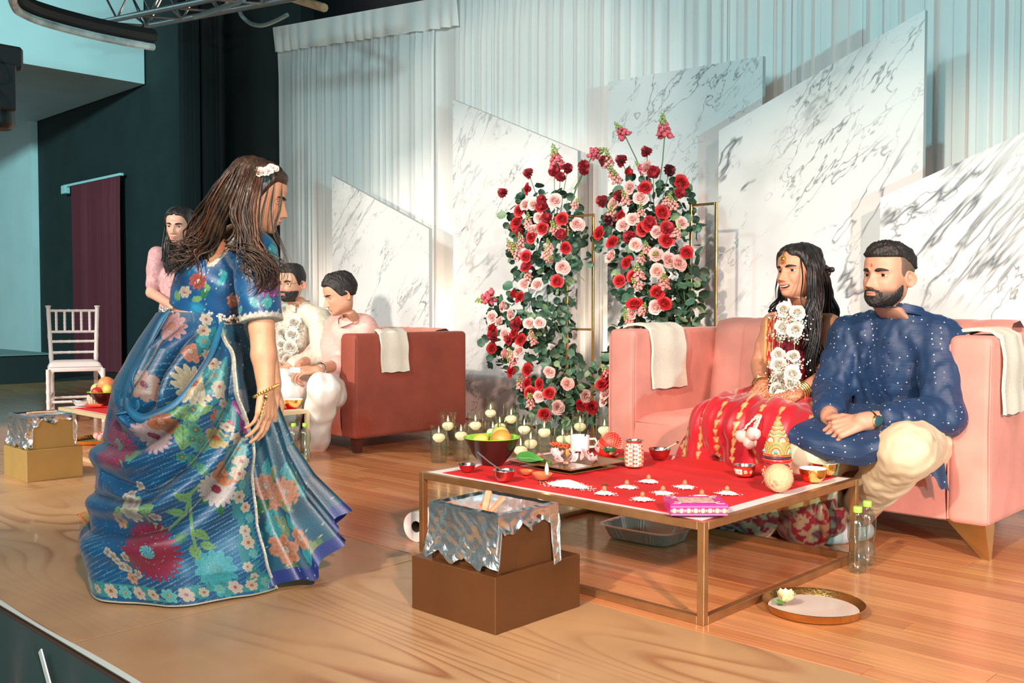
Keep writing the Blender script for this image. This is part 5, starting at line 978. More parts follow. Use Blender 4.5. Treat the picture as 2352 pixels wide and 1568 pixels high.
def ear_pts(side):
    n, m = 26, 9; A = []
    for f in np.linspace(0, 1, m):
        row = []
        for a in np.linspace(0, 2*PI, n, endpoint=False):
            ex, ez = .075*math.cos(a)*(1-.25*(math.sin(a) < 0)*abs(math.sin(a))), .135*math.sin(a); h = .050*math.exp(-((f-.86)/.14)**2)-.012*math.exp(-((f-.45)/.3)**2)+.020*math.exp(-((f-.4)/.12)**2)*(math.cos(a-.6) > 0)
            row.append((side*(.030+h+.030*(ex < 0)*abs(ex)/.07), ex*f, ez*f))
        A.append(row)
    A.append([(side*-.02, q[1]*.97, q[2]*.97) for q in A[-1]])
    return np.array(A)
SKINM = {}
def skin_mat(name, tone): return mat('skin_'+name, tone, .5, attr='Col', sss=.10, noise=.05, nscale=40, spec=.4)
class Person:
    """one body mesh (head, neck, trunk, limbs, hands, feet); clothes and hair are added as children"""
    def __init__(s, label, base, tone, mname, hs=.232):
        s.label, s.base, s.tone, s.mname, s.hs = label, np.array(base, float), np.array(tone), mname, hs; s.b = MB(); s.kids = []
    def add_sdf(s, sd, res, disp=None, cuts=(), col=None, lap=1):
        V, Q = sd.mesh(res, disp, cuts, lap=lap); s.b.add(V-s.base, Q, s.tone if col is None else (col(V) if callable(col) else col)); return V, Q
    def set_head(s, pos, fwd, up=(0, 0, 1), roll=0., neck=None, eye=(.0, .0), lid=.5, lipcol=(.45, .12, .10), beard=None, browc=(.015, .01, .008), eyebrow=1., blush=0., **kw):
        """pos: centre of the head (mid height); neck: point where the neck meets the trunk"""
        s.P, s.msk = head(kw); s.Fm = frame(fwd, up, roll); hs = s.hs; s.hpos = np.array(pos, float); s.kw = kw
        P = s.P; cen = np.array([0, 0, .5]); W = (P-cen)*hs@s.Fm.T+s.hpos
        if neck is not None:
            base0 = (np.array([0, -.05, -.40])-cen)*hs@s.Fm.T+s.hpos; k = np.clip((.03-P[..., 2])/.45, 0, 1)**1.7; W = W+(np.array(neck)-base0)*k[..., None]
        s.W = W; col = np.tile(s.tone, P.shape[:2]+(1,)); m = s.msk['lips'][..., None]; col = col*(1-.8*m)+np.array(lipcol)*.8*m; m = s.msk['mouth'][..., None]; col = col*(1-m)+np.array((.10, .015, .012))*m
        X, Y, Z = P[..., 0], P[..., 1], P[..., 2]; fr = np.clip(s.msk['c'], 0, 1)[None]
        rd = np.exp(-((np.abs(X)-.19)/.10)**2-((Z-.36)/.10)**2)*fr*(.10+blush); col = col*(1-rd[..., None])+np.array((.62, .16, .11))*rd[..., None]
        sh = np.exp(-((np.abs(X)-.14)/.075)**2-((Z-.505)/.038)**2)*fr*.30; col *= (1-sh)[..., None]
        if beard is not None: bm_ = beard(X, Y, Z)[..., None]; col = col*(1-bm_)+np.array((.022, .013, .010))*bm_
        s.b.grid(W-s.base, False, True, col, 0, True); 
        s.tohead = lambda q: (np.asarray(q, float)-cen)*hs@s.Fm.T+s.hpos
        for sd in (-1, 1):
            E_ = ear_pts(sd); a = .30*sd; tl = -.14; E2 = E_.copy(); E2[..., 1] = E_[..., 1]*math.cos(tl)-E_[..., 2]*math.sin(tl); E2[..., 2] = E_[..., 1]*math.sin(tl)+E_[..., 2]*math.cos(tl); E3 = E2.copy(); E3[..., 0] = E2[..., 0]-sd*E2[..., 1]*.45; E3 = E3+np.array([sd*.315, -.06, .44]); s.b.grid(s.tohead(E3)-s.base, False, True, s.tone*np.array([1.02, .92, .9]), 0, sd > 0)
        # eyes with lids
        s.eyes = []
        for sd in (-1, 1):
            r = .069; xz = (sd*.148, .505); ysurf = s.surf(*xz); c = np.array([xz[0], ysurf-r+.024, xz[1]]); th = np.linspace(0, 2*PI, 40, endpoint=False); ph = np.linspace(0, PI*.62, 26); gx, gz = eye; ax = unit((gx, 1, gz)); R = frame(ax)
            Q = np.stack([np.outer(np.sin(ph), np.cos(th)), np.outer(np.cos(ph), np.ones(40)), np.outer(np.sin(ph), np.sin(th))], -1)*r; cc = np.ones(Q.shape)*np.array((.72, .68, .66)); ri = np.repeat((ph)[:, None], 40, 1); cc[ri < .52] = (.05, .022, .012); cc[ri < .22] = (.004, .004, .004); s.eyes.append((s.tohead(Q@R.T+c), cc))
            # lids: sphere shell cut to an almond
            rl = r*1.07; nph, nth = 30, 14; A = np.linspace(-1.05, 1.05, nph)
            for top in (1, -1):
                edge = (.50*np.clip(1-(A/1.0)**2, 0, 1)**.55*(lid if top > 0 else .62)*1.0)*top-.02; far = 1.05*top; L = np.array([[(rl*math.sin(a)*math.cos(e), rl*math.cos(a)*math.cos(e), rl*math.sin(e)) for e in np.linspace(edge[i], far, nth)] for i, a in enumerate(A)]); L[:, :, 0] *= 1.12
                lc = np.tile(s.tone*.93, (nph, nth, 1)); 
                if top > 0: lc[:, :2] = (.02, .012, .01)
                else: lc[:, :1] = s.tone*.6
                s.b.grid(s.tohead(L+c)-s.base, False, False, lc, 0, top > 0)
        s.brow = []
        for sd in (-1, 1):
            n = 22; A = []
            for i, f in enumerate(np.linspace(0, 1, n)):
                x = sd*(.055+.185*f); zc = .575+.028*math.sin(f*2.3)-.020*f; hh = .015*eyebrow*(1-f)**.5*(.6+1.2*min(1, f*5))+.002; A.append([(x, s.surf(x, zc+q*hh)+.008*(1-q*q)+.001, zc+q*hh) for q in np.linspace(-1, 1, 5)])
            s.brow.append(s.tohead(np.array(A)))
        s.browc = browc; return s
    def surf(s, x, z):
        P = s.P; m = (s.msk['c'] > .15); Q = P[:, m].reshape(-1, 3); d = (Q[:, 0]-x)**2+(Q[:, 2]-z)**2; i = np.argsort(d)[:4]; w_ = 1/(d[i]+1e-6); return float((Q[i, 1]*w_).sum()/w_.sum())
    def finish(s, smooth=True, rough=.5):
        m = skin_mat(s.mname, s.tone); o = s.b.build('person', m); o.location = s.base; tag(o, s.label, 'person'); s.o = o
        for W, cc in s.eyes: s.child(MB().grid(W, False, True, cc), 'eye', mat('eyeball', (1, 1, 1), .12, attr='Col'))
        for W in s.brow: s.child(MB().grid(W), 'eyebrow', mat('eyebrow_hair', s.browc, .7))
        return s
    def child(s, mb, name, m, sub_of=None, label=None):
        mb.v = [v-s.base for v in mb.v]; o = mb.build(name, m, s.o if sub_of is None else sub_of)
        if label: o['label'] = label
        return o
    def shell(s, mask, thick, noise_amp=.0, nsc=6, seed=0):
        """hair or beard lying on the head: the masked part of the head surface pushed outwards"""
        W = s.W; n = np.cross(np.gradient(W, axis=1), np.gradient(W, axis=0)); n /= np.linalg.norm(n, axis=-1)[..., None]+1e-9; cc = s.hpos; sg = np.sign(((W-cc)*n).sum(-1).mean()); n *= sg
        X, Y, Z = s.P[..., 0], s.P[..., 1], s.P[..., 2]; m = np.clip(mask(X, Y, Z), 0, 1); t = thick(X, Y, Z) if callable(thick) else thick; nz = 1+noise_amp*vnoise(s.P*np.array([1, 1, .6]), nsc, seed, 3); V = W+n*(m*t*nz-.020*(1-m)**2)[..., None]*s.hs
        nr, ns = m.shape; I = np.arange(nr*ns).reshape(nr, ns); A = np.hstack([I, I[:, :1]]); mm = np.hstack([m, m[:, :1]]); q = np.stack([A[:-1, :-1], A[:-1, 1:], A[1:, 1:], A[1:, :-1]], -1).reshape(-1, 4); qm = np.stack([mm[:-1, :-1], mm[:-1, 1:], mm[1:, 1:], mm[1:, :-1]], -1).reshape(-1, 4).max(1); q = q[qm > .02]; u, inv = np.unique(q, return_inverse=True); return V.reshape(-1, 3)[u], inv.reshape(-1, 4).tolist()
def hand(sd, wrist, d, n, side, curl=(.35, .4, .45, .5), thumb=(.5, .3), sz=1., spread=.10, k=.0018):
    """palm and five fingers. d: wrist to knuckles, n: where the palm faces, side: +1/-1 thumb on d x n or opposite"""
    d = unit(d); n = unit(n-d*(np.dot(n, d))); s = np.cross(d, n)*side; W = np.asarray(wrist, float); L = .085*sz
    sd.cap(W-d*.02, W+d*.02, .024*sz, .024*sz, .012, (n, .75)); 
    for i, (off, fl_, fr) in enumerate(((.030, (.044, .027, .022), .0092), (.0105, (.049, .031, .023), .0096), (-.009, (.045, .029, .022), .0090), (-.027, (.034, .021, .019), .0076))):
        base = W+s*off*sz*.62+d*.018*sz; kn = W+d*L*(1.0-.06*abs(i-1))+s*off*sz-n*.002; sd.cap(base, kn, .0150*sz, .0112*sz, .007); p = kn; a = curl[i] if np.ndim(curl) else curl; ang = 0; dd = d+s*spread*(1-i*.72); dd = unit(dd)
        for j, sl in enumerate(fl_): ang += a*(1.0, 1.15, .8)[j]; q = p+(dd*math.cos(ang)+n*math.sin(ang))*sl*sz; sd.cap(p, q, fr*.93*sz*(1-.09*j), fr*.93*sz*(1-.09*(j+1)), k if j else .005); p = q
    tb = W+d*.020*sz+s*.022*sz+n*.006*sz; td = unit(d*.72+s*.75+n*.28*thumb[1]); t1 = tb+td*.040*sz; t2d = unit(td+d*.25+n*thumb[0]*.6-s*thumb[0]*.5); t2 = t1+t2d*.030*sz; t3 = t2+unit(t2d+n*.15)*.024*sz; sd.cap(tb, t1, .0165*sz, .0125*sz, .010); sd.cap(t1, t2, .0115*sz, .0105*sz, k); sd.cap(t2, t3, .0105*sz, .0085*sz, k)
def locks(b, roots, n_each, path_fn, r0, rng, ncs=7, flat=.55):
    for k, rt in enumerate(roots):
        for j in range(n_each):
            p, r = path_fn(rt, rng); b.tube(p, r, ncs, flat=flat)
def hair_mat(name, c1, c2, sc_=26, rough=.34):
    if name in MATS: return MATS[name]
    m = bpy.data.materials.new(name); m.use_nodes = True; nt = m.node_tree; b = nt.nodes['Principled BSDF']; L = nt.links.new; tc = _n(nt, 'ShaderNodeTexCoord'); mp = _n(nt, 'ShaderNodeMapping'); mp.inputs['Scale'].default_value = (1, 1, .22); L(tc.outputs['Object'], mp.inputs[0]); n = _n(nt, 'ShaderNodeTexNoise'); n.inputs['Scale'].default_value = sc_; n.inputs['Detail'].default_value = 6; L(mp.outputs[0], n.inputs['Vector'])
    r = ramp(nt, ((.32, c1), (.62, c2))); L(n.outputs[0], r.inputs[0]); L(r.outputs[0], b.inputs['Base Color']); b.inputs['Roughness'].default_value = rough; bp = _n(nt, 'ShaderNodeBump'); bp.inputs['Strength'].default_value = .5; bp.inputs['Distance'].default_value = .01; n2 = _n(nt, 'ShaderNodeTexNoise'); n2.inputs['Scale'].default_value = 90; mp2 = _n(nt, 'ShaderNodeMapping'); mp2.inputs['Scale'].default_value = (1, 1, .15); L(tc.outputs['Object'], mp2.inputs[0]); L(mp2.outputs[0], n2.inputs['Vector']); L(n2.outputs[0], bp.inputs['Height']); L(bp.outputs[0], b.inputs['Normal']); MATS[name] = m; return m
def sm(x, a, b): t = np.clip((x-a)/(b-a+1e-9), 0, 1); return t*t*(3-2*t)
# ------------------------------------------------------------------ people
def J(s_, v=None, D=None):                                     # joint seen at a picture position on a known plane
    return atv(s_[0], s_[1], v) if v is not None else atd(s_[0], s_[1], D)
def tassel(): pass
def loops(b, centre, axis, r, rb, col, n=28, e=1.):
    F_ = frame(axis); a = np.linspace(0, 2*PI, n+1)
    b.tube([centre+F_[:, 0]*r*math.cos(q)+F_[:, 2]*r*e*math.sin(q) for q in a], rb, 7, col, cap=False)
def folds(dirv, freq, amp, seed, ani=.25):
    dv = unit(dirv)
    def f(P):
        al = P@dv; Q = P-(al*(1-ani))[:, None]*dv; return amp*vnoise(Q, freq, seed, 2)
    return f
# ---- groom
NAVY = None
def dotted_navy():
    m = bpy.data.materials.new('navy_dotted_silk'); m.use_nodes = True; nt = m.node_tree; b = nt.nodes['Principled BSDF']; L = nt.links.new; tc = _n(nt, 'ShaderNodeTexCoord')
    v = _n(nt, 'ShaderNodeTexVoronoi', feature='F1'); v.inputs['Scale'].default_value = 46; v.inputs['Randomness'].default_value = .3; mp = _n(nt, 'ShaderNodeMapping'); mp.inputs['Rotation'].default_value = (.3, .2, .5); L(tc.outputs['Object'], mp.inputs[0]); L(mp.outputs[0], v.inputs['Vector'])
    r = ramp(nt, ((.10, (.52, .50, .56)), (.15, (.008, .030, .085)))); L(v.outputs['Distance'], r.inputs[0]); n = _n(nt, 'ShaderNodeTexNoise'); n.inputs['Scale'].default_value = 70; mp2 = _n(nt, 'ShaderNodeMapping'); mp2.inputs['Scale'].default_value = (.2, .2, 4); L(tc.outputs['Object'], mp2.inputs[0]); L(mp2.outputs[0], n.inputs['Vector'])
    mr = _n(nt, 'ShaderNodeMapRange'); mr.inputs['To Min'].default_value = .75; mr.inputs['To Max'].default_value = 1.3; L(n.outputs[0], mr.inputs[0]); mx = _n(nt, 'ShaderNodeMix', data_type='RGBA', blend_type='MULTIPLY'); mx.inputs[0].default_value = 1; L(r.outputs[0], mx.inputs[6]); L(mr.outputs[0], mx.inputs[7]); L(mx.outputs[2], b.inputs['Base Color']); b.inputs['Roughness'].default_value = .55; b.inputs['Sheen Weight'].default_value = .12; b.inputs['Sheen Tint'].default_value = (.3, .5, .9, 1); bp = _n(nt, 'ShaderNodeBump'); bp.inputs['Strength'].default_value = .25; bp.inputs['Distance'].default_value = .004; L(n.outputs[0], bp.inputs['Height']); L(bp.outputs[0], b.inputs['Normal']); return m
NAVY = dotted_navy()
def seated_legs(sd, hipL, hipR, kneeL, kneeR, ankL, ankR, r=(.105, .075, .055)):
    for h, k_, a in ((hipL, kneeL, ankL), (hipR, kneeR, ankR)): sd.cap(h, k_, r[0], r[1]); sd.cap(k_, sub(k_, a, .35), r[1], r[1]*.98); sd.cap(sub(k_, a, .35), a, r[1]*.95, r[2])
def foot(sd, ank, d, L=.20, r=.036): d = unit([d[0], d[1], 0]); a = np.array([ank[0], ank[1], r]); sd.cap(np.array([ank[0], ank[1], max(ank[2], .09)]), a, r*1.05, r*1.1); sd.cap(a-d*.03, a+d*L*.55, r*1.1, r*1.0); sd.cap(a+d*L*.5, a+d*L*.82-np.array([0, 0, r*.25]), r*1.05, r*.72)
def groom():
    hd = J((2039, 632), 3.70); nk = J((2074, 742), 3.80); pel = J((2085, 975), 3.98); che = J((2068, 830), 3.88); shL = J((2150, 782), 3.80); shR = J((1962, 772), 3.84); elL = J((2172, 955), 3.70); wrL = J((1980, 968), 3.38); elR = J((1905, 905), 3.72); wrR = J((1905, 958), 3.46)
    hipL, hipR = pel+np.array([.10, -.02, -.03]), pel+np.array([-.10, -.02, -.03]); knL, knR = J((2080, 1034), 3.40), J((1856, 1046), 3.40); akL = np.array([*at(1972, 1240)[:2], .10]); akR = np.array([*at(1900, 1228)[:2], .10])
    p = Person('bearded man in a navy dotted kurta with clasped hands on the pink sofa', (pel[0], pel[1], 0), (.54, .275, .18), 'groom', .236)
    beard = lambda X, Y, Z: np.clip(sm(Z, .33, .20)*sm(Y, -.02, .14)*.95+.40*sm(Z, .56, .30)*sm(Y, -.10, .05)*sm(-Y, -.22, -.12)*sm(np.abs(X), .20, .25), 0, 1)*np.where((np.abs(X) < .085) & (Z > .165) & (Z < .245) & (Y > .3), .15, 1)*sm(Z, -.05, .0)*(1-.9*np.exp(-((np.abs(X)-.15)/.05)**2-((Z-.22)/.05)**2)*(Y > .2)*0)
    fd = -R_*math.sin(math.radians(57))-FH*math.cos(math.radians(57))
    p.set_head(hd, fd+ZZ*-.02, roll=.03, neck=nk, male=1, jaw=1.12, fat=.35, beard=lambda X, Y, Z: .9*beard(X, Y, Z), smile=.25, eyebrow=1.25, eye=(-.12, .0), lid=.55, lipcol=(.48, .20, .16))
    sd = Sdf(.03); sd.chain([pel, sub(pel, che, .5), che, sub(che, nk, .55)], [.15, .145, .135, .085]).cap(shL, shR, .07, .07); sd.cap(nk+ZZ*.02, che+FH*.03, .06, .10); seated_legs(sd, hipL, hipR, knL, knR, akL, akR); p.add_sdf(sd, .011)
    sd = Sdf(.012); sd.chain([elL, wrL], [.050, .033]).chain([elR, wrR], [.048, .033]); dl = unit(J((1915, 990), 3.33)-wrL); nl = unit(np.array([-.35, .55, -.75])); hand(sd, wrL, dl, nl, -1, (.62, .66, .70, .74), (.35, .2), 1.12); dr_ = unit(J((1905, 1010), 3.40)-wrR+np.array([.02, -.02, 0])); hand(sd, wrR, dr_, unit(np.array([.75, .3, -.2])), 1, (.5, .55, .6, .65), (.5, .2), 1.10); p.add_sdf(sd, .0033)
    p.finish(); o = p.o
    # hair: tall dark top, faded sides; beard and moustache
    top = lambda X, Y, Z: sm(Z-(.775-.20*sm(-Y, -.15, .35)), 0, .045); V, Q = p.shell(top, lambda X, Y, Z: .035+.060*sm(Z, .80, 1.0)*sm(Y, -.25, .3)+.02*sm(Y, .2, .4), .35, 11, 3); p.child(MB().add(V, Q), 'hair', hair_mat('black_hair', (.006, .006, .006), (.020, .016, .014), 60, .62))
    fade = lambda X, Y, Z: sm(Z-(.38-.05*sm(-Y, 0, .3)), 0, .2)*sm(-Y, -.16, -.04)*sm(.90-Z, 0, .06); V, Q = p.shell(fade, .010, .3, 30, 4); p.child(MB().add(V, Q), 'faded_side_hair', mat('short_fade_hair', (.13, .085, .06), .8, noise=.5, nscale=400))
    def bm_(X, Y, Z):
        aX = np.abs(X); jaw = sm(.225+.18*sm(-Y, -.30, .0)-Z, 0, .09)*sm(Y, -.02, .07)*sm(Z, -.05, .01); jaw = jaw*(1-np.exp(-(X/.082)**2-((Z-.195)/.034)**2)*1.0)
        mous = np.exp(-((Z-(.262-.20*np.clip(aX-.03, 0, 1)))/.020)**4)*sm(.150-aX, 0, .03)*sm(Y, .22, .30); side = sm(.030-np.abs(aX-.145), 0, .022)*sm(.25-Z, 0, .03)*sm(Z, .08, .13)*sm(Y, .18, .26)
        return np.clip(np.maximum(np.maximum(jaw, mous), side*.9), 0, 1)
    V, Q = p.shell(bm_, .014, .5, 26, 6); p.child(MB().add(V, Q), 'beard', hair_mat('black_hair', 0, 0))
    # kurta
    up = shL-shR; fold = folds((0, .15, 1), 6, .010, 11, .30); f2 = folds(unit(elL-shL+np.array([.6, 0, 0])), 12, .010, 12, 1.2)
    sd = Sdf(.035); sd.chain([pel-ZZ*.02, sub(pel, che, .5), che, sub(che, nk, .5)], [.185, .185, .180, .125]).cap(shL-ZZ*.012, shR-ZZ*.012, .085, .085); sd.cap(sub(nk, shL, .25), shL, .075, .082); sd.cap(sub(nk, shR, .25), shR, .075, .08)
    sd.chain([shL, sub(shL, elL, .5), elL, sub(elL, wrL, .45), sub(elL, wrL, .68)], [.088, .080, .074, .066, .060], .02).chain([shR, sub(shR, elR, .5), elR, sub(elR, wrR, .78)], [.085, .078, .070, .060], .02)
    for h, k_ in ((hipL, knL), (hipR, knR)): sd.cap(h, sub(h, k_, .30), .135, .12, .04)
    sd.cap(pel-ZZ*.03, sub((hipL+hipR)/2, (knL+knR)/2, .35), .13, .11, .05)
    V, Q = sd.mesh(.0095, lambda P: fold(P)+.010*(.4-np.abs(f2(P)/.010)**.8), lap=1); k_ = p.child(MB().add(V, Q), 'kurta', NAVY)
    rows = [[(1888, 928, 3.70), (1930, 922, 3.70), (1990, 928, 3.72), (2050, 935, 3.72), (2085, 940, 3.72), (2112, 945, 3.72)], [(1850, 946, 3.55), (1910, 950, 3.54), (1970, 958, 3.54), (2030, 958, 3.53), (2075, 950, 3.53), (2108, 955, 3.56)],
      [(1812, 970, 3.36), (1870, 982, 3.34), (1940, 996, 3.35), (2000, 994, 3.36), (2050, 975, 3.40), (2085, 968, 3.46)], [(1799, 987, 3.32), (1860, 1008, 3.30), (1930, 1026, 3.31), (1995, 1022, 3.31), (2052, 994, 3.36), (2080, 975, 3.42)], [(1808, 1010, 3.32), (1860, 1033, 3.30), (1930, 1051, 3.31), (2000, 1045, 3.31), (2056, 1014, 3.34), (2078, 988, 3.38)]]
    G0 = np.array([[J(q[:2], q[2]) for q in r_] for r_ in rows]); tr_, tc_ = np.linspace(0, 4, 44), np.linspace(0, 5, 70); G1 = np.stack([[np.interp(tc_, range(6), G0[i, :, c]) for i in range(5)] for c in range(3)], -1); G2 = np.stack([[np.interp(tr_, range(5), G1[:, j, c]) for j in range(70)] for c in range(3)], -1).transpose(1, 0, 2)
    for _ in range(14): G2[1:-1] = (G2[:-2]+2*G2[1:-1]+G2[2:])/4; G2[:, 1:-1] = (G2[:, :-2]+2*G2[:, 1:-1]+G2[:, 2:])/4
    tt_ = np.repeat(np.linspace(0, 1, 44)[:, None], 70, 1); G2 = G2+(.006*np.sin(np.linspace(0, 1, 70)*17+3*tt_)+.004*np.sin(np.linspace(0, 1, 70)*31-5*tt_))[..., None]*(np.array([-.35, -.35, .8]))*((.25+.75*tt_)*(1-np.linspace(0, 1, 70)**3))[..., None]; lp_ = MB().grid(G2); lo_ = G2+np.array([.012, .03, -.03]); lp_.grid(lo_, flip=True); lp_.grid(np.stack([G2[-1], lo_[-1]], 0)); lp_.grid(np.stack([G2[:, 0], lo_[:, 0]], 0)); p.child(lp_, 'kurta_skirt', NAVY, k_)
    cm = MB(); ck = J((2080, 722), 3.79); F_ = frame(p.hpos-nk); 
    A = []
    for z in (0., .012, .034, .036, .034, .0): A.append([nk+np.array([.0, .0, .025])+F_[:, 0]*(.079+(.004 if z else .02)-(.005 if len(A) > 3 else 0))*math.cos(a)+F_[:, 1]*0+unit(np.cross(F_[:, 0], ZZ))*(.083-(.005 if len(A) > 3 else 0))*math.sin(a)+ZZ*(z-.045*max(0, math.sin(a))*1.0*(1)+.02*max(0, -math.sin(a))) for a in np.linspace(PI*.5+.22, PI*2.5-.22, 40)])
    p.child(cm.grid(np.array(A)), 'collar', NAVY, k_)
    b = MB(); pz = J((2062, 800), 3.62); 
    for i in range(7): b.ball(J((2030-2.0*i, 775+22*i), 3.66-.012*i)-FH*.01, .0045, 8, 6)
    p.child(b, 'buttons', mat('navy_button', (.03, .06, .14), .3), k_)['kind'] = 'stuff'
    hx = MB(); a0 = J((2120, 1030), 3.62); A = np.array([[a0+np.array([.06*t+.03*s_, .02*t, -.10*s_-.06*t*s_+.012*math.sin(9*t)]) for s_ in np.linspace(0, 1, 8)] for t in np.linspace(0, 1, 8)]); p.child(hx.grid(A), 'hanging_hem', NAVY, k_)
    # cream trousers
    sd = Sdf(.02); seated_legs(sd, hipL-ZZ*.02, hipL-ZZ*.02, knL, knL, akL+ZZ*.03, akL+ZZ*.03, (.122, .092, .062)); seated_legs(sd, hipR-ZZ*.02, hipR-ZZ*.02, knR, knR, akR+ZZ*.03, akR+ZZ*.03, (.115, .080, .060)); fz = folds(unit(knL-akL), 13, .0055, 21, 1.6); V, Q = sd.mesh(.009, fz); p.child(MB().add(V, Q), 'trousers', mat('cream_cotton', (.60, .48, .32), .75, sheen=.2, noise=.04))
    sd = Sdf(.01); foot(sd, akL, knL-akL+np.array([-.5, -.35, 0])); foot(sd, akR, np.array([-.6, -.5, 0])); V, Q = sd.mesh(.006); p.child(MB().add(V, Q), 'socks', mat('pale_grey_sock', (.42, .42, .40), .85))
    # watch and thread bracelets
    wp = sub(wrL, elL, .10); ax = unit(elL-wrL); b = MB(); loops(b, wp, ax, .037, .0055, (.60, .42, .15), e=.85); w_ = tag(b.build('wristwatch', mat('watch_gold', (.75, .52, .2), .22, 1.)), 'gold wristwatch with dark blue dial on the clasped hand of the man in navy', 'watch')
    out = unit(np.cross(ax, [0, 0, 1.])); out = -out if out@FH > 0 else out; F_ = frame(out); dc_ = wp+out*.040+ZZ*.004; f_ = MB(); 
    dm = lambda r, h0, h1: [[dc_+F_[:, 0]*rr*math.cos(a)+F_[:, 2]*rr*math.sin(a)+out*hh for a in np.linspace(0, 2*PI, 28, endpoint=False)] for rr, hh in ((r, h0), (r, h1), (r*.9, h1+.001), (.0005, h1+.001))]
    f_.grid(np.array(dm(.021, -.008, .003)), False, True); f_.build('case', MATS['watch_gold'], w_); f_ = MB().grid(np.array(dm(.0175, .003, .0042)), False, True); f_.build('dial', mat('watch_dial', (.02, .07, .09), .2), w_)
    b = MB()
    for k in range(4): loops(b, sub(wrR, elR, .14+.09*k), unit(elR-wrR)+RNG.normal(size=3)*.15, .035, .0022, (.62, .07, .03) if k < 3 else (.7, .5, .2), e=.9)
    tag(b.build('thread_bracelet', mat('bangle_col', (1, 1, 1), .5, attr='Col')), 'red thread bracelet on the other wrist of the man in navy', 'bracelet')
    b = MB(); q = p.tohead((0.012, p.surf(.012, .665)+.004, .66)); b.ball(q, (.0022, .0022, .0075), 8, 6); p.child(b, 'tilak', mat('red_paste', (.5, .04, .03), .6))
    return p
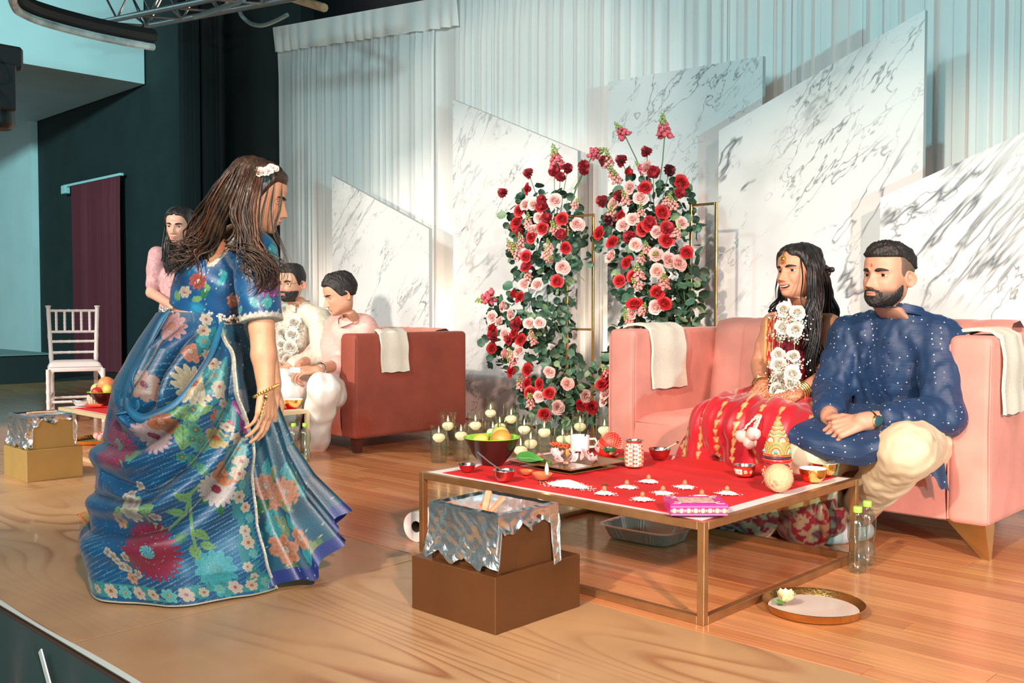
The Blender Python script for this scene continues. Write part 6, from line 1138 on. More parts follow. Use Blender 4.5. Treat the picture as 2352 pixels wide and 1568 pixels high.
# ---- bride
def bride():
    hd = J((1832, 624), 3.86); nk = J((1848, 722), 3.93); pel = J((1850, 935), 4.02); wst = J((1842, 870), 4.0); che = J((1840, 782), 3.96); shR = J((1781, 748), 3.90); shL = J((1902, 752), 4.0); elR = J((1745, 838), 3.82); wrR = J((1750, 888), 3.60); elL = J((1892, 872), 3.82); wrL = J((1818, 910), 3.58)
    knR, knL = J((1665, 975), 3.46), J((1800, 990), 3.43); hipR, hipL = pel+np.array([-.09, -.03, -.02]), pel+np.array([.08, -.03, -.02]); akR, akL = np.array([-2.20, 3.50, .09]), np.array([-1.95, 3.52, .09])
    p = Person('laughing woman in a red and gold saree with white garland on the pink sofa', (pel[0], pel[1], 0), (.56, .255, .15), 'bride', .222)
    fd = -R_*math.sin(math.radians(57))-FH*math.cos(math.radians(57))+ZZ*.02
    p.set_head(hd, fd, roll=-.06, neck=nk, smile=1.0, open=.75, jaw=.94, cheek=.35, lipcol=(.52, .12, .10), eye=(-.15, .02), lid=.52, eyebrow=1.0, nose=.92, blush=.12)
    sd = Sdf(.03); sd.chain([pel, wst, che, sub(che, nk, .5)], [.135, .115, .115, .08]).cap(shR, shL, .055, .055); sd.cap(nk+ZZ*.02, che, .045, .09); seated_legs(sd, hipL, hipR, knL+np.array([0, .05, -.02]), knR+np.array([0, .05, -.02]), akL, akR, (.08, .05, .04)); sd.chain([shR, sub(shR, elR, .5), elR], [.056, .046, .040]).chain([shL, sub(shL, elL, .5), elL], [.057, .048, .041]); V, Q = p.add_sdf(sd, .0085)
    hen = lambda V: np.where((np.sin(V[:, 0]*420+2*np.sin(V[:, 2]*300))*np.sin(V[:, 1]*380+V[:, 2]*420) > .25)[:, None], np.array((.26, .075, .035)), p.tone*np.array([1.0, .92, .85]))
    sd = Sdf(.012); sd.chain([elR, wrR], [.040, .026]); hand(sd, wrR, unit(J((1722, 930), 3.50)-wrR), unit(np.array([.25, -.35, .85])), -1, (.30, .35, .4, .45), (.3, .3), .98); sd.chain([elL, wrL], [.041, .027]); hand(sd, wrL, unit(J((1765, 922), 3.52)-wrL), unit(np.array([-.1, .5, -.8])), 1, (.4, .45, .5, .5), (.4, .2), .98)
    def hc(V): c = hen(V); near = np.minimum(np.linalg.norm(V-wrR, axis=1), np.linalg.norm(V-wrL, axis=1)); arm = (V-wrR)@unit(elR-wrR), (V-wrL)@unit(elL-wrL); c[(near > .09)] = p.tone; return c
    p.add_sdf(sd, .0042, col=hc); p.finish()
    # teeth
    b = MB(); A = []
    for x in np.linspace(-.095, .095, 26): zt = .224+.03*(x/.13)**2; yy = p.surf(0, .24)-.046-1.2*x*x; A.append([(x, yy, zt), (x, yy+.004, zt-.014), (x, yy, zt-.028-.003*abs(math.sin(x*105)))])
    p.child(b.grid(p.tohead(np.array(A)), col=(.86, .84, .80)), 'teeth', mat('teeth', (.86, .84, .80), .2))
    # saree skirt over lap and down to the floor
    gold, red, mar = np.array((.62, .36, .13)), np.array((.46, .012, .022)), np.array((.16, .006, .014))
    sd = Sdf(.05)
    for h, k_ in ((hipR, knR), (hipL, knL)): sd.cap(h, k_, .135, .105)
    sd.cap(pel-ZZ*.02, (knR+knL)/2-ZZ*.01, .14, .10); sd.cap(knR, knL, .09, .09)
    for k_, a in ((knR+np.array([-.03, 0, -.01]), np.array([-2.27, 3.52, .10])), (knL, np.array([-1.80, 3.55, .09])), ((knR+knL)/2, np.array([-2.05, 3.52, .09]))): sd.cap(k_, a, .10, .115, .06)
    sd.cap(np.array([-2.24, 3.53, .09]), np.array([-1.76, 3.56, .09]), .10, .095, .05); sd.cap(knR+np.array([-.02, .1, -.05]), np.array([-2.36, 3.52, .12]), .08, .09, .06)
    fo_ = folds((0, .30, 1), 3.6, 1.0, 31, .10); fo = lambda P: .050*(.42-np.abs(fo_(P))**.8); fo2 = folds((.2, .5, 1), 11, .009, 32, .2)
    def skc(V):
        c = np.tile(red, (len(V), 1)); n_ = vnoise(V*np.array([1, 1, .12]), 3.2, 33, 2); u_ = V[:, 0]*1.0+V[:, 1]*.35+.03*np.sin(V[:, 2]*6+1)+.02*np.sin(V[:, 1]*14)
        c = c*(1+.2*n_)[:, None]; vine = np.abs(((u_/.088) % 1)-.5)*.088; wig = .006*np.sin(V[:, 2]*90); leaf = (np.abs(vine-np.abs(wig)) < .0042)*(np.sin(V[:, 2]*180) > -.45); stem = vine < .0013; c[leaf | stem] = gold*1.0; hem = V[:, 2] < .17+.05*np.sin(V[:, 0]*7); br = (vnoise(V, 26, 34, 2) > -.05) & hem; c[hem] = mar; c[br] = (.22, .15, .085); edge = hem & (V[:, 2] > .15+.05*np.sin(V[:, 0]*7)); c[edge] = gold*1.1
        pan_ = (V[:, 0] < -2.28) & (np.abs(((V[:, 2]+V[:, 0]*.8)/.2) % 1-.5) < .12); c[pan_ & (vnoise(V, 20, 35, 2) > -.2)] = gold; return c
    V, Q = sd.mesh(.0062, lambda P: fo(P)*np.clip((.75-P[:, 2])*3, .45, 1)+fo2(P), cuts=((np.array([0, 0, .004]), np.array([0, 0, -1.])),)); sk_ = p.child(MB().add(V, Q, skc(V)), 'saree_skirt', mat('red_silk', (1, 1, 1), .42, attr='Col', sheen=.3))
    # blouse and pallu
    sd = Sdf(.025); sd.chain([wst-ZZ*.01, sub(wst, che, .5), che, sub(che, nk, .28)], [.122, .124, .122, .085]); sd.cap(sub(che, shL, .8), sub(che, shR, .8), .06, .06); 
    def blc(V):
        c = np.tile(mar*1.25, (len(V), 1)); t = vnoise(V, 16, 36, 2); c[(t > .55)] = gold*.7; return c
    V, Q = sd.mesh(.008, folds((0, 0, 1), 7, .003, 5), cuts=((J((1840, 748), 3.9), unit(np.array([.0, -.12, 1.]))), (wst-ZZ*.02, np.array([0, 0, -1.])))); p.child(MB().add(V, Q, blc(V)), 'blouse', MATS['red_silk'])
    g_ = [(J((1790, 716), 3.96), .055), (J((1781, 726), 3.85), .062), (J((1778, 760), 3.80), .060), (J((1776, 810), 3.81), .062), (J((1779, 860), 3.82), .068), (J((1795, 905), 3.78), .085), (J((1810, 940), 3.70), .10)]
    n = 60; tt = np.linspace(0, len(g_)-1, n); Cn_ = np.stack([np.interp(tt, range(len(g_)), [q[0][k] for q in g_]) for k in range(3)], 1); Wn = np.interp(tt, range(len(g_)), [q[1] for q in g_])
    for _ in range(3): Cn_[1:-1] = (Cn_[:-2]+2*Cn_[1:-1]+Cn_[2:])/4
    lat = unit(R_*.95+FH*.25); A = np.array([[Cn_[i]+lat*Wn[i]*s_*.75-FH*(.022*(1-s_*s_)+.004*math.cos(s_*14)) for s_ in np.linspace(-1, 1, 36)] for i in range(n)]); cc = np.zeros(A.shape)
    for i in range(n):
        for j, s_ in enumerate(np.linspace(-1, 1, 36)):
            l_ = tt[i]*.05*20; c = red
            if abs(abs(s_+.55)-.33) < .07 or s_ < -.94: c = gold
            elif -.80 < s_ < -.28 and (math.sin(s_*26)*math.sin(l_*9) > .15 or math.hypot((s_+.55)*3, (l_*1.3) % 1-.5) < .28): c = gold*.9
            elif abs(s_-.25) < .08 and math.sin(l_*14) > -.3: c = gold*.85
            cc[i, j] = c
    p.child(MB().grid(A, col=cc), 'pallu', MATS['red_silk'])
    # hair
    HM = hair_mat('black_hair', 0, 0); HM = hair_mat('long_black_hair', (.004, .004, .005), (.016, .013, .013), 40, .48); part = lambda X, Y, Z: sm(Z-(.735-.30*sm(-Y, -.30, -.08)-.22*sm(-Y, -.08, .12)+.10*np.exp(-(X/.10)**2)*sm(Y, .05, .15)), 0, .12)*np.where((Y > .15) & (np.abs(X) < .012), .6, 1); V, Q = p.shell(part, lambda X, Y, Z: .055+.035*sm(-Y, -.1, .3), .25, 6, 9); hb = MB().add(V, Q); g = np.random.default_rng(5)
    guides = [[(1846, 572, 3.86), (1862, 605, 3.82), (1866, 650, 3.81), (1866, 700, 3.82), (1868, 760, 3.80), (1866, 820, 3.80), (1868, 862, 3.80)], [(1850, 568, 3.85), (1875, 610, 3.82), (1880, 670, 3.86), (1872, 730, 3.84), (1872, 790, 3.82), (1884, 850, 3.84)], [(1860, 575, 3.95), (1892, 630, 3.97), (1897, 690, 4.0), (1900, 735, 4.03), (1890, 790, 4.02)], [(1868, 590, 4.0), (1900, 660, 4.05), (1912, 715, 4.1), (1905, 760, 4.1)], [(1812, 600, 4.06), (1802, 650, 4.06), (1794, 690, 4.0), (1780, 715, 3.93), (1792, 722, 3.88)], [(1856, 580, 3.9), (1872, 650, 3.84), (1866, 700, 3.82), (1858, 750, 3.80), (1862, 800, 3.79)]]
    for gi, gd in enumerate(guides):
        Pw = np.array([J(q[:2], q[2]) for q in gd])
        for k in range(60 if gi != 4 else 26):
            t_ = np.linspace(0, len(Pw)-1, 34); L = np.stack([np.interp(t_, range(len(Pw)), Pw[:, c]) for c in range(3)], 1)
            for _ in range(4): L[1:-1] = (L[:-2]+2*L[1:-1]+L[2:])/4
            s_ = np.linspace(0, 1, 34); off = g.normal(size=3)*np.array([.011, .011, .008]); ph = gi*1.9+g.normal()*.55; am = .013*s_; L = L+off*(.55+.6*s_)[:, None]+am[:, None]*(np.sin(s_*13+ph)[:, None]*R_+np.cos(s_*13+ph)[:, None]*FH); hb.tube(L, .0056*(1-.75*s_**2)*(.05+.95*np.minimum(1, s_*5))*g.uniform(.7, 1.2), 6, flat=.6)
    s_ = np.linspace(0, 1, 24)
    for gd in ([(1838, 590, 3.80), (1845, 640, 3.76), (1838, 680, 3.72), (1841, 700, 3.72), (1854, 708, 3.72)], [(1786, 640, 3.80), (1781, 665, 3.78), (1783, 690, 3.8)]):
        Pw = np.array([J(q[:2], q[2]) for q in gd]); t_ = s_*(len(Pw)-1); L = np.stack([np.interp(t_, range(len(Pw)), Pw[:, c]) for c in range(3)], 1)
        for _ in range(4): L[1:-1] = (L[:-2]+2*L[1:-1]+L[2:])/4
        for k in range(4): hb.tube(L+g.normal(size=3)*.002, .0016*(1-.7*s_), 5)
    p.child(hb, 'hair', HM); 
    b = MB()
    for k in range(9): b.ball(J((1895+8*math.cos(k*.9), 622+9*math.sin(k*.9)), 3.98)+g.normal(size=3)*.006, (.014, .008, .012), 8, 6)
    p.child(b, 'hair_flower', mat('black_flower', (.012, .012, .014), .5))
    # jewellery
    JG = mat('jewellery_gold', (.80, .52, .18), .25, 1.); b = MB(); z0 = .70
    for k, zz_ in enumerate(np.linspace(.98, .78, 12)): yy = p.surf(0, min(zz_, .97)); b.ball(p.tohead((0, yy+.062 if zz_ > .82 else yy+.03, zz_)), .0032, 6, 5)
    mc = (0, p.surf(0, .72)+.012, .725)
    for k in range(12): a = k/12*2*PI; b.ball(p.tohead((mc[0]+.050*math.cos(a), mc[1], mc[2]+.055*math.sin(a))), .0042, 7, 5)
    b.ball(p.tohead(mc), (.009, .006, .009), 12, 8)
    for k in range(5): b.ball(p.tohead((.035*(k-2)*.8, mc[1]-.004, .655-.018*(1-abs(k-2)/2))), .0036, 7, 5)
    p.child(b, 'forehead_ornament', JG); b = MB()
    for sd_ in (1, -1):
        ec = np.array([sd_*.335, -.03, .33])
        for k in range(7): b.ball(p.tohead(ec+np.array([0, .02*math.cos(k), -.03*k])), .0045 if k < 5 else .007, 7, 5)
    p.child(b, 'earrings', JG); b = MB(); F_ = frame(hd-nk)
    for k in range(34): a = PI*k/33; b.ball(nk-ZZ*(.005+.055*math.sin(a)**2)+R_*.068*math.cos(a)-FH*(.03+.055*math.sin(a)), .0055+.003*math.sin(a), 7, 5)
    p.child(b, 'necklace', JG); b = MB(); b.ball(p.tohead((.062, p.surf(.062, .335)+.004, .335)), .0020, 6, 5); p.child(b, 'nose_stud', JG)
    b = MB()
    for k in range(4): loops(b, sub(wrL, elL, .17+.055*k), unit(elL-wrL), .037, .0052, (.72, .45, .16), e=.95)
    tag(b.build('gold_bangle', mat('bangle_gold', (.80, .52, .20), .25, 1.)), 'broad gold bangle on the forearm of the woman in red nearest the man', 'bangle'); b = MB()
    for k in range(2): loops(b, sub(wrR, elR, .05+.07*k), unit(elR-wrR)+np.array([0, 0, .3*k]), .037, .0040, (.72, .45, .16), e=.95)
    tag(b.build('gold_bangle', MATS['bangle_gold']), 'thin gold bangles on the open hennaed hand of the woman in red', 'bangle')
    return p
def rose_at(root, mesh, P, d, s_, name='rose'): return place(mesh, name, root, P, d, s_)
def garland(label, pts, pend, sc_, vv=None, breath=True, seed=1, base=None):
    g = np.random.default_rng(seed); root = thing('flower_garland', label, 'garland', tuple(base)); B = np.array(base)
    wm = []
    for s in range(3): q = rose_mesh(20+s); q.materials.append(mat('rose_white', (.66, .62, .54), .6, sss=.15)); wm.append(q)
    bm_ = MB(); gm_ = MB()
    for i, P in enumerate(pts):
        d = -FH*.9+g.normal(size=3)*.22+ZZ*.12; place(wm[g.integers(3)], 'white_rose', root, P-B, d, sc_*g.uniform(.9, 1.15))
        if breath:
            for k in range(90): q = P-B+np.array([g.normal()*.024, g.normal()*.024, -.036+g.normal()*.014])*sc_-FH*.02*g.random(); bm_.ball(q, .0042*sc_*g.uniform(.6, 1.2), 5, 4)
            for k in range(8): q = P-B+np.array([g.normal()*.014, g.normal()*.014, -.045])*sc_; gm_.tube([q, q+g.normal(size=3)*.012, q+np.array([0, 0, -.02])*sc_], .0012, 4)
    o = bm_.build('babys_breath', mat('babys_breath', (.80, .80, .70), .7), root); o['kind'] = 'stuff'; o = gm_.build('green_stems', mat('pale_stem', (.20, .30, .10), .6), root); o['kind'] = 'stuff'
    for a, c in pend: 
        b = MB()
        for k in range(16): f = k/15; q = sub(a, c, f)-B+g.normal(size=3)*.0015; b.ball(q, .0048*sc_, 7, 5)
        b.build('bead_string', mat('cream_bead', (.80, .74, .60), .4), root)
        t = MB(); n = 20; t.lathe(((0, -.052), (.012, -.050), (.026, -.036), (.030, -.02), (.026, -.006), (.012, 0), (.002, .002)), n); o = t.build('pink_bloom', mat('tulip_pink', (.80, .52, .47), .55, sss=.15), root); o.location = Vector(c-B); o.scale = (sc_*1.05,)*3; o.rotation_euler = (g.normal()*.2, g.normal()*.2, 0)
    sb_ = MB()
    for i in range(len(pts)-2): sb_.tube([pts[i]-B, pts[i+2]-B], .0008, 4)
    sb_.build('string', mat('string', (.7, .6, .45), .8), root); return root
GR = groom(); BR = bride()
px_ = [(1798, 711), (1831, 718), (1796, 752), (1828, 757), (1788, 814), (1823, 820), (1787, 838), (1781, 868), (1820, 860), (1812, 882), (1781, 893), (1758, 926), (1740, 940), (1795, 915)]
garland('long garland of white roses and tiny blossoms worn by the woman in red', [J(q, 3.74-.16*min(1, max(0, (q[1]-740)/170))) for q in px_], [(J((1748, 955), 3.30), J((1735, 985), 3.25)), (J((1738, 955), 3.30), J((1705, 988), 3.25)), (J((1742, 955), 3.30), J((1722, 1003), 3.25))], .86, seed=2, base=(BR.base[0], BR.base[1]-.25, .45))
# ---- woman in pink standing behind
def pink_woman():
    K = 1.125; hd = J((412, 518), D=K*6.2); nk = J((416, 574), D=K*6.25); B0 = atd(405, 1000, K*6.28); bx = np.array([B0[0], B0[1], 0]); che = J((412, 640), D=K*6.27); wst = J((410, 720), D=K*6.28); pel = J((408, 770), D=K*6.28); shR = J((363, 590), D=K*6.24); shL = J((466, 592), D=K*6.3); elR = J((348, 672), D=K*6.2); elL = J((482, 680), D=K*6.25); wrR = J((400, 705), D=K*6.02); wrL = J((425, 708), D=K*6.02)
    p = Person('woman with long dark hair in a pink dress standing behind the others', bx, (.66, .37, .27), 'pinkwoman', .250)
    p.set_head(hd, -FH+R_*-.10-ZZ*.16, roll=.05, neck=nk, lipcol=(.50, .18, .17), eye=(.15, -.12), lid=.42, jaw=.9, nose=.85, eyebrow=1.0)
    sd = Sdf(.03); ft = [bx+R_*s_*.10+ZZ*.08 for s_ in (-1, 1)]; sd.chain([pel, wst, che, sub(che, nk, .6)], [.14, .11, .115, .06]).cap(shR, shL, .05, .05)
    for s_, f in zip((-1, 1), ft): k_ = sub(pel+R_*s_*.09, f, .5); sd.chain([pel+R_*s_*.09, k_, f], [.09, .06, .04]); sd.cap(f-ZZ*.04, f-ZZ*.05-FH*.14, .035, .028)
    p.add_sdf(sd, .012); sd = Sdf(.012); sd.chain([shR, elR, wrR], [.045, .038, .025]).chain([shL, elL, wrL], [.045, .038, .025]); hand(sd, wrR, R_*.8-FH*.2-ZZ*.2, FH*.5+ZZ*-.8, 1, .5, sz=.95); hand(sd, wrL, -R_*.8-FH*.3-ZZ*.1, FH*.5+ZZ*-.8, -1, .5, sz=.95); p.add_sdf(sd, .006); p.finish()
    DR = mat('pink_embroidered', (.62, .33, .34), .7, noise=.25, nscale=45, bump=.12, bscale=120, sheen=.2); sd = Sdf(.03); sd.chain([pel, wst, che, sub(che, nk, .55)], [.155, .125, .13, .075]).cap(shR+R_*.02, shL-R_*.02, .055, .055); sd.chain([pel, bx+ZZ*.5, bx+ZZ*.10], [.165, .21, .27])
    for a, b_ in ((shR, elR), (shL, elL)): sd.cap(a+ZZ*.012, sub(a, b_, .35), .066, .062, .02); sd.cap(sub(a, b_, .35), sub(a, b_, .78), .056, .052, .02)
    V, Q = sd.mesh(.011, folds((0, 0, 1), 5, .007, 51, .25), cuts=((bx+ZZ*.03, np.array([0, 0, -1.])),)); p.child(MB().add(V, Q), 'dress', DR)
    HM = hair_mat('dark_hair', (.008, .007, .008), (.035, .030, .030)); V, Q = p.shell(lambda X, Y, Z: sm(Z-(.80-.42*sm(-Y, -.34, -.02)+.04*np.exp(-(X/.03)**2)), 0, .05), lambda X, Y, Z: .05+.02*sm(-Y, -.1, .3), .2, 6, 9); hb = MB().add(V, Q); g = np.random.default_rng(8)
    for gd in ([(404, 484), (385, 510), (378, 560), (376, 600), (380, 630)], [(396, 490), (383, 540), (384, 590), (388, 625)], [(430, 486), (442, 515), (444, 560), (448, 600), (446, 640)], [(392, 500), (388, 550), (395, 600), (393, 618)], [(380, 520), (374, 570), (372, 600)]):
        Pw = np.array([J((q[0]+6, q[1]), D=K*6.17+.05*(i < 2)) for i, q in enumerate(gd)])
        for k in range(22):
            s_ = np.linspace(0, 1, 20); t_ = s_*(len(Pw)-1); L = np.stack([np.interp(t_, range(len(Pw)), Pw[:, c]) for c in range(3)], 1)
            for _ in range(3): L[1:-1] = (L[:-2]+2*L[1:-1]+L[2:])/4
            hb.tube(L+g.normal(size=3)*np.array([.009, .009, .006])+.006*np.sin(s_*9+g.uniform(0, 6))[:, None]*s_[:, None]*R_, .007*(1-.7*s_**2), 5, flat=.6)
    p.child(hb, 'hair', HM)
# ---- the two men on the rust sofa
def pink_man():
    hd = J((781, 675), 3.66); nk = J((804, 738), 3.76); che = J((802, 800), 3.86); pel = J((788, 905), 4.06); shL = J((836, 752), 3.84); shR = J((762, 752), 3.90); elL = J((793, 832), 3.78); wrL = J((728, 850), 3.48); elR = J((722, 815), 3.76); wrR = J((690, 838), 3.50)
    hipL, hipR = pel+np.array([.08, -.03, -.03]), pel+np.array([-.10, -.03, -.03]); knL = J((742, 892), 3.42); knR = J((668, 895), 3.44); akL = np.array([*at(725, 1034)[:2], .06]); akR = np.array([*at(655, 1028)[:2], .06])
    p = Person('older man in a pink kurta looking down at the paper in his hands', (pel[0], pel[1], 0), (.58, .30, .19), 'pinkman', .236)
    p.set_head(hd, -R_*.88-FH*.42-ZZ*.38, neck=nk, male=1, jaw=1.12, fat=.6, eye=(0, -.35), lid=.30, lipcol=(.42, .17, .14), eyebrow=1.2, nose=1.1)
    sd = Sdf(.03); sd.chain([pel, sub(pel, che, .5), che, sub(che, nk, .55)], [.15, .15, .155, .11]).cap(shL, shR, .07, .07).cap(nk+ZZ*.02, che, .055, .11); seated_legs(sd, hipL, hipR, knL, knR, akL, akR); foot(sd, akL, np.array([-.2, -1, 0])); foot(sd, akR, np.array([-.2, -1, 0])); p.add_sdf(sd, .012)
    sd = Sdf(.012); sd.chain([elL, wrL], [.045, .030]).chain([elR, wrR], [.045, .030]); hand(sd, wrL, J((692, 852), 3.40)-wrL, unit(np.array([.1, .6, -.4])), -1, (.5, .55, .6, .6), (.4, .3), 1.05); hand(sd, wrR, unit(J((672, 862), 3.44)-wrR)+np.array([.3, 0, 0]), unit(np.array([.5, .5, -.3])), 1, (.5, .55, .6, .6), (.4, .3), 1.05); p.add_sdf(sd, .0055); p.finish()
    top = lambda X, Y, Z: sm(Z-(.80-.36*sm(-Y, -.30, -.05)-.10*sm(-Y, .0, .3)), 0, .05); V, Q = p.shell(top, lambda X, Y, Z: .05+.05*sm(Z, .8, 1), .3, 8, 4); p.child(MB().add(V, Q), 'hair', hair_mat('black_hair', 0, 0))
    PKK = mat('pink_chikan', (.70, .42, .37), .75, noise=.12, nscale=70, bump=.12, bscale=90, sheen=.2); sd = Sdf(.03); sd.chain([pel-ZZ*.01, sub(pel, che, .5), che, sub(che, nk, .5)], [.18, .182, .188, .135]).cap(shL-ZZ*.01, shR-ZZ*.01, .085, .085); sd.cap(sub(nk, shL, .3), shL, .066, .078).cap(sub(nk, shR, .3), shR, .066, .078); sd.chain([shL, elL, sub(elL, wrL, .35)], [.082, .066, .060], .02).chain([shR, elR, sub(elR, wrR, .5)], [.08, .066, .058], .02)
    for h, k_ in ((hipL, knL), (hipR, knR)): sd.cap(h, sub(h, k_, .6), .118, .10, .04)
    V, Q = sd.mesh(.011, folds((0, .2, 1), 7, .007, 61, .5)); k_ = p.child(MB().add(V, Q), 'kurta', PKK); cm = MB(); A = []
    for z in (-.02, .0, .03, .032, .028, .0): A.append([nk+ZZ*.018+R_*(.074-(.005 if len(A) > 3 else 0))*math.cos(a)+FH*.074*math.sin(a)+ZZ*(z-.035*max(0, -math.cos(a-.5))) for a in np.linspace(PI+.2+.35, 3*PI-.2+.35, 36)])
    p.child(cm.grid(np.array(A)), 'collar', PKK, k_); sd = Sdf(.02); seated_legs(sd, hipL-ZZ*.01, hipR-ZZ*.01, knL, knR, akL-ZZ*.01, akR-ZZ*.01, (.118, .095, .085)); V, Q = sd.mesh(.011, folds(knL-akL, 7, .010, 62, .6)); p.child(MB().add(V, Q), 'trousers', mat('white_cotton', (.78, .76, .71), .8)); 
    b = MB(); loops(b, sub(wrL, elL, .13), elL-wrL, .036, .006, None); w_ = tag(b.build('wristwatch', STEEL), 'steel wristwatch on the older man in pink', 'watch'); wq = sub(wrL, elL, .13); MB().lathe(((0, .006), (.016, .006), (.019, .002), (.019, -.004), (0, -.005)), 20).build('case', mat('watch_face_white', (.7, .68, .6), .3), w_, loc=tuple(wq-FH*.036+ZZ*.008)).rotation_euler = align(-FH+ZZ*.3).to_euler()
    q = J((678, 850), 3.38); tag(MB().box((0, 0, 0), (.075, .012, .035), .004, rotz(.4)).build('folded_paper', PAPER, None, True, tuple(q)), 'folded white paper held by the older man in pink', 'paper')
def beige_man():
    hd = J((669, 650), 3.72); nk = J((688, 704), 3.80); che = J((690, 765), 3.86); pel = J((690, 880), 4.02); shL = J((735, 735), 3.84); shR = J((632, 735), 3.90); elL = J((735, 815), 3.72); wrL = J((668, 838), 3.50); elR = J((618, 815), 3.80); wrR = J((640, 842), 3.52)
    hipL, hipR = pel+np.array([.09, -.03, -.03]), pel+np.array([-.10, -.03, -.03]); knL = J((655, 880), 3.44); knR = J((600, 880), 3.5); akL = np.array([*at(632, 1020)[:2], .08]); akR = np.array([*at(590, 1015)[:2], .08])
    p = Person('bearded man with glasses, cream coat and white garland on the rust sofa', (pel[0], pel[1], 0), (.58, .33, .22), 'beigeman', .232); beard = lambda X, Y, Z: np.clip(sm(Z, .34, .22)*sm(Y, -.02, .12), 0, 1)*sm(Z, -.05, 0)*np.where((np.abs(X) < .085) & (Z > .165) & (Z < .245) & (Y > .3), .1, 1)
    p.set_head(hd, -R_*.42-FH*.88-ZZ*.10, roll=.02, neck=nk, male=1, smile=.5, beard=beard, eye=(.1, -.05), lid=.45, eyebrow=1.2)
    sd = Sdf(.03); sd.chain([pel, sub(pel, che, .5), che, sub(che, nk, .55)], [.14, .14, .145, .10]).cap(shL, shR, .065, .065).cap(nk+ZZ*.02, che, .05, .10); seated_legs(sd, hipL, hipR, knL, knR, akL, akR); foot(sd, akL, np.array([-.2, -1, 0])); foot(sd, akR, np.array([-.2, -1, 0])); p.add_sdf(sd, .012); sd = Sdf(.012); sd.chain([elL, wrL], [.042, .028]).chain([elR, wrR], [.042, .028]); hand(sd, wrL, -R_*.6-FH*.5-ZZ*.4, ZZ*-.8+R_*-.2, -1, .4); hand(sd, wrR, R_*.3-FH*.6-ZZ*.4, ZZ*-.9, 1, .4); p.add_sdf(sd, .006); p.finish()
    top = lambda X, Y, Z: sm(Z-(.80-.38*sm(-Y, -.28, -.05)), 0, .05); V, Q = p.shell(top, lambda X, Y, Z: .025+.06*sm(Z, .82, 1), .3, 8, 4); HM = hair_mat('black_hair', 0, 0); p.child(MB().add(V, Q), 'hair', HM); V, Q = p.shell(lambda X, Y, Z: beard(X, Y, Z), .022, .4, 18, 6); p.child(MB().add(V, Q), 'beard', HM)
    b = MB()
    for s_ in (-1, 1): c = (s_*.155, p.surf(s_*.15, .5)+.055, .50); b.tube([p.tohead((c[0]+.105*math.cos(a), c[1]-.02*abs(math.cos(a)), c[2]+.075*math.sin(a))) for a in np.linspace(0, 2*PI, 25)], .0016, 5, cap=False); b.tube([p.tohead((c[0]+s_*.105, c[1]-.02, .51)), p.tohead((s_*.345, .0, .52)), p.tohead((s_*.35, -.08, .48))], .0015, 5)
    b.tube([p.tohead((-.05, p.surf(0, .5)+.05, .52)), p.tohead((.05, p.surf(0, .5)+.05, .52))], .0015, 5); tag(b.build('glasses', mat('thin_gold_frame', (.5, .38, .2), .3, 1.)), 'thin framed glasses on the bearded man in cream', 'glasses')
    SH = mat('cream_brocade', (.62, .56, .45), .7, noise=.15, nscale=60, bump=.12, bscale=80, sheen=.2); sd = Sdf(.03); sd.chain([pel-ZZ*.01, sub(pel, che, .5), che, sub(che, nk, .5)], [.168, .165, .165, .11]).cap(shL, shR, .075, .075).cap(sub(nk, shL, .3), shL, .062, .076).cap(sub(nk, shR, .3), shR, .062, .076); sd.chain([shL, elL, sub(elL, wrL, .9)], [.078, .063, .048], .02).chain([shR, elR, sub(elR, wrR, .9)], [.078, .063, .048], .02)
    for h, k_ in ((hipL, knL), (hipR, knR)): sd.cap(h, sub(h, k_, .85), .118, .105, .04)
    V, Q = sd.mesh(.011, folds((0, .2, 1), 6, .006, 71, .5)); k_ = p.child(MB().add(V, Q), 'sherwani', SH); cm = MB(); A = []
    for z in (-.02, .0, .03, .032, .028, .0): A.append([nk+ZZ*.012+R_*(.070-(.005 if len(A) > 3 else 0))*math.cos(a)+FH*.070*math.sin(a)+ZZ*(z-.03*max(0, -math.sin(a))) for a in np.linspace(-PI/2+.2, 1.5*PI-.2, 36)])
    p.child(cm.grid(np.array(A)), 'collar', SH, k_); sd = Sdf(.02); seated_legs(sd, hipL-ZZ*.01, hipR-ZZ*.01, knL, knR, akL+ZZ*.02, akR+ZZ*.02, (.115, .092, .07)); V, Q = sd.mesh(.011, folds(knL-akL, 7, .008, 72, .6)); p.child(MB().add(V, Q), 'trousers', MATS['white_cotton']); st = MB()
    pts = [J((x, y), 3.80-.20*min(1, max(0, (y-705)/110))) for x, y in ((656, 712), (684, 712), (653, 738), (678, 742), (650, 764), (672, 770), (648, 792), (667, 798), (652, 818), (663, 824), (660, 846))]
    garland('white flower garland round the neck of the bearded man in cream', pts, [], 1.15, seed=7, base=(p.base[0], p.base[1]-.3, .45))
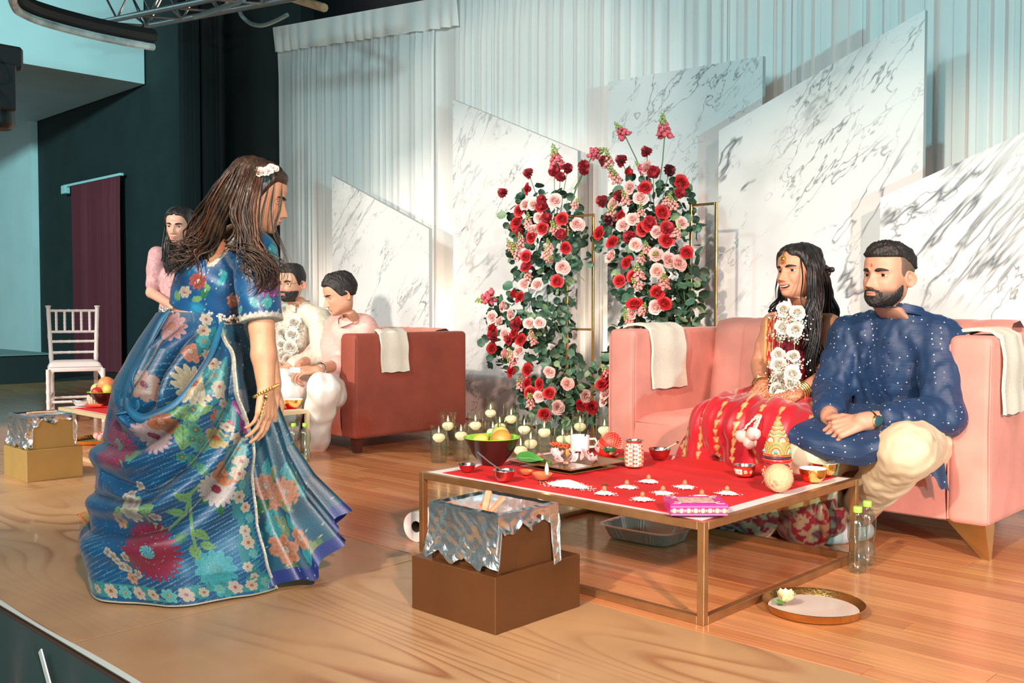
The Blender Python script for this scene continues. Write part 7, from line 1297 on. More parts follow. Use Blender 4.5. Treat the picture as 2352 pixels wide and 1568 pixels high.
# ---- woman in blue: leaning forward in a printed skirt and long draped scarf
BASEB, TEAL, NAVYB = np.array((.004, .075, .215)), np.array((.008, .16, .26)), np.array((.004, .030, .145))
def dahlia(col, A, B, a0, b0, R, n, c1, c2, cc, rot=0, lay=3):
    da, db = A-a0, B-b0; m0 = (np.abs(da) < R*1.15) & (np.abs(db) < R*1.15); da, db = da[m0], db[m0]; r = np.hypot(da, db)/R; th = np.arctan2(db, da)+rot; sub_ = col[m0]
    for k in range(lay):
        Rk = 1-k*.27; ph = th*n/2+k*1.57; pet = Rk*(.62+.38*np.abs(np.cos(ph))**.6); m = r < pet; t = np.clip(r/pet, 0, 1); sh = .45+.65*t-.40*(np.abs(np.cos(ph)) < .22); sub_[m] = (np.array(c1)*(1-t[m])[:, None]+np.array(c2)*t[m][:, None])*np.clip(sh[m], .3, 1.2)[:, None]
    m = r < .22; sub_[m] = np.array(cc)*(.8+.4*np.sin(th[m]*9+r[m]*40))[:, None]; col[m0] = sub_
def leafp(col, A, B, a0, b0, L, ang, c, w_=.28):
    da, db = A-a0, B-b0; x = da*math.cos(ang)+db*math.sin(ang); y = -da*math.sin(ang)+db*math.cos(ang); t = x/L; m = (t > 0) & (t < 1) & (np.abs(y) < L*w_*np.sin(PI*np.clip(t, 0, 1)**.8)); v = 1-.35*(np.abs(y) < L*.022)+.15*np.sin(t*28+np.abs(y)/L*30); col[m] = np.array(c)*v[m][:, None]
def stemp(col, A, B, pts, c, w_=.004):
    p = np.array(pts); t = np.linspace(0, len(p)-1, 40); x = np.interp(t, range(len(p)), p[:, 0]); y = np.interp(t, range(len(p)), p[:, 1])
    for i in range(40): m = (A-x[i])**2+(B-y[i])**2 < w_**2*1.4; col[m] = c
def blob(col, A, B, a0, b0, R, c, seed):
    """small clustered blossoms"""
    g = np.random.default_rng(seed)
    for k in range(9): a, b = a0+g.normal()*R*.5, b0+g.normal()*R*.5; cc = np.array(c)*g.uniform(.8, 1.15); dahlia(col, A, B, a, b, R*.34, 5, cc*.75, cc, (.5, .2, .06), g.uniform(0, 3), 1)
CRIM, PINKF, PEACH, CREAM, GRN, LGRN, AQUA, PURP, RUST = (.22, .012, .045), (.42, .10, .16), (.48, .22, .12), (.46, .44, .34), (.02, .16, .07), (.16, .36, .14), (.03, .32, .36), (.22, .02, .22), (.40, .09, .035)
def sequin(col, A, B, a0, b0, ra, rb, seed, slope=.42):
    u = A*slope+B; ln = np.abs((u/.0135) % 1-.5) < .13; g = np.abs(np.sin(A*330+np.floor(u/.0135)*7.3)) > .35; env = np.clip(1.2-((A-a0)/ra)**2-((B-b0)/rb)**2, 0, 1); m = ln & g & (env > .12); k = (.55*env*(0.6+.4*np.sin(np.floor(u/.0135)*3.1+A*60)))[..., None]; k = np.clip(k, 0, 1); col[m] = col[m]*(1-k[m])+np.array((.20, .52, .66))*k[m]
def spark(col, P, n, seed, c=(.7, .75, .7), box=None):
    g = np.random.default_rng(seed); fl_ = g.choice(P.shape[0]*P.shape[1], n, replace=False); f = col.reshape(-1, 3); f[fl_] = c
def blue_woman():
    hd = J((593, 451), D=3.12); nk = J((548, 548), D=3.20); che = J((510, 622), D=3.23); wst = J((470, 716), D=3.24); pel = J((462, 770), D=3.26); shR = J((584, 578), D=3.06); shL = J((520, 560), D=3.38); elR = J((601, 752), D=3.03); wrR = J((611, 893), D=3.00); elL = J((600, 760), D=3.36); wrL = J((628, 880), D=3.30)
    bx = np.array([*at(470, 1352)[:2], 0]); p = Person('woman in a blue floral skirt, blouse and draped scarf bending towards the table', bx, (.48, .255, .145), 'bluewoman', .207)
    p.set_head(hd, R_*.88+FH*.16-ZZ*.28, roll=-.05, neck=nk, eye=(0, -.5), lid=.14, lip=.7, lipcol=(.42, .13, .11), nose=.82, jaw=.95, eyebrow=1., fat=.2)
    sd = Sdf(.03); sd.chain([pel, wst, che, sub(che, nk, .7)], [.12, .094, .115, .065]).cap(shR, shL, .058, .058).cap(nk, che, .05, .10)
    fR, fL = np.array([*at(545, 1340)[:2], .06]), np.array([*at(470, 1335)[:2], .06]); 
    for h, f in ((pel-FH*.09, fR), (pel+FH*.09, fL)): k_ = sub(h, f, .5)+R_*.06; sd.chain([h, k_, f], [.09, .062, .042])
    fd = unit(R_*.95+FH*.1); foot(sd, fR, fd, .20, .030); foot(sd, fL, fd, .2, .030); p.add_sdf(sd, .009); sd = Sdf(.012)
    sd.chain([shR, sub(shR, elR, .5), elR, sub(elR, wrR, .45), wrR], [.052, .044, .038, .038, .026]).chain([shL, elL, wrL], [.055, .045, .027]); hand(sd, wrR, unit(J((603, 985), D=2.98)-wrR), unit(-R_*.85+FH*.45), 1, (.30, .34, .38, .42), (.2, .3), .98, .02); hand(sd, wrL, R_*.25-ZZ*.9, unit(-R_*.8-FH*.3), -1, .35); p.add_sdf(sd, .0045); p.finish()
    # blouse
    sd = Sdf(.022); sd.chain([sub(wst, che, -.12), sub(wst, che, .5), che, sub(che, nk, .42)], [.116, .126, .134, .090]).cap(sub(che, shR, .9), sub(che, shL, .9), .070, .070); sd.cap(shR, sub(shR, elR, .94), .070, .066, .02); sd.cap(shL, sub(shL, elL, .9), .066, .06, .02)
    ax = unit(che-wst); V, Q = sd.mesh(.0045, folds(unit(R_*.8-ZZ*.5), 9, .0035, 81, .5), cuts=((sub(wst, che, -.10), -ax), (sub(shR, elR, .92), unit(elR-shR)),))
    X_, Y_, dz_ = np.array([proj(v) for v in V]).T
    Vn = np.zeros_like(V); fN = np.cross(V[Q[:, 2]]-V[Q[:, 0]], V[Q[:, 3]]-V[Q[:, 1]]); 
    for i in range(4): np.add.at(Vn, Q[:, i], fN)
    face = (Vn@FH)*np.sign(((V-V.mean(0))*Vn).sum(1).mean()) < 0
    def inpoly(x, y, poly):
        c = np.zeros(len(x), bool); n = len(poly)
        for i in range(n): (x1, y1), (x2, y2) = poly[i], poly[(i+1) % n]; c ^= ((y1 > y) != (y2 > y)) & (x < (x2-x1)*(y-y1)/(y2-y1+1e-9)+x1)
        return c
    vpoly = [(470, 500), (548, 505), (530, 545), (512, 575), (484, 602), (452, 585), (440, 540)]
    op = inpoly(X_, Y_, vpoly) & (dz_ < 3.30); up_ = Y_ < 520; Qk = Q[~(op | up_)[Q].any(1)]
    arm = ((V-shR)@unit(elR-shR) > .02) & (np.linalg.norm(np.cross(V-shR, unit(elR-shR)), axis=1) < .085); arm = arm & (X_ > 548)
    col = np.tile(BASEB*1.1, (len(V), 1)); A, B = X_/700., -Y_/700.; col = col*(1+.35*vnoise(V, 8, 82, 2))[:, None]; col += np.clip(vnoise(V, 12, 83, 3)-.25, 0, 1)[:, None]*np.array((.01, .16, .15))
    P7 = lambda x, y: (x/700., -y/700.)
    for (x, y), R, n, c1, c2, cc in (((455, 645), .030, 9, (.30, .05, .06), (.34, .07, .05), (.6, .5, .3)), ((620, 655), .045, 15, PURP, (.30, .06, .26), (.55, .5, .5)), ((563, 560), .024, 8, (.35, .05, .12), PINKF, CREAM), ((535, 690), .022, 7, PINKF, PEACH, CREAM), ((425, 670), .020, 6, PEACH, CREAM, RUST), ((600, 600), .018, 6, AQUA, CREAM, CREAM)): dahlia(col, A, B, *P7(x, y), R, n, c1, c2, cc)
    for x, y, L, a, c in ((600, 700, .045, .6, AQUA), (595, 705, .05, 2.4, AQUA), (615, 710, .05, 1.6, (.05, .3, .3)), (440, 690, .04, .3, LGRN), (465, 685, .045, 1.2, GRN), (500, 655, .04, .8, AQUA), (520, 640, .04, 2.2, AQUA), (410, 690, .035, 1.8, LGRN), (580, 540, .04, -1, AQUA), (620, 560, .05, -1.2, AQUA), (625, 600, .04, .5, AQUA), (480, 668, .03, 2, LGRN), (545, 720, .03, 1, AQUA)): leafp(col, A, B, *P7(x, y), L, a, c)
    g = np.random.default_rng(4); col[g.choice(len(V), 520, replace=False)] = (.6, .6, .55)
    sil = np.array((.62, .60, .52)); tr = (g.random(len(V)) < .75)
    t_arm = ((V-shR)@(elR-shR))/np.dot(elR-shR, elR-shR); cuff = arm & (t_arm > .845+.012*np.sin(X_*.5)); col[cuff] = sil*g.uniform(.55, 1.2, (len(V), 1))[cuff]
    dv = np.min([np.hypot(X_-x, Y_-y) for (x0, y0), (x1, y1) in zip([(548, 505), (530, 545), (512, 575)], [(530, 545), (512, 575), (484, 602)]) for x, y in [(x0+(x1-x0)*f, y0+(y1-y0)*f) for f in np.linspace(0, 1, 9)]], 0); vt = (dv < 11) & face; col[vt] = np.array((.62, .54, .40))*g.uniform(.55, 1.15, (len(V), 1))[vt]
    PR = mat('printed_silk', (1, 1, 1), .42, attr='Col', sheen=.15, bump=.08, bscale=200); bl = p.child(MB().add(V, Qk.tolist(), np.clip(col*.65, 0, 1)), 'blouse', PR)
    # lehenga: flared printed skirt, hem kicked forward
    nu, nv = 420, 260; ph = np.linspace(0, 2*PI, nu, endpoint=False); ys = np.linspace(722, 1345, nv); Ct = np.zeros((nv, nu, 3)); D0 = 3.24
    xc = np.interp(ys, [722, 850, 1000, 1200, 1345], [470, 468, 470, 490, 505]); ar = np.interp(ys, [722, 850, 1011, 1130, 1229, 1345], [562, 598, 634, 664, 708, 786])-xc; al = np.interp(ys, [722, 850, 1000, 1345], [90, 120, 150, 205])
    for i in range(nv):
        t = i/(nv-1); c, s = np.cos(ph), np.sin(ph); a = np.where(c > 0, ar[i], al[i])/F*D0; bdep = np.where(s < 0, .46+.42*max(0, 1-t*3.5), .62+.2*t)*(ar[i]*.55+al[i]*.45)/F*D0; rip = 1+.055*t*np.sin(ph*13+1.3*np.sin(ph*3))+.03*t*np.sin(ph*29+2*np.sin(ph*5)); kick = np.exp(-((((ph+PI) % (2*PI)-PI)-.05)/.42)**2); hemz = .030+.20*kick+.012*np.sin(ph*13); z0 = H-(722-705)/F*D0; z = z0+(hemz-z0)*t
        cen = EYE+FH*D0+R_*((xc[i]-CX)/F*D0); Ct[i] = np.array([cen[0], cen[1], 0])+(a*c*rip)[:, None]*R_+(bdep*s*rip)[:, None]*FH; Ct[i, :, 2] = z
    A = np.cumsum(np.linalg.norm(np.diff(Ct, axis=1, append=Ct[:, :1]), axis=2), 1); B = np.repeat(Ct[:, :1, 2], nu, 1); B = Ct[..., 2].copy()
    A = A-A[:, [int(nu*.86)]]
    col = np.tile(np.array((.006, .085, .15)), (nv, nu, 1)); col *= (1+.5*vnoise(Ct, 4, 91, 3))[..., None]; g = np.random.default_rng(9)
    for k in range(46):
        a, b = g.uniform(A.min(), A.max()), g.uniform(.08, .85); c1, c2, cc = [((.30, .05, .03), PEACH, CREAM), (CREAM, PEACH, CRIM), (CRIM, PINKF, CREAM), ((.2, .25, .05), (.42, .38, .16), RUST), (RUST, PEACH, CREAM)][g.integers(5)]; R = g.uniform(.026, .05)
        for q in range(4): an = g.uniform(0, 6.28); leafp(col, A, B, a+R*.6*math.cos(an), b+R*.6*math.sin(an), R*1.7, an, [GRN, (.10, .2, .10), AQUA, (.2, .26, .12)][g.integers(4)])
        dahlia(col, A, B, a, b, R, int(g.integers(6, 14)), c1, c2, cc, g.uniform(0, 3))
    hemm = np.repeat(np.linspace(0, 1, nv)[:, None], nu, 1) > .955; col[hemm] = (.006, .03, .22); spark(col, Ct, 700, 5, (.55, .6, .5)); col[:10] = np.array((.55, .54, .48))*g.uniform(.5, 1.25, (10, nu, 1))
    sk_ = p.child(MB().grid(Ct, False, True, np.clip(col*.45, 0, 1), 0, True), 'printed_skirt', PR)
    inn = Ct[int(nv*.55):].copy(); cen = inn.mean(1, keepdims=True); inn = cen+(inn-cen)*np.array([.985, .985, 1]); inn[..., 2] = Ct[int(nv*.55):, :, 2]; p.child(MB().grid(inn[::3, ::3], False, True), 'skirt_lining', mat('royal_blue_satin', (.006, .018, .16), .35, sheen=.2), sk_)
    # scarf draped from the waist over the back and far side, down to the floor
    nu, nv = 560, 470; ys = np.linspace(724, 1352, nv); L_ = np.interp(ys, [700, 730, 790, 900, 1050, 1180, 1290, 1352], [384, 366, 328, 270, 243, 222, 196, 194]); E_ = np.interp(ys, [700, 715, 850, 1000, 1200, 1352], [520, 524, 556, 590, 612, 642]); xc = np.interp(ys, [700, 850, 1000, 1352], [462, 452, 440, 428]); Cs = np.zeros((nv, nu, 3)); ph_e = []; U = np.linspace(0, 1, nu)
    for i in range(nv):
        t = i/(nv-1); a = (xc[i]-L_[i])/F*D0; ce = np.clip((E_[i]-xc[i])/(xc[i]-L_[i]), -.98, .985); pe = math.acos(ce); ph = -pe-U*(2*PI-pe-PI*.55+.0); b_ = a*.95; hang = .008+.11*np.clip(np.exp(-((ph+PI*1.02)/.55)**2), 0, 1)+.0*t; z0 = H-(724-705)/F*D0+.012*np.sin(-ph*.8); z = z0+(hang-z0)*t; cen = EYE+FH*(D0-.02+.05*t)+R_*((xc[i]-CX)/F*D0); c, s = np.cos(ph), np.sin(ph)
        Cs[i] = np.array([cen[0], cen[1], 0])+(a*c)[:, None]*R_+(b_*s)[:, None]*FH; Cs[i, :, 2] = z
    dA = np.linalg.norm(np.diff(Cs, axis=1, prepend=Cs[:, :1]), axis=2); A = np.cumsum(dA, 1); B = Cs[..., 2].copy(); nrm = np.cross(np.gradient(Cs, axis=1), np.gradient(Cs, axis=0)); nrm /= np.linalg.norm(nrm, axis=-1)[..., None]+1e-9; cx_ = Cs.mean(1, keepdims=True); nrm *= np.sign(((Cs-cx_)*nrm).sum(-1).mean())
    PXY = np.stack(proj(Cs.reshape(-1, 3)), -1).reshape(nv, nu, 3); fr = (nrm@FH) < .25
    def cl(x, y): d = (PXY[..., 0]-x)**2+(PXY[..., 1]-y)**2+np.where(fr, 0, 1e6); k = np.unravel_index(np.argmin(d), d.shape); return A[k], B[k], k
    hgt = np.zeros((nv, nu)); crease_shade = np.zeros((nv, nu))
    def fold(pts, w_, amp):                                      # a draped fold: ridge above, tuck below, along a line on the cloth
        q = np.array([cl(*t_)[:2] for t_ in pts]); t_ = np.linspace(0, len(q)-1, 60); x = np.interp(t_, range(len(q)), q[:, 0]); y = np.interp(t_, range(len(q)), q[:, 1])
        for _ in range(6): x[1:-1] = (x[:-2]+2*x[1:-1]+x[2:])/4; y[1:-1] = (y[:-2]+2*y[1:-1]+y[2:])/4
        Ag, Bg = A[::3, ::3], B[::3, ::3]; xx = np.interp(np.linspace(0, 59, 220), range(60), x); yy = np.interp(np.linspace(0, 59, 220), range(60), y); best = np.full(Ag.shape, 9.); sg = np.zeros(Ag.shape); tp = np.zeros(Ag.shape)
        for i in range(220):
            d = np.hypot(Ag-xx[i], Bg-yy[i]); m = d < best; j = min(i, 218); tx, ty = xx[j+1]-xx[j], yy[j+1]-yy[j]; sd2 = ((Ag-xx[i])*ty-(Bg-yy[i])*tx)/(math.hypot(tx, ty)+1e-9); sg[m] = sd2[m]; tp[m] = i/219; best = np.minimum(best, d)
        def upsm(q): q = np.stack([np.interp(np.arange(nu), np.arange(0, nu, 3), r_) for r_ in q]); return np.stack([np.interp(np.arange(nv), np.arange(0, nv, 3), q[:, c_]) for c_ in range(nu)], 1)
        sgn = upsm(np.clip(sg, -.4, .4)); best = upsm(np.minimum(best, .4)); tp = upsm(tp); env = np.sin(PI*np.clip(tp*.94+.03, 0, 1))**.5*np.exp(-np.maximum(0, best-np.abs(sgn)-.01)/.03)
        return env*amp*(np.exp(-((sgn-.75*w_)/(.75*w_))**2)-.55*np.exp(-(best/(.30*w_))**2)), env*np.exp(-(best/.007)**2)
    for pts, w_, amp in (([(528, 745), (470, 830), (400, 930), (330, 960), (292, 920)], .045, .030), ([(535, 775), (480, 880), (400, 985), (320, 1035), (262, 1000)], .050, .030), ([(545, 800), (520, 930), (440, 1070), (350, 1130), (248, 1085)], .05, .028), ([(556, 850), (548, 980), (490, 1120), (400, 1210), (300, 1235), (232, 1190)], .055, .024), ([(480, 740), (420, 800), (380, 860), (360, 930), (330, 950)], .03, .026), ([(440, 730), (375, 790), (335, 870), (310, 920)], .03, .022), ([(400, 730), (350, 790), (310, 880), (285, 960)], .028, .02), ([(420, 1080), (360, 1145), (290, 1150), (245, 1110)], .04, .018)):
        h_, c_ = fold(pts, w_, amp); hgt += 1.7*h_; crease_shade = np.maximum(crease_shade, c_)
    tt = np.repeat(np.linspace(0, 1, nv)[:, None], nu, 1); hgt += .012*tt*np.sin(A*22+1)*np.clip(tt*1.5-.3, 0, 1)+.003*vnoise(Cs, 7, 3, 2); hgt *= np.clip(tt/.14, 0, 1)**1.5; Cs = Cs+nrm*hgt[..., None]; Cs[..., 2] = np.maximum(Cs[..., 2], .004)
    col = np.tile(np.array((.003, .080, .205)), (nv, nu, 1)); col *= (1+.28*vnoise(Cs, 3, 92, 3))[..., None]; tealm = np.clip(1-np.abs(tt-.18)/.22, 0, 1)*np.clip(A/.25-.6, 0, 1); col += tealm[..., None]*np.array((.0, .07, .06))
    def fl(x, y, R, n, c1, c2, cc, rot=0, lay=3): a, b, k = cl(x, y); dahlia(col, A, B, a, b, R, n, c1, c2, cc, rot, lay)
    def lf(x, y, L, ang, c, w_=.28): a, b, k = cl(x, y); leafp(col, A, B, a, b, L, PI-ang, c, w_)
    def stm(pts, c): stemp(col, A, B, [cl(*q)[:2] for q in pts], c)
    for a_, b_, ra, rb in ((520, 1000, .16, .22), (470, 1120, .22, .20), (560, 1250, .20, .16), (400, 1330, .22, .10), (220, 1290, .10, .12), (430, 900, .14, .12)):
        a, b, k = cl(a_, b_); sequin(col, A, B, a, b, ra, rb, 3)
    # stems, leaves and blossoms of the print
    stm([(352, 1215), (350, 1170), (330, 1140), (300, 1150)], LGRN); stm([(388, 1215), (425, 1180), (440, 1130), (470, 1100)], LGRN); stm([(435, 1130), (440, 1190), (448, 1250)], LGRN)
    for x, y, L, a, c in ((345, 1170, .05, .5, LGRN), (330, 1150, .045, 2.6, LGRN), (300, 1165, .05, 3.6, LGRN), (285, 1215, .045, 1.2, GRN), (350, 1200, .045, -.6, LGRN), (425, 1180, .05, 2.8, LGRN), (440, 1150, .05, 2.4, LGRN), (445, 1215, .055, -.7, LGRN), (440, 1250, .06, -1.3, LGRN), (430, 1220, .05, 3.8, GRN), (460, 1250, .05, -.3, LGRN), (435, 960, .07, 2.3, LGRN), (430, 965, .08, .9, LGRN), (425, 970, .09, -1.9, LGRN), (440, 940, .06, .2, LGRN), (455, 905, .06, .6, GRN), (405, 985, .07, 3.2, (.12, .30, .14)), (340, 1010, .06, .6, GRN), (495, 1150, .045, -1.5, GRN), (480, 1140, .04, 3.6, GRN), (500, 1090, .04, .3, GRN), (490, 930, .06, -1.4, GRN), (260, 1010, .05, -.4, LGRN), (285, 1040, .05, -.9, LGRN), (300, 1050, .06, .3, (.1, .3, .14)), (440, 1040, .05, -1.6, (.05, .24, .16)), (455, 1060, .05, -1.2, (.05, .24, .16)), (280, 1290, .03, 2, GRN)): lf(x, y, L, a, c)
    fl(350, 1265, .092, 26, (.30, .02, .06), CRIM, (.10, .36, .42), .4, 3); fl(270, 1020, .085, 24, (.30, .05, .12), (.26, .03, .09), (.2, .3, .3), 1, 3); fl(495, 1122, .055, 18, (.48, .46, .42), (.44, .40, .38), CRIM, 0, 3); fl(512, 1085, .040, 5, RUST, (.42, .16, .06), PEACH, 0, 2); fl(362, 1000, .055, 18, (.46, .44, .42), (.42, .28, .30), CRIM, .3, 3); fl(385, 965, .040, 5, RUST, (.36, .14, .06), PEACH, .4, 2)
    fl(445, 885, .060, 14, (.40, .34, .14), (.50, .46, .32), RUST, 0, 3); fl(505, 955, .035, 5, (.42, .06, .02), RUST, PEACH, 0, 2); fl(495, 1005, .035, 6, (.36, .30, .10), (.40, .34, .14), RUST, 0, 2); fl(580, 945, .055, 14, PURP, (.26, .05, .24), (.5, .4, .5), 0, 3); fl(395, 750, .052, 12, (.40, .06, .08), (.44, .26, .26), PEACH, 0, 3); fl(440, 815, .03, 6, PINKF, PEACH, CREAM); fl(345, 890, .045, 10, CREAM, (.36, .20, .16), CRIM, 0, 3)
    fl(320, 1170, .038, 9, CREAM, (.50, .50, .36), (.4, .35, .1), 0, 2); fl(280, 1195, .026, 6, CREAM, PEACH, RUST, 0, 1); fl(460, 1020, .028, 7, (.06, .26, .20), (.10, .34, .26), LGRN, 0, 2); fl(498, 1310, .065, 12, (.02, .24, .28), AQUA, (.05, .3, .3), 0, 3); fl(515, 1350, .040, 8, (.02, .24, .28), AQUA, (.05, .3, .3), 0, 2); fl(300, 1330, .02, 6, CREAM, PEACH, RUST, 0, 1)
    for x, y, R, c, sd_ in ((320, 1150, .045, (.52, .48, .42), 1), (285, 1290, .045, (.50, .48, .40), 2), (450, 1000, .05, (.06, .28, .20), 3)): a, b, k = cl(x, y); blob(col, A, B, a, b, R, c, sd_)
    # flowered border along the open edge and the hem, with a beaded piping
    g = np.random.default_rng(12)
    bord = (A < .085) & (A > .018); bv = vnoise(np.stack([A, B, 0*A], -1), 13, 93, 3); col[bord & (bv > -.1)] = np.array((.02, .20, .24)); 
    for k in range(24): b = .03+k*.037; dahlia(col, A, B, .05+g.normal()*.012, b, g.uniform(.014, .024), 6, *[(AQUA, (.08, .36, .36), PEACH), (PEACH, CREAM, RUST), (CREAM, CREAM, PINKF)][k % 3])
    hb_ = (tt > .935) & (tt < .985); col[hb_ & (bv > -.2)] = (.03, .24, .24)
    for k in range(34): a = .03+k*.05; i_, j_ = int(nv*.96), int(np.argmin(np.abs(A[int(nv*.96)]-a))); dahlia(col, A, B, a, B[i_, j_], g.uniform(.014, .024), 6, *[(AQUA, (.10, .4, .36), PEACH), (PEACH, CREAM, RUST), (CREAM, (.5, .4, .34), PINKF)][k % 3])
    col[(A < .006)] = (.5, .5, .42); col[tt > .994] = (.5, .48, .36); spark(col, Cs, 1500, 7, (.25, .55, .62)); col *= (1-.75*crease_shade)[..., None]  # shade of the fold creases painted into the scarf colour
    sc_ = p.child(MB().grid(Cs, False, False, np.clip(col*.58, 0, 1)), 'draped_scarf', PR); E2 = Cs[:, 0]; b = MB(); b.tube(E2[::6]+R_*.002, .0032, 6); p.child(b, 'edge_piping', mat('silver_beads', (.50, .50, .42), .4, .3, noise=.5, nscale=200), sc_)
    # twisted upper roll of the scarf looping from hip to back
    b = MB(); 
    for pts, r0 in (([(535, 740), (480, 830), (410, 930), (345, 965), (305, 930), (318, 850), (372, 740), (395, 700)], .022), ([(395, 705), (350, 790), (322, 880), (330, 940), (300, 950)], .016)):
        Pw = []
        for x, y in pts: k = cl(x, y)[2]; Pw.append(Cs[k]+nrm[k]*.010)
        Pw = np.array(Pw); t_ = np.linspace(0, len(Pw)-1, 60); L = np.stack([np.interp(t_, range(len(Pw)), Pw[:, c]) for c in range(3)], 1)
        for _ in range(8): L[1:-1] = (L[:-2]+2*L[1:-1]+L[2:])/4
        b.tube(L, r0*.6*(.35+.75*np.sin(PI*np.linspace(.05, .95, 60))+.2*np.sin(np.linspace(0, 21, 60))), 12, np.tile(np.array((.004, .075, .15)), (60, 1))*(1+.3*np.sin(np.linspace(0, 30, 60)))[:, None], flat=.5)
    p.child(b, 'scarf_roll', PR, sc_)
    # belt of silver work
    b = MB(); g = np.random.default_rng(3)
    for k in range(220): a = k/220*2*PI; q = wst+R_*.140*math.cos(a)+FH*.136*math.sin(a)+ZZ*(-.012+g.normal()*.006-.012*math.cos(a)); b.ball(q, .0055, 8, 6)
    p.child(b, 'silver_belt', mat('silver_work', (.62, .60, .54), .35, .6)); 
    # hair
    HM = hair_mat('brown_wavy_hair', (.007, .005, .004), (.045, .024, .013), 34, .45); HM2 = hair_mat('copper_hair', (.03, .012, .006), (.13, .05, .02), 34, .45)
    V, Q = p.shell(lambda X, Y, Z: sm(Z-(.75-.42*sm(-Y, -.26, .02)), 0, .15), lambda X, Y, Z: .05+.03*sm(-Y, -.1, .3)+.02*sm(Z, .8, 1), .16, 9, 19); hb = MB().add(V, Q); hc = MB(); g = np.random.default_rng(15)
    guides = [([(560, 378, 3.06), (522, 420, 3.04), (490, 480, 3.06), (462, 540, 3.10), (430, 590, 3.13), (408, 640, 3.16)], 90, .020), ([(550, 385, 3.12), (505, 440, 3.14), (470, 500, 3.20), (440, 560, 3.22), (420, 620, 3.22)], 70, .022), ([(575, 380, 3.02), (545, 430, 2.99), (520, 490, 3.02), (492, 540, 3.08), (450, 590, 3.10), (425, 625, 3.12)], 26, .014),
      ([(590, 385, 3.00), (570, 440, 2.96), (556, 500, 2.97), (570, 560, 2.97), (590, 610, 2.96), (588, 655, 2.96)], 66, .013), ([(600, 395, 3.0), (590, 450, 2.98), (580, 510, 2.98), (598, 570, 2.97), (618, 620, 2.96), (640, 655, 2.96)], 34, .010), ([(580, 385, 3.0), (555, 440, 2.97), (540, 500, 2.98), (548, 545, 2.98), (575, 590, 2.97)], 24, .010), ([(560, 380, 3.0), (535, 440, 2.99), (510, 500, 3.02), (480, 550, 3.06), (445, 570, 3.1), (430, 600, 3.1)], 26, .014)]
    for gi, (gd, cnt, spread) in enumerate(guides):
        Pw = np.array([J(q[:2], D=q[2]) for q in gd])
        for k in range(cnt):
            s_ = np.linspace(0, 1, 44); t_ = s_*(len(Pw)-1); L = np.stack([np.interp(t_, range(len(Pw)), Pw[:, c]) for c in range(3)], 1)
            for _ in range(5): L[1:-1] = (L[:-2]+2*L[1:-1]+L[2:])/4
            off = g.normal(size=3)*spread; am = .017*np.clip(s_*1.6-.4, 0, 1); fq = 14+gi%3+g.normal()*.5; ph_ = gi*2.1+.5*(k//12)+g.normal()*.2; L = L+off*(.55+.35*s_)[:, None]+am[:, None]*(np.sin(s_*fq+ph_)[:, None]*R_+np.cos(s_*fq+ph_)[:, None]*(ZZ*.5-FH*.5)); cu = np.clip((s_-.64)/.36, 0, 1); cr_ = .017+.002*g.normal(); pc = (k//12)*2.4+gi+g.normal()*.13; L = L+cr_*(np.sin(cu*5.2+pc)-math.sin(pc))[:, None]*R_+cr_*(np.cos(cu*5.2+pc)-math.cos(pc))[:, None]*(ZZ*.9-FH*.3); (hc if g.random() < .16 else hb).tube(L, g.uniform(.0028, .0062)*(1-.93*s_**3)*(.05+.95*np.minimum(1, s_*5)), 6, flat=.55)
    for gd in ([(648, 414, 3.06), (644, 480, 3.04), (628, 520, 3.04), (648, 560, 3.03), (655, 600, 3.02), (640, 625, 3.02)], [(632, 412, 3.04), (622, 480, 3.02), (628, 540, 3.02), (660, 590, 3.02), (662, 620, 3.02)], [(620, 420, 3.02), (605, 480, 3.0), (600, 540, 2.99), (612, 590, 2.98)]):
        Pw = np.array([J(q[:2], D=q[2]) for q in gd]); s_ = np.linspace(0, 1, 40); t_ = s_*(len(Pw)-1); L = np.stack([np.interp(t_, range(len(Pw)), Pw[:, c]) for c in range(3)], 1)
        for _ in range(5): L[1:-1] = (L[:-2]+2*L[1:-1]+L[2:])/4
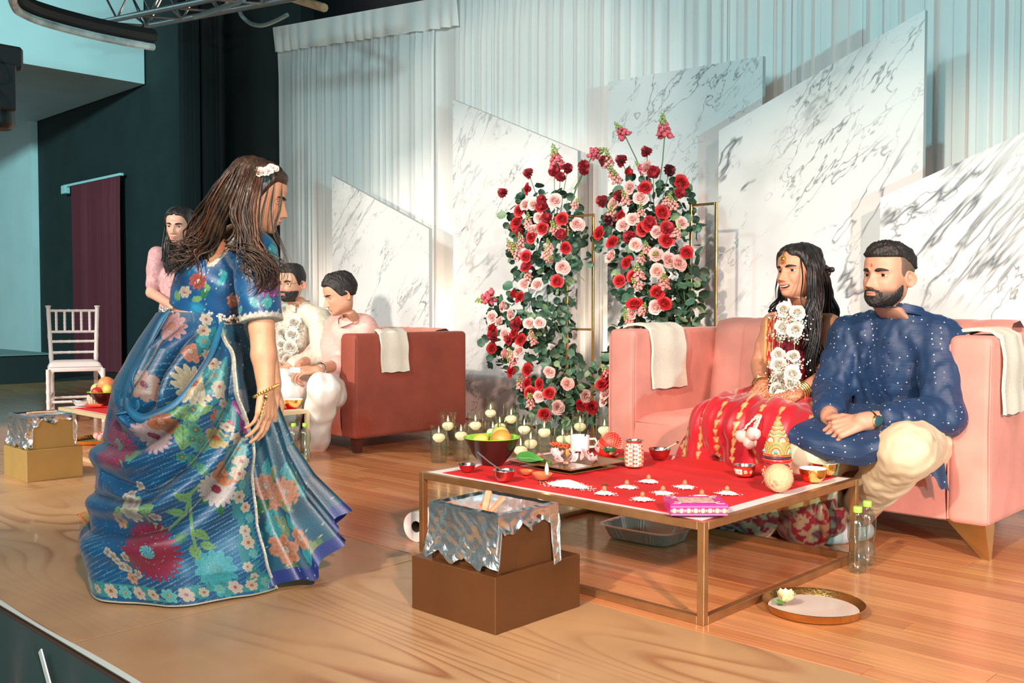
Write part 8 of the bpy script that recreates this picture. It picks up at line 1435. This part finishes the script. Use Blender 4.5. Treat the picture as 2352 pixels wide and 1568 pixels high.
        for k in range(5): hb.tube(L+g.normal(size=3)*.004*(.3+s_)[:, None], .0012*(1-.5*s_)*np.minimum(1, s_*7+.02), 4)
    # braided crown across the back of the head
    for k in range(3):
        s_ = np.linspace(0, 1, 40); Pw = np.array([p.tohead(q) for q in ((.30, .10, .86), (.36, -.10, .80), (.33, -.36, .72), (.18, -.50, .66), (0, -.53, .62))]); t_ = s_*4; L = np.stack([np.interp(t_, range(5), Pw[:, c]) for c in range(3)], 1); L += .008*np.sin(s_*26+k*2.1)[:, None]*ZZ+.006*np.cos(s_*26+k*2.1)[:, None]*-FH; (hc if k == 1 else hb).tube(L, .0075, 7)
    p.child(hb, 'hair', HM); p.child(hc, 'copper_hair_strands', HM2); b = MB()
    rs = rose_mesh(33, .016); rs.materials.append(mat('hair_rose_cream', (.78, .64, .55), .6))
    for k, (x, y) in enumerate(((598, 399), (614, 396), (624, 388), (632, 389))):
        q = J((x, y), D=3.0+.012*k)-p.base; o = place(rs, 'hair_rose', p.o, q, -FH*.8+R_*.2+ZZ*.5, 1.0-.12*k)
    b.tube([J((578, 396), D=3.0), J((600, 398), D=2.995), J((634, 388), D=3.04)], .0022, 6); p.child(b, 'hair_vine', JEWEL)
    b = MB(); F_ = frame(elR-wrR)
    for k in range(26): a = k/26*2*PI; b.ball(wrR-ZZ*.006+F_[:, 0]*.036*math.cos(a)+F_[:, 2]*.034*math.sin(a)+ZZ*.016*math.cos(a), .0055, 7, 5)
    o = tag(b.build('beaded_bracelet', JEWEL), 'gold beaded bracelet on the wrist of the woman in blue', 'bracelet'); b = MB(); q0 = J((610, 912), D=2.955); b.ball(q0, (.010, .006, .010), 10, 7); b.tube([q0-ZZ*.01, J((604, 940), D=2.95), J((598, 962), D=2.945)], .0018, 5)
    for k in range(4): b.ball(J((607-2.6*k, 928+9*k), D=2.95), .0042, 7, 5)
    b.build('hand_chain', JEWEL, o)
JEWEL = mat('jewellery_gold', (.80, .52, .18), .25, 1.)
pink_woman(); pink_man(); beige_man(); blue_woman()
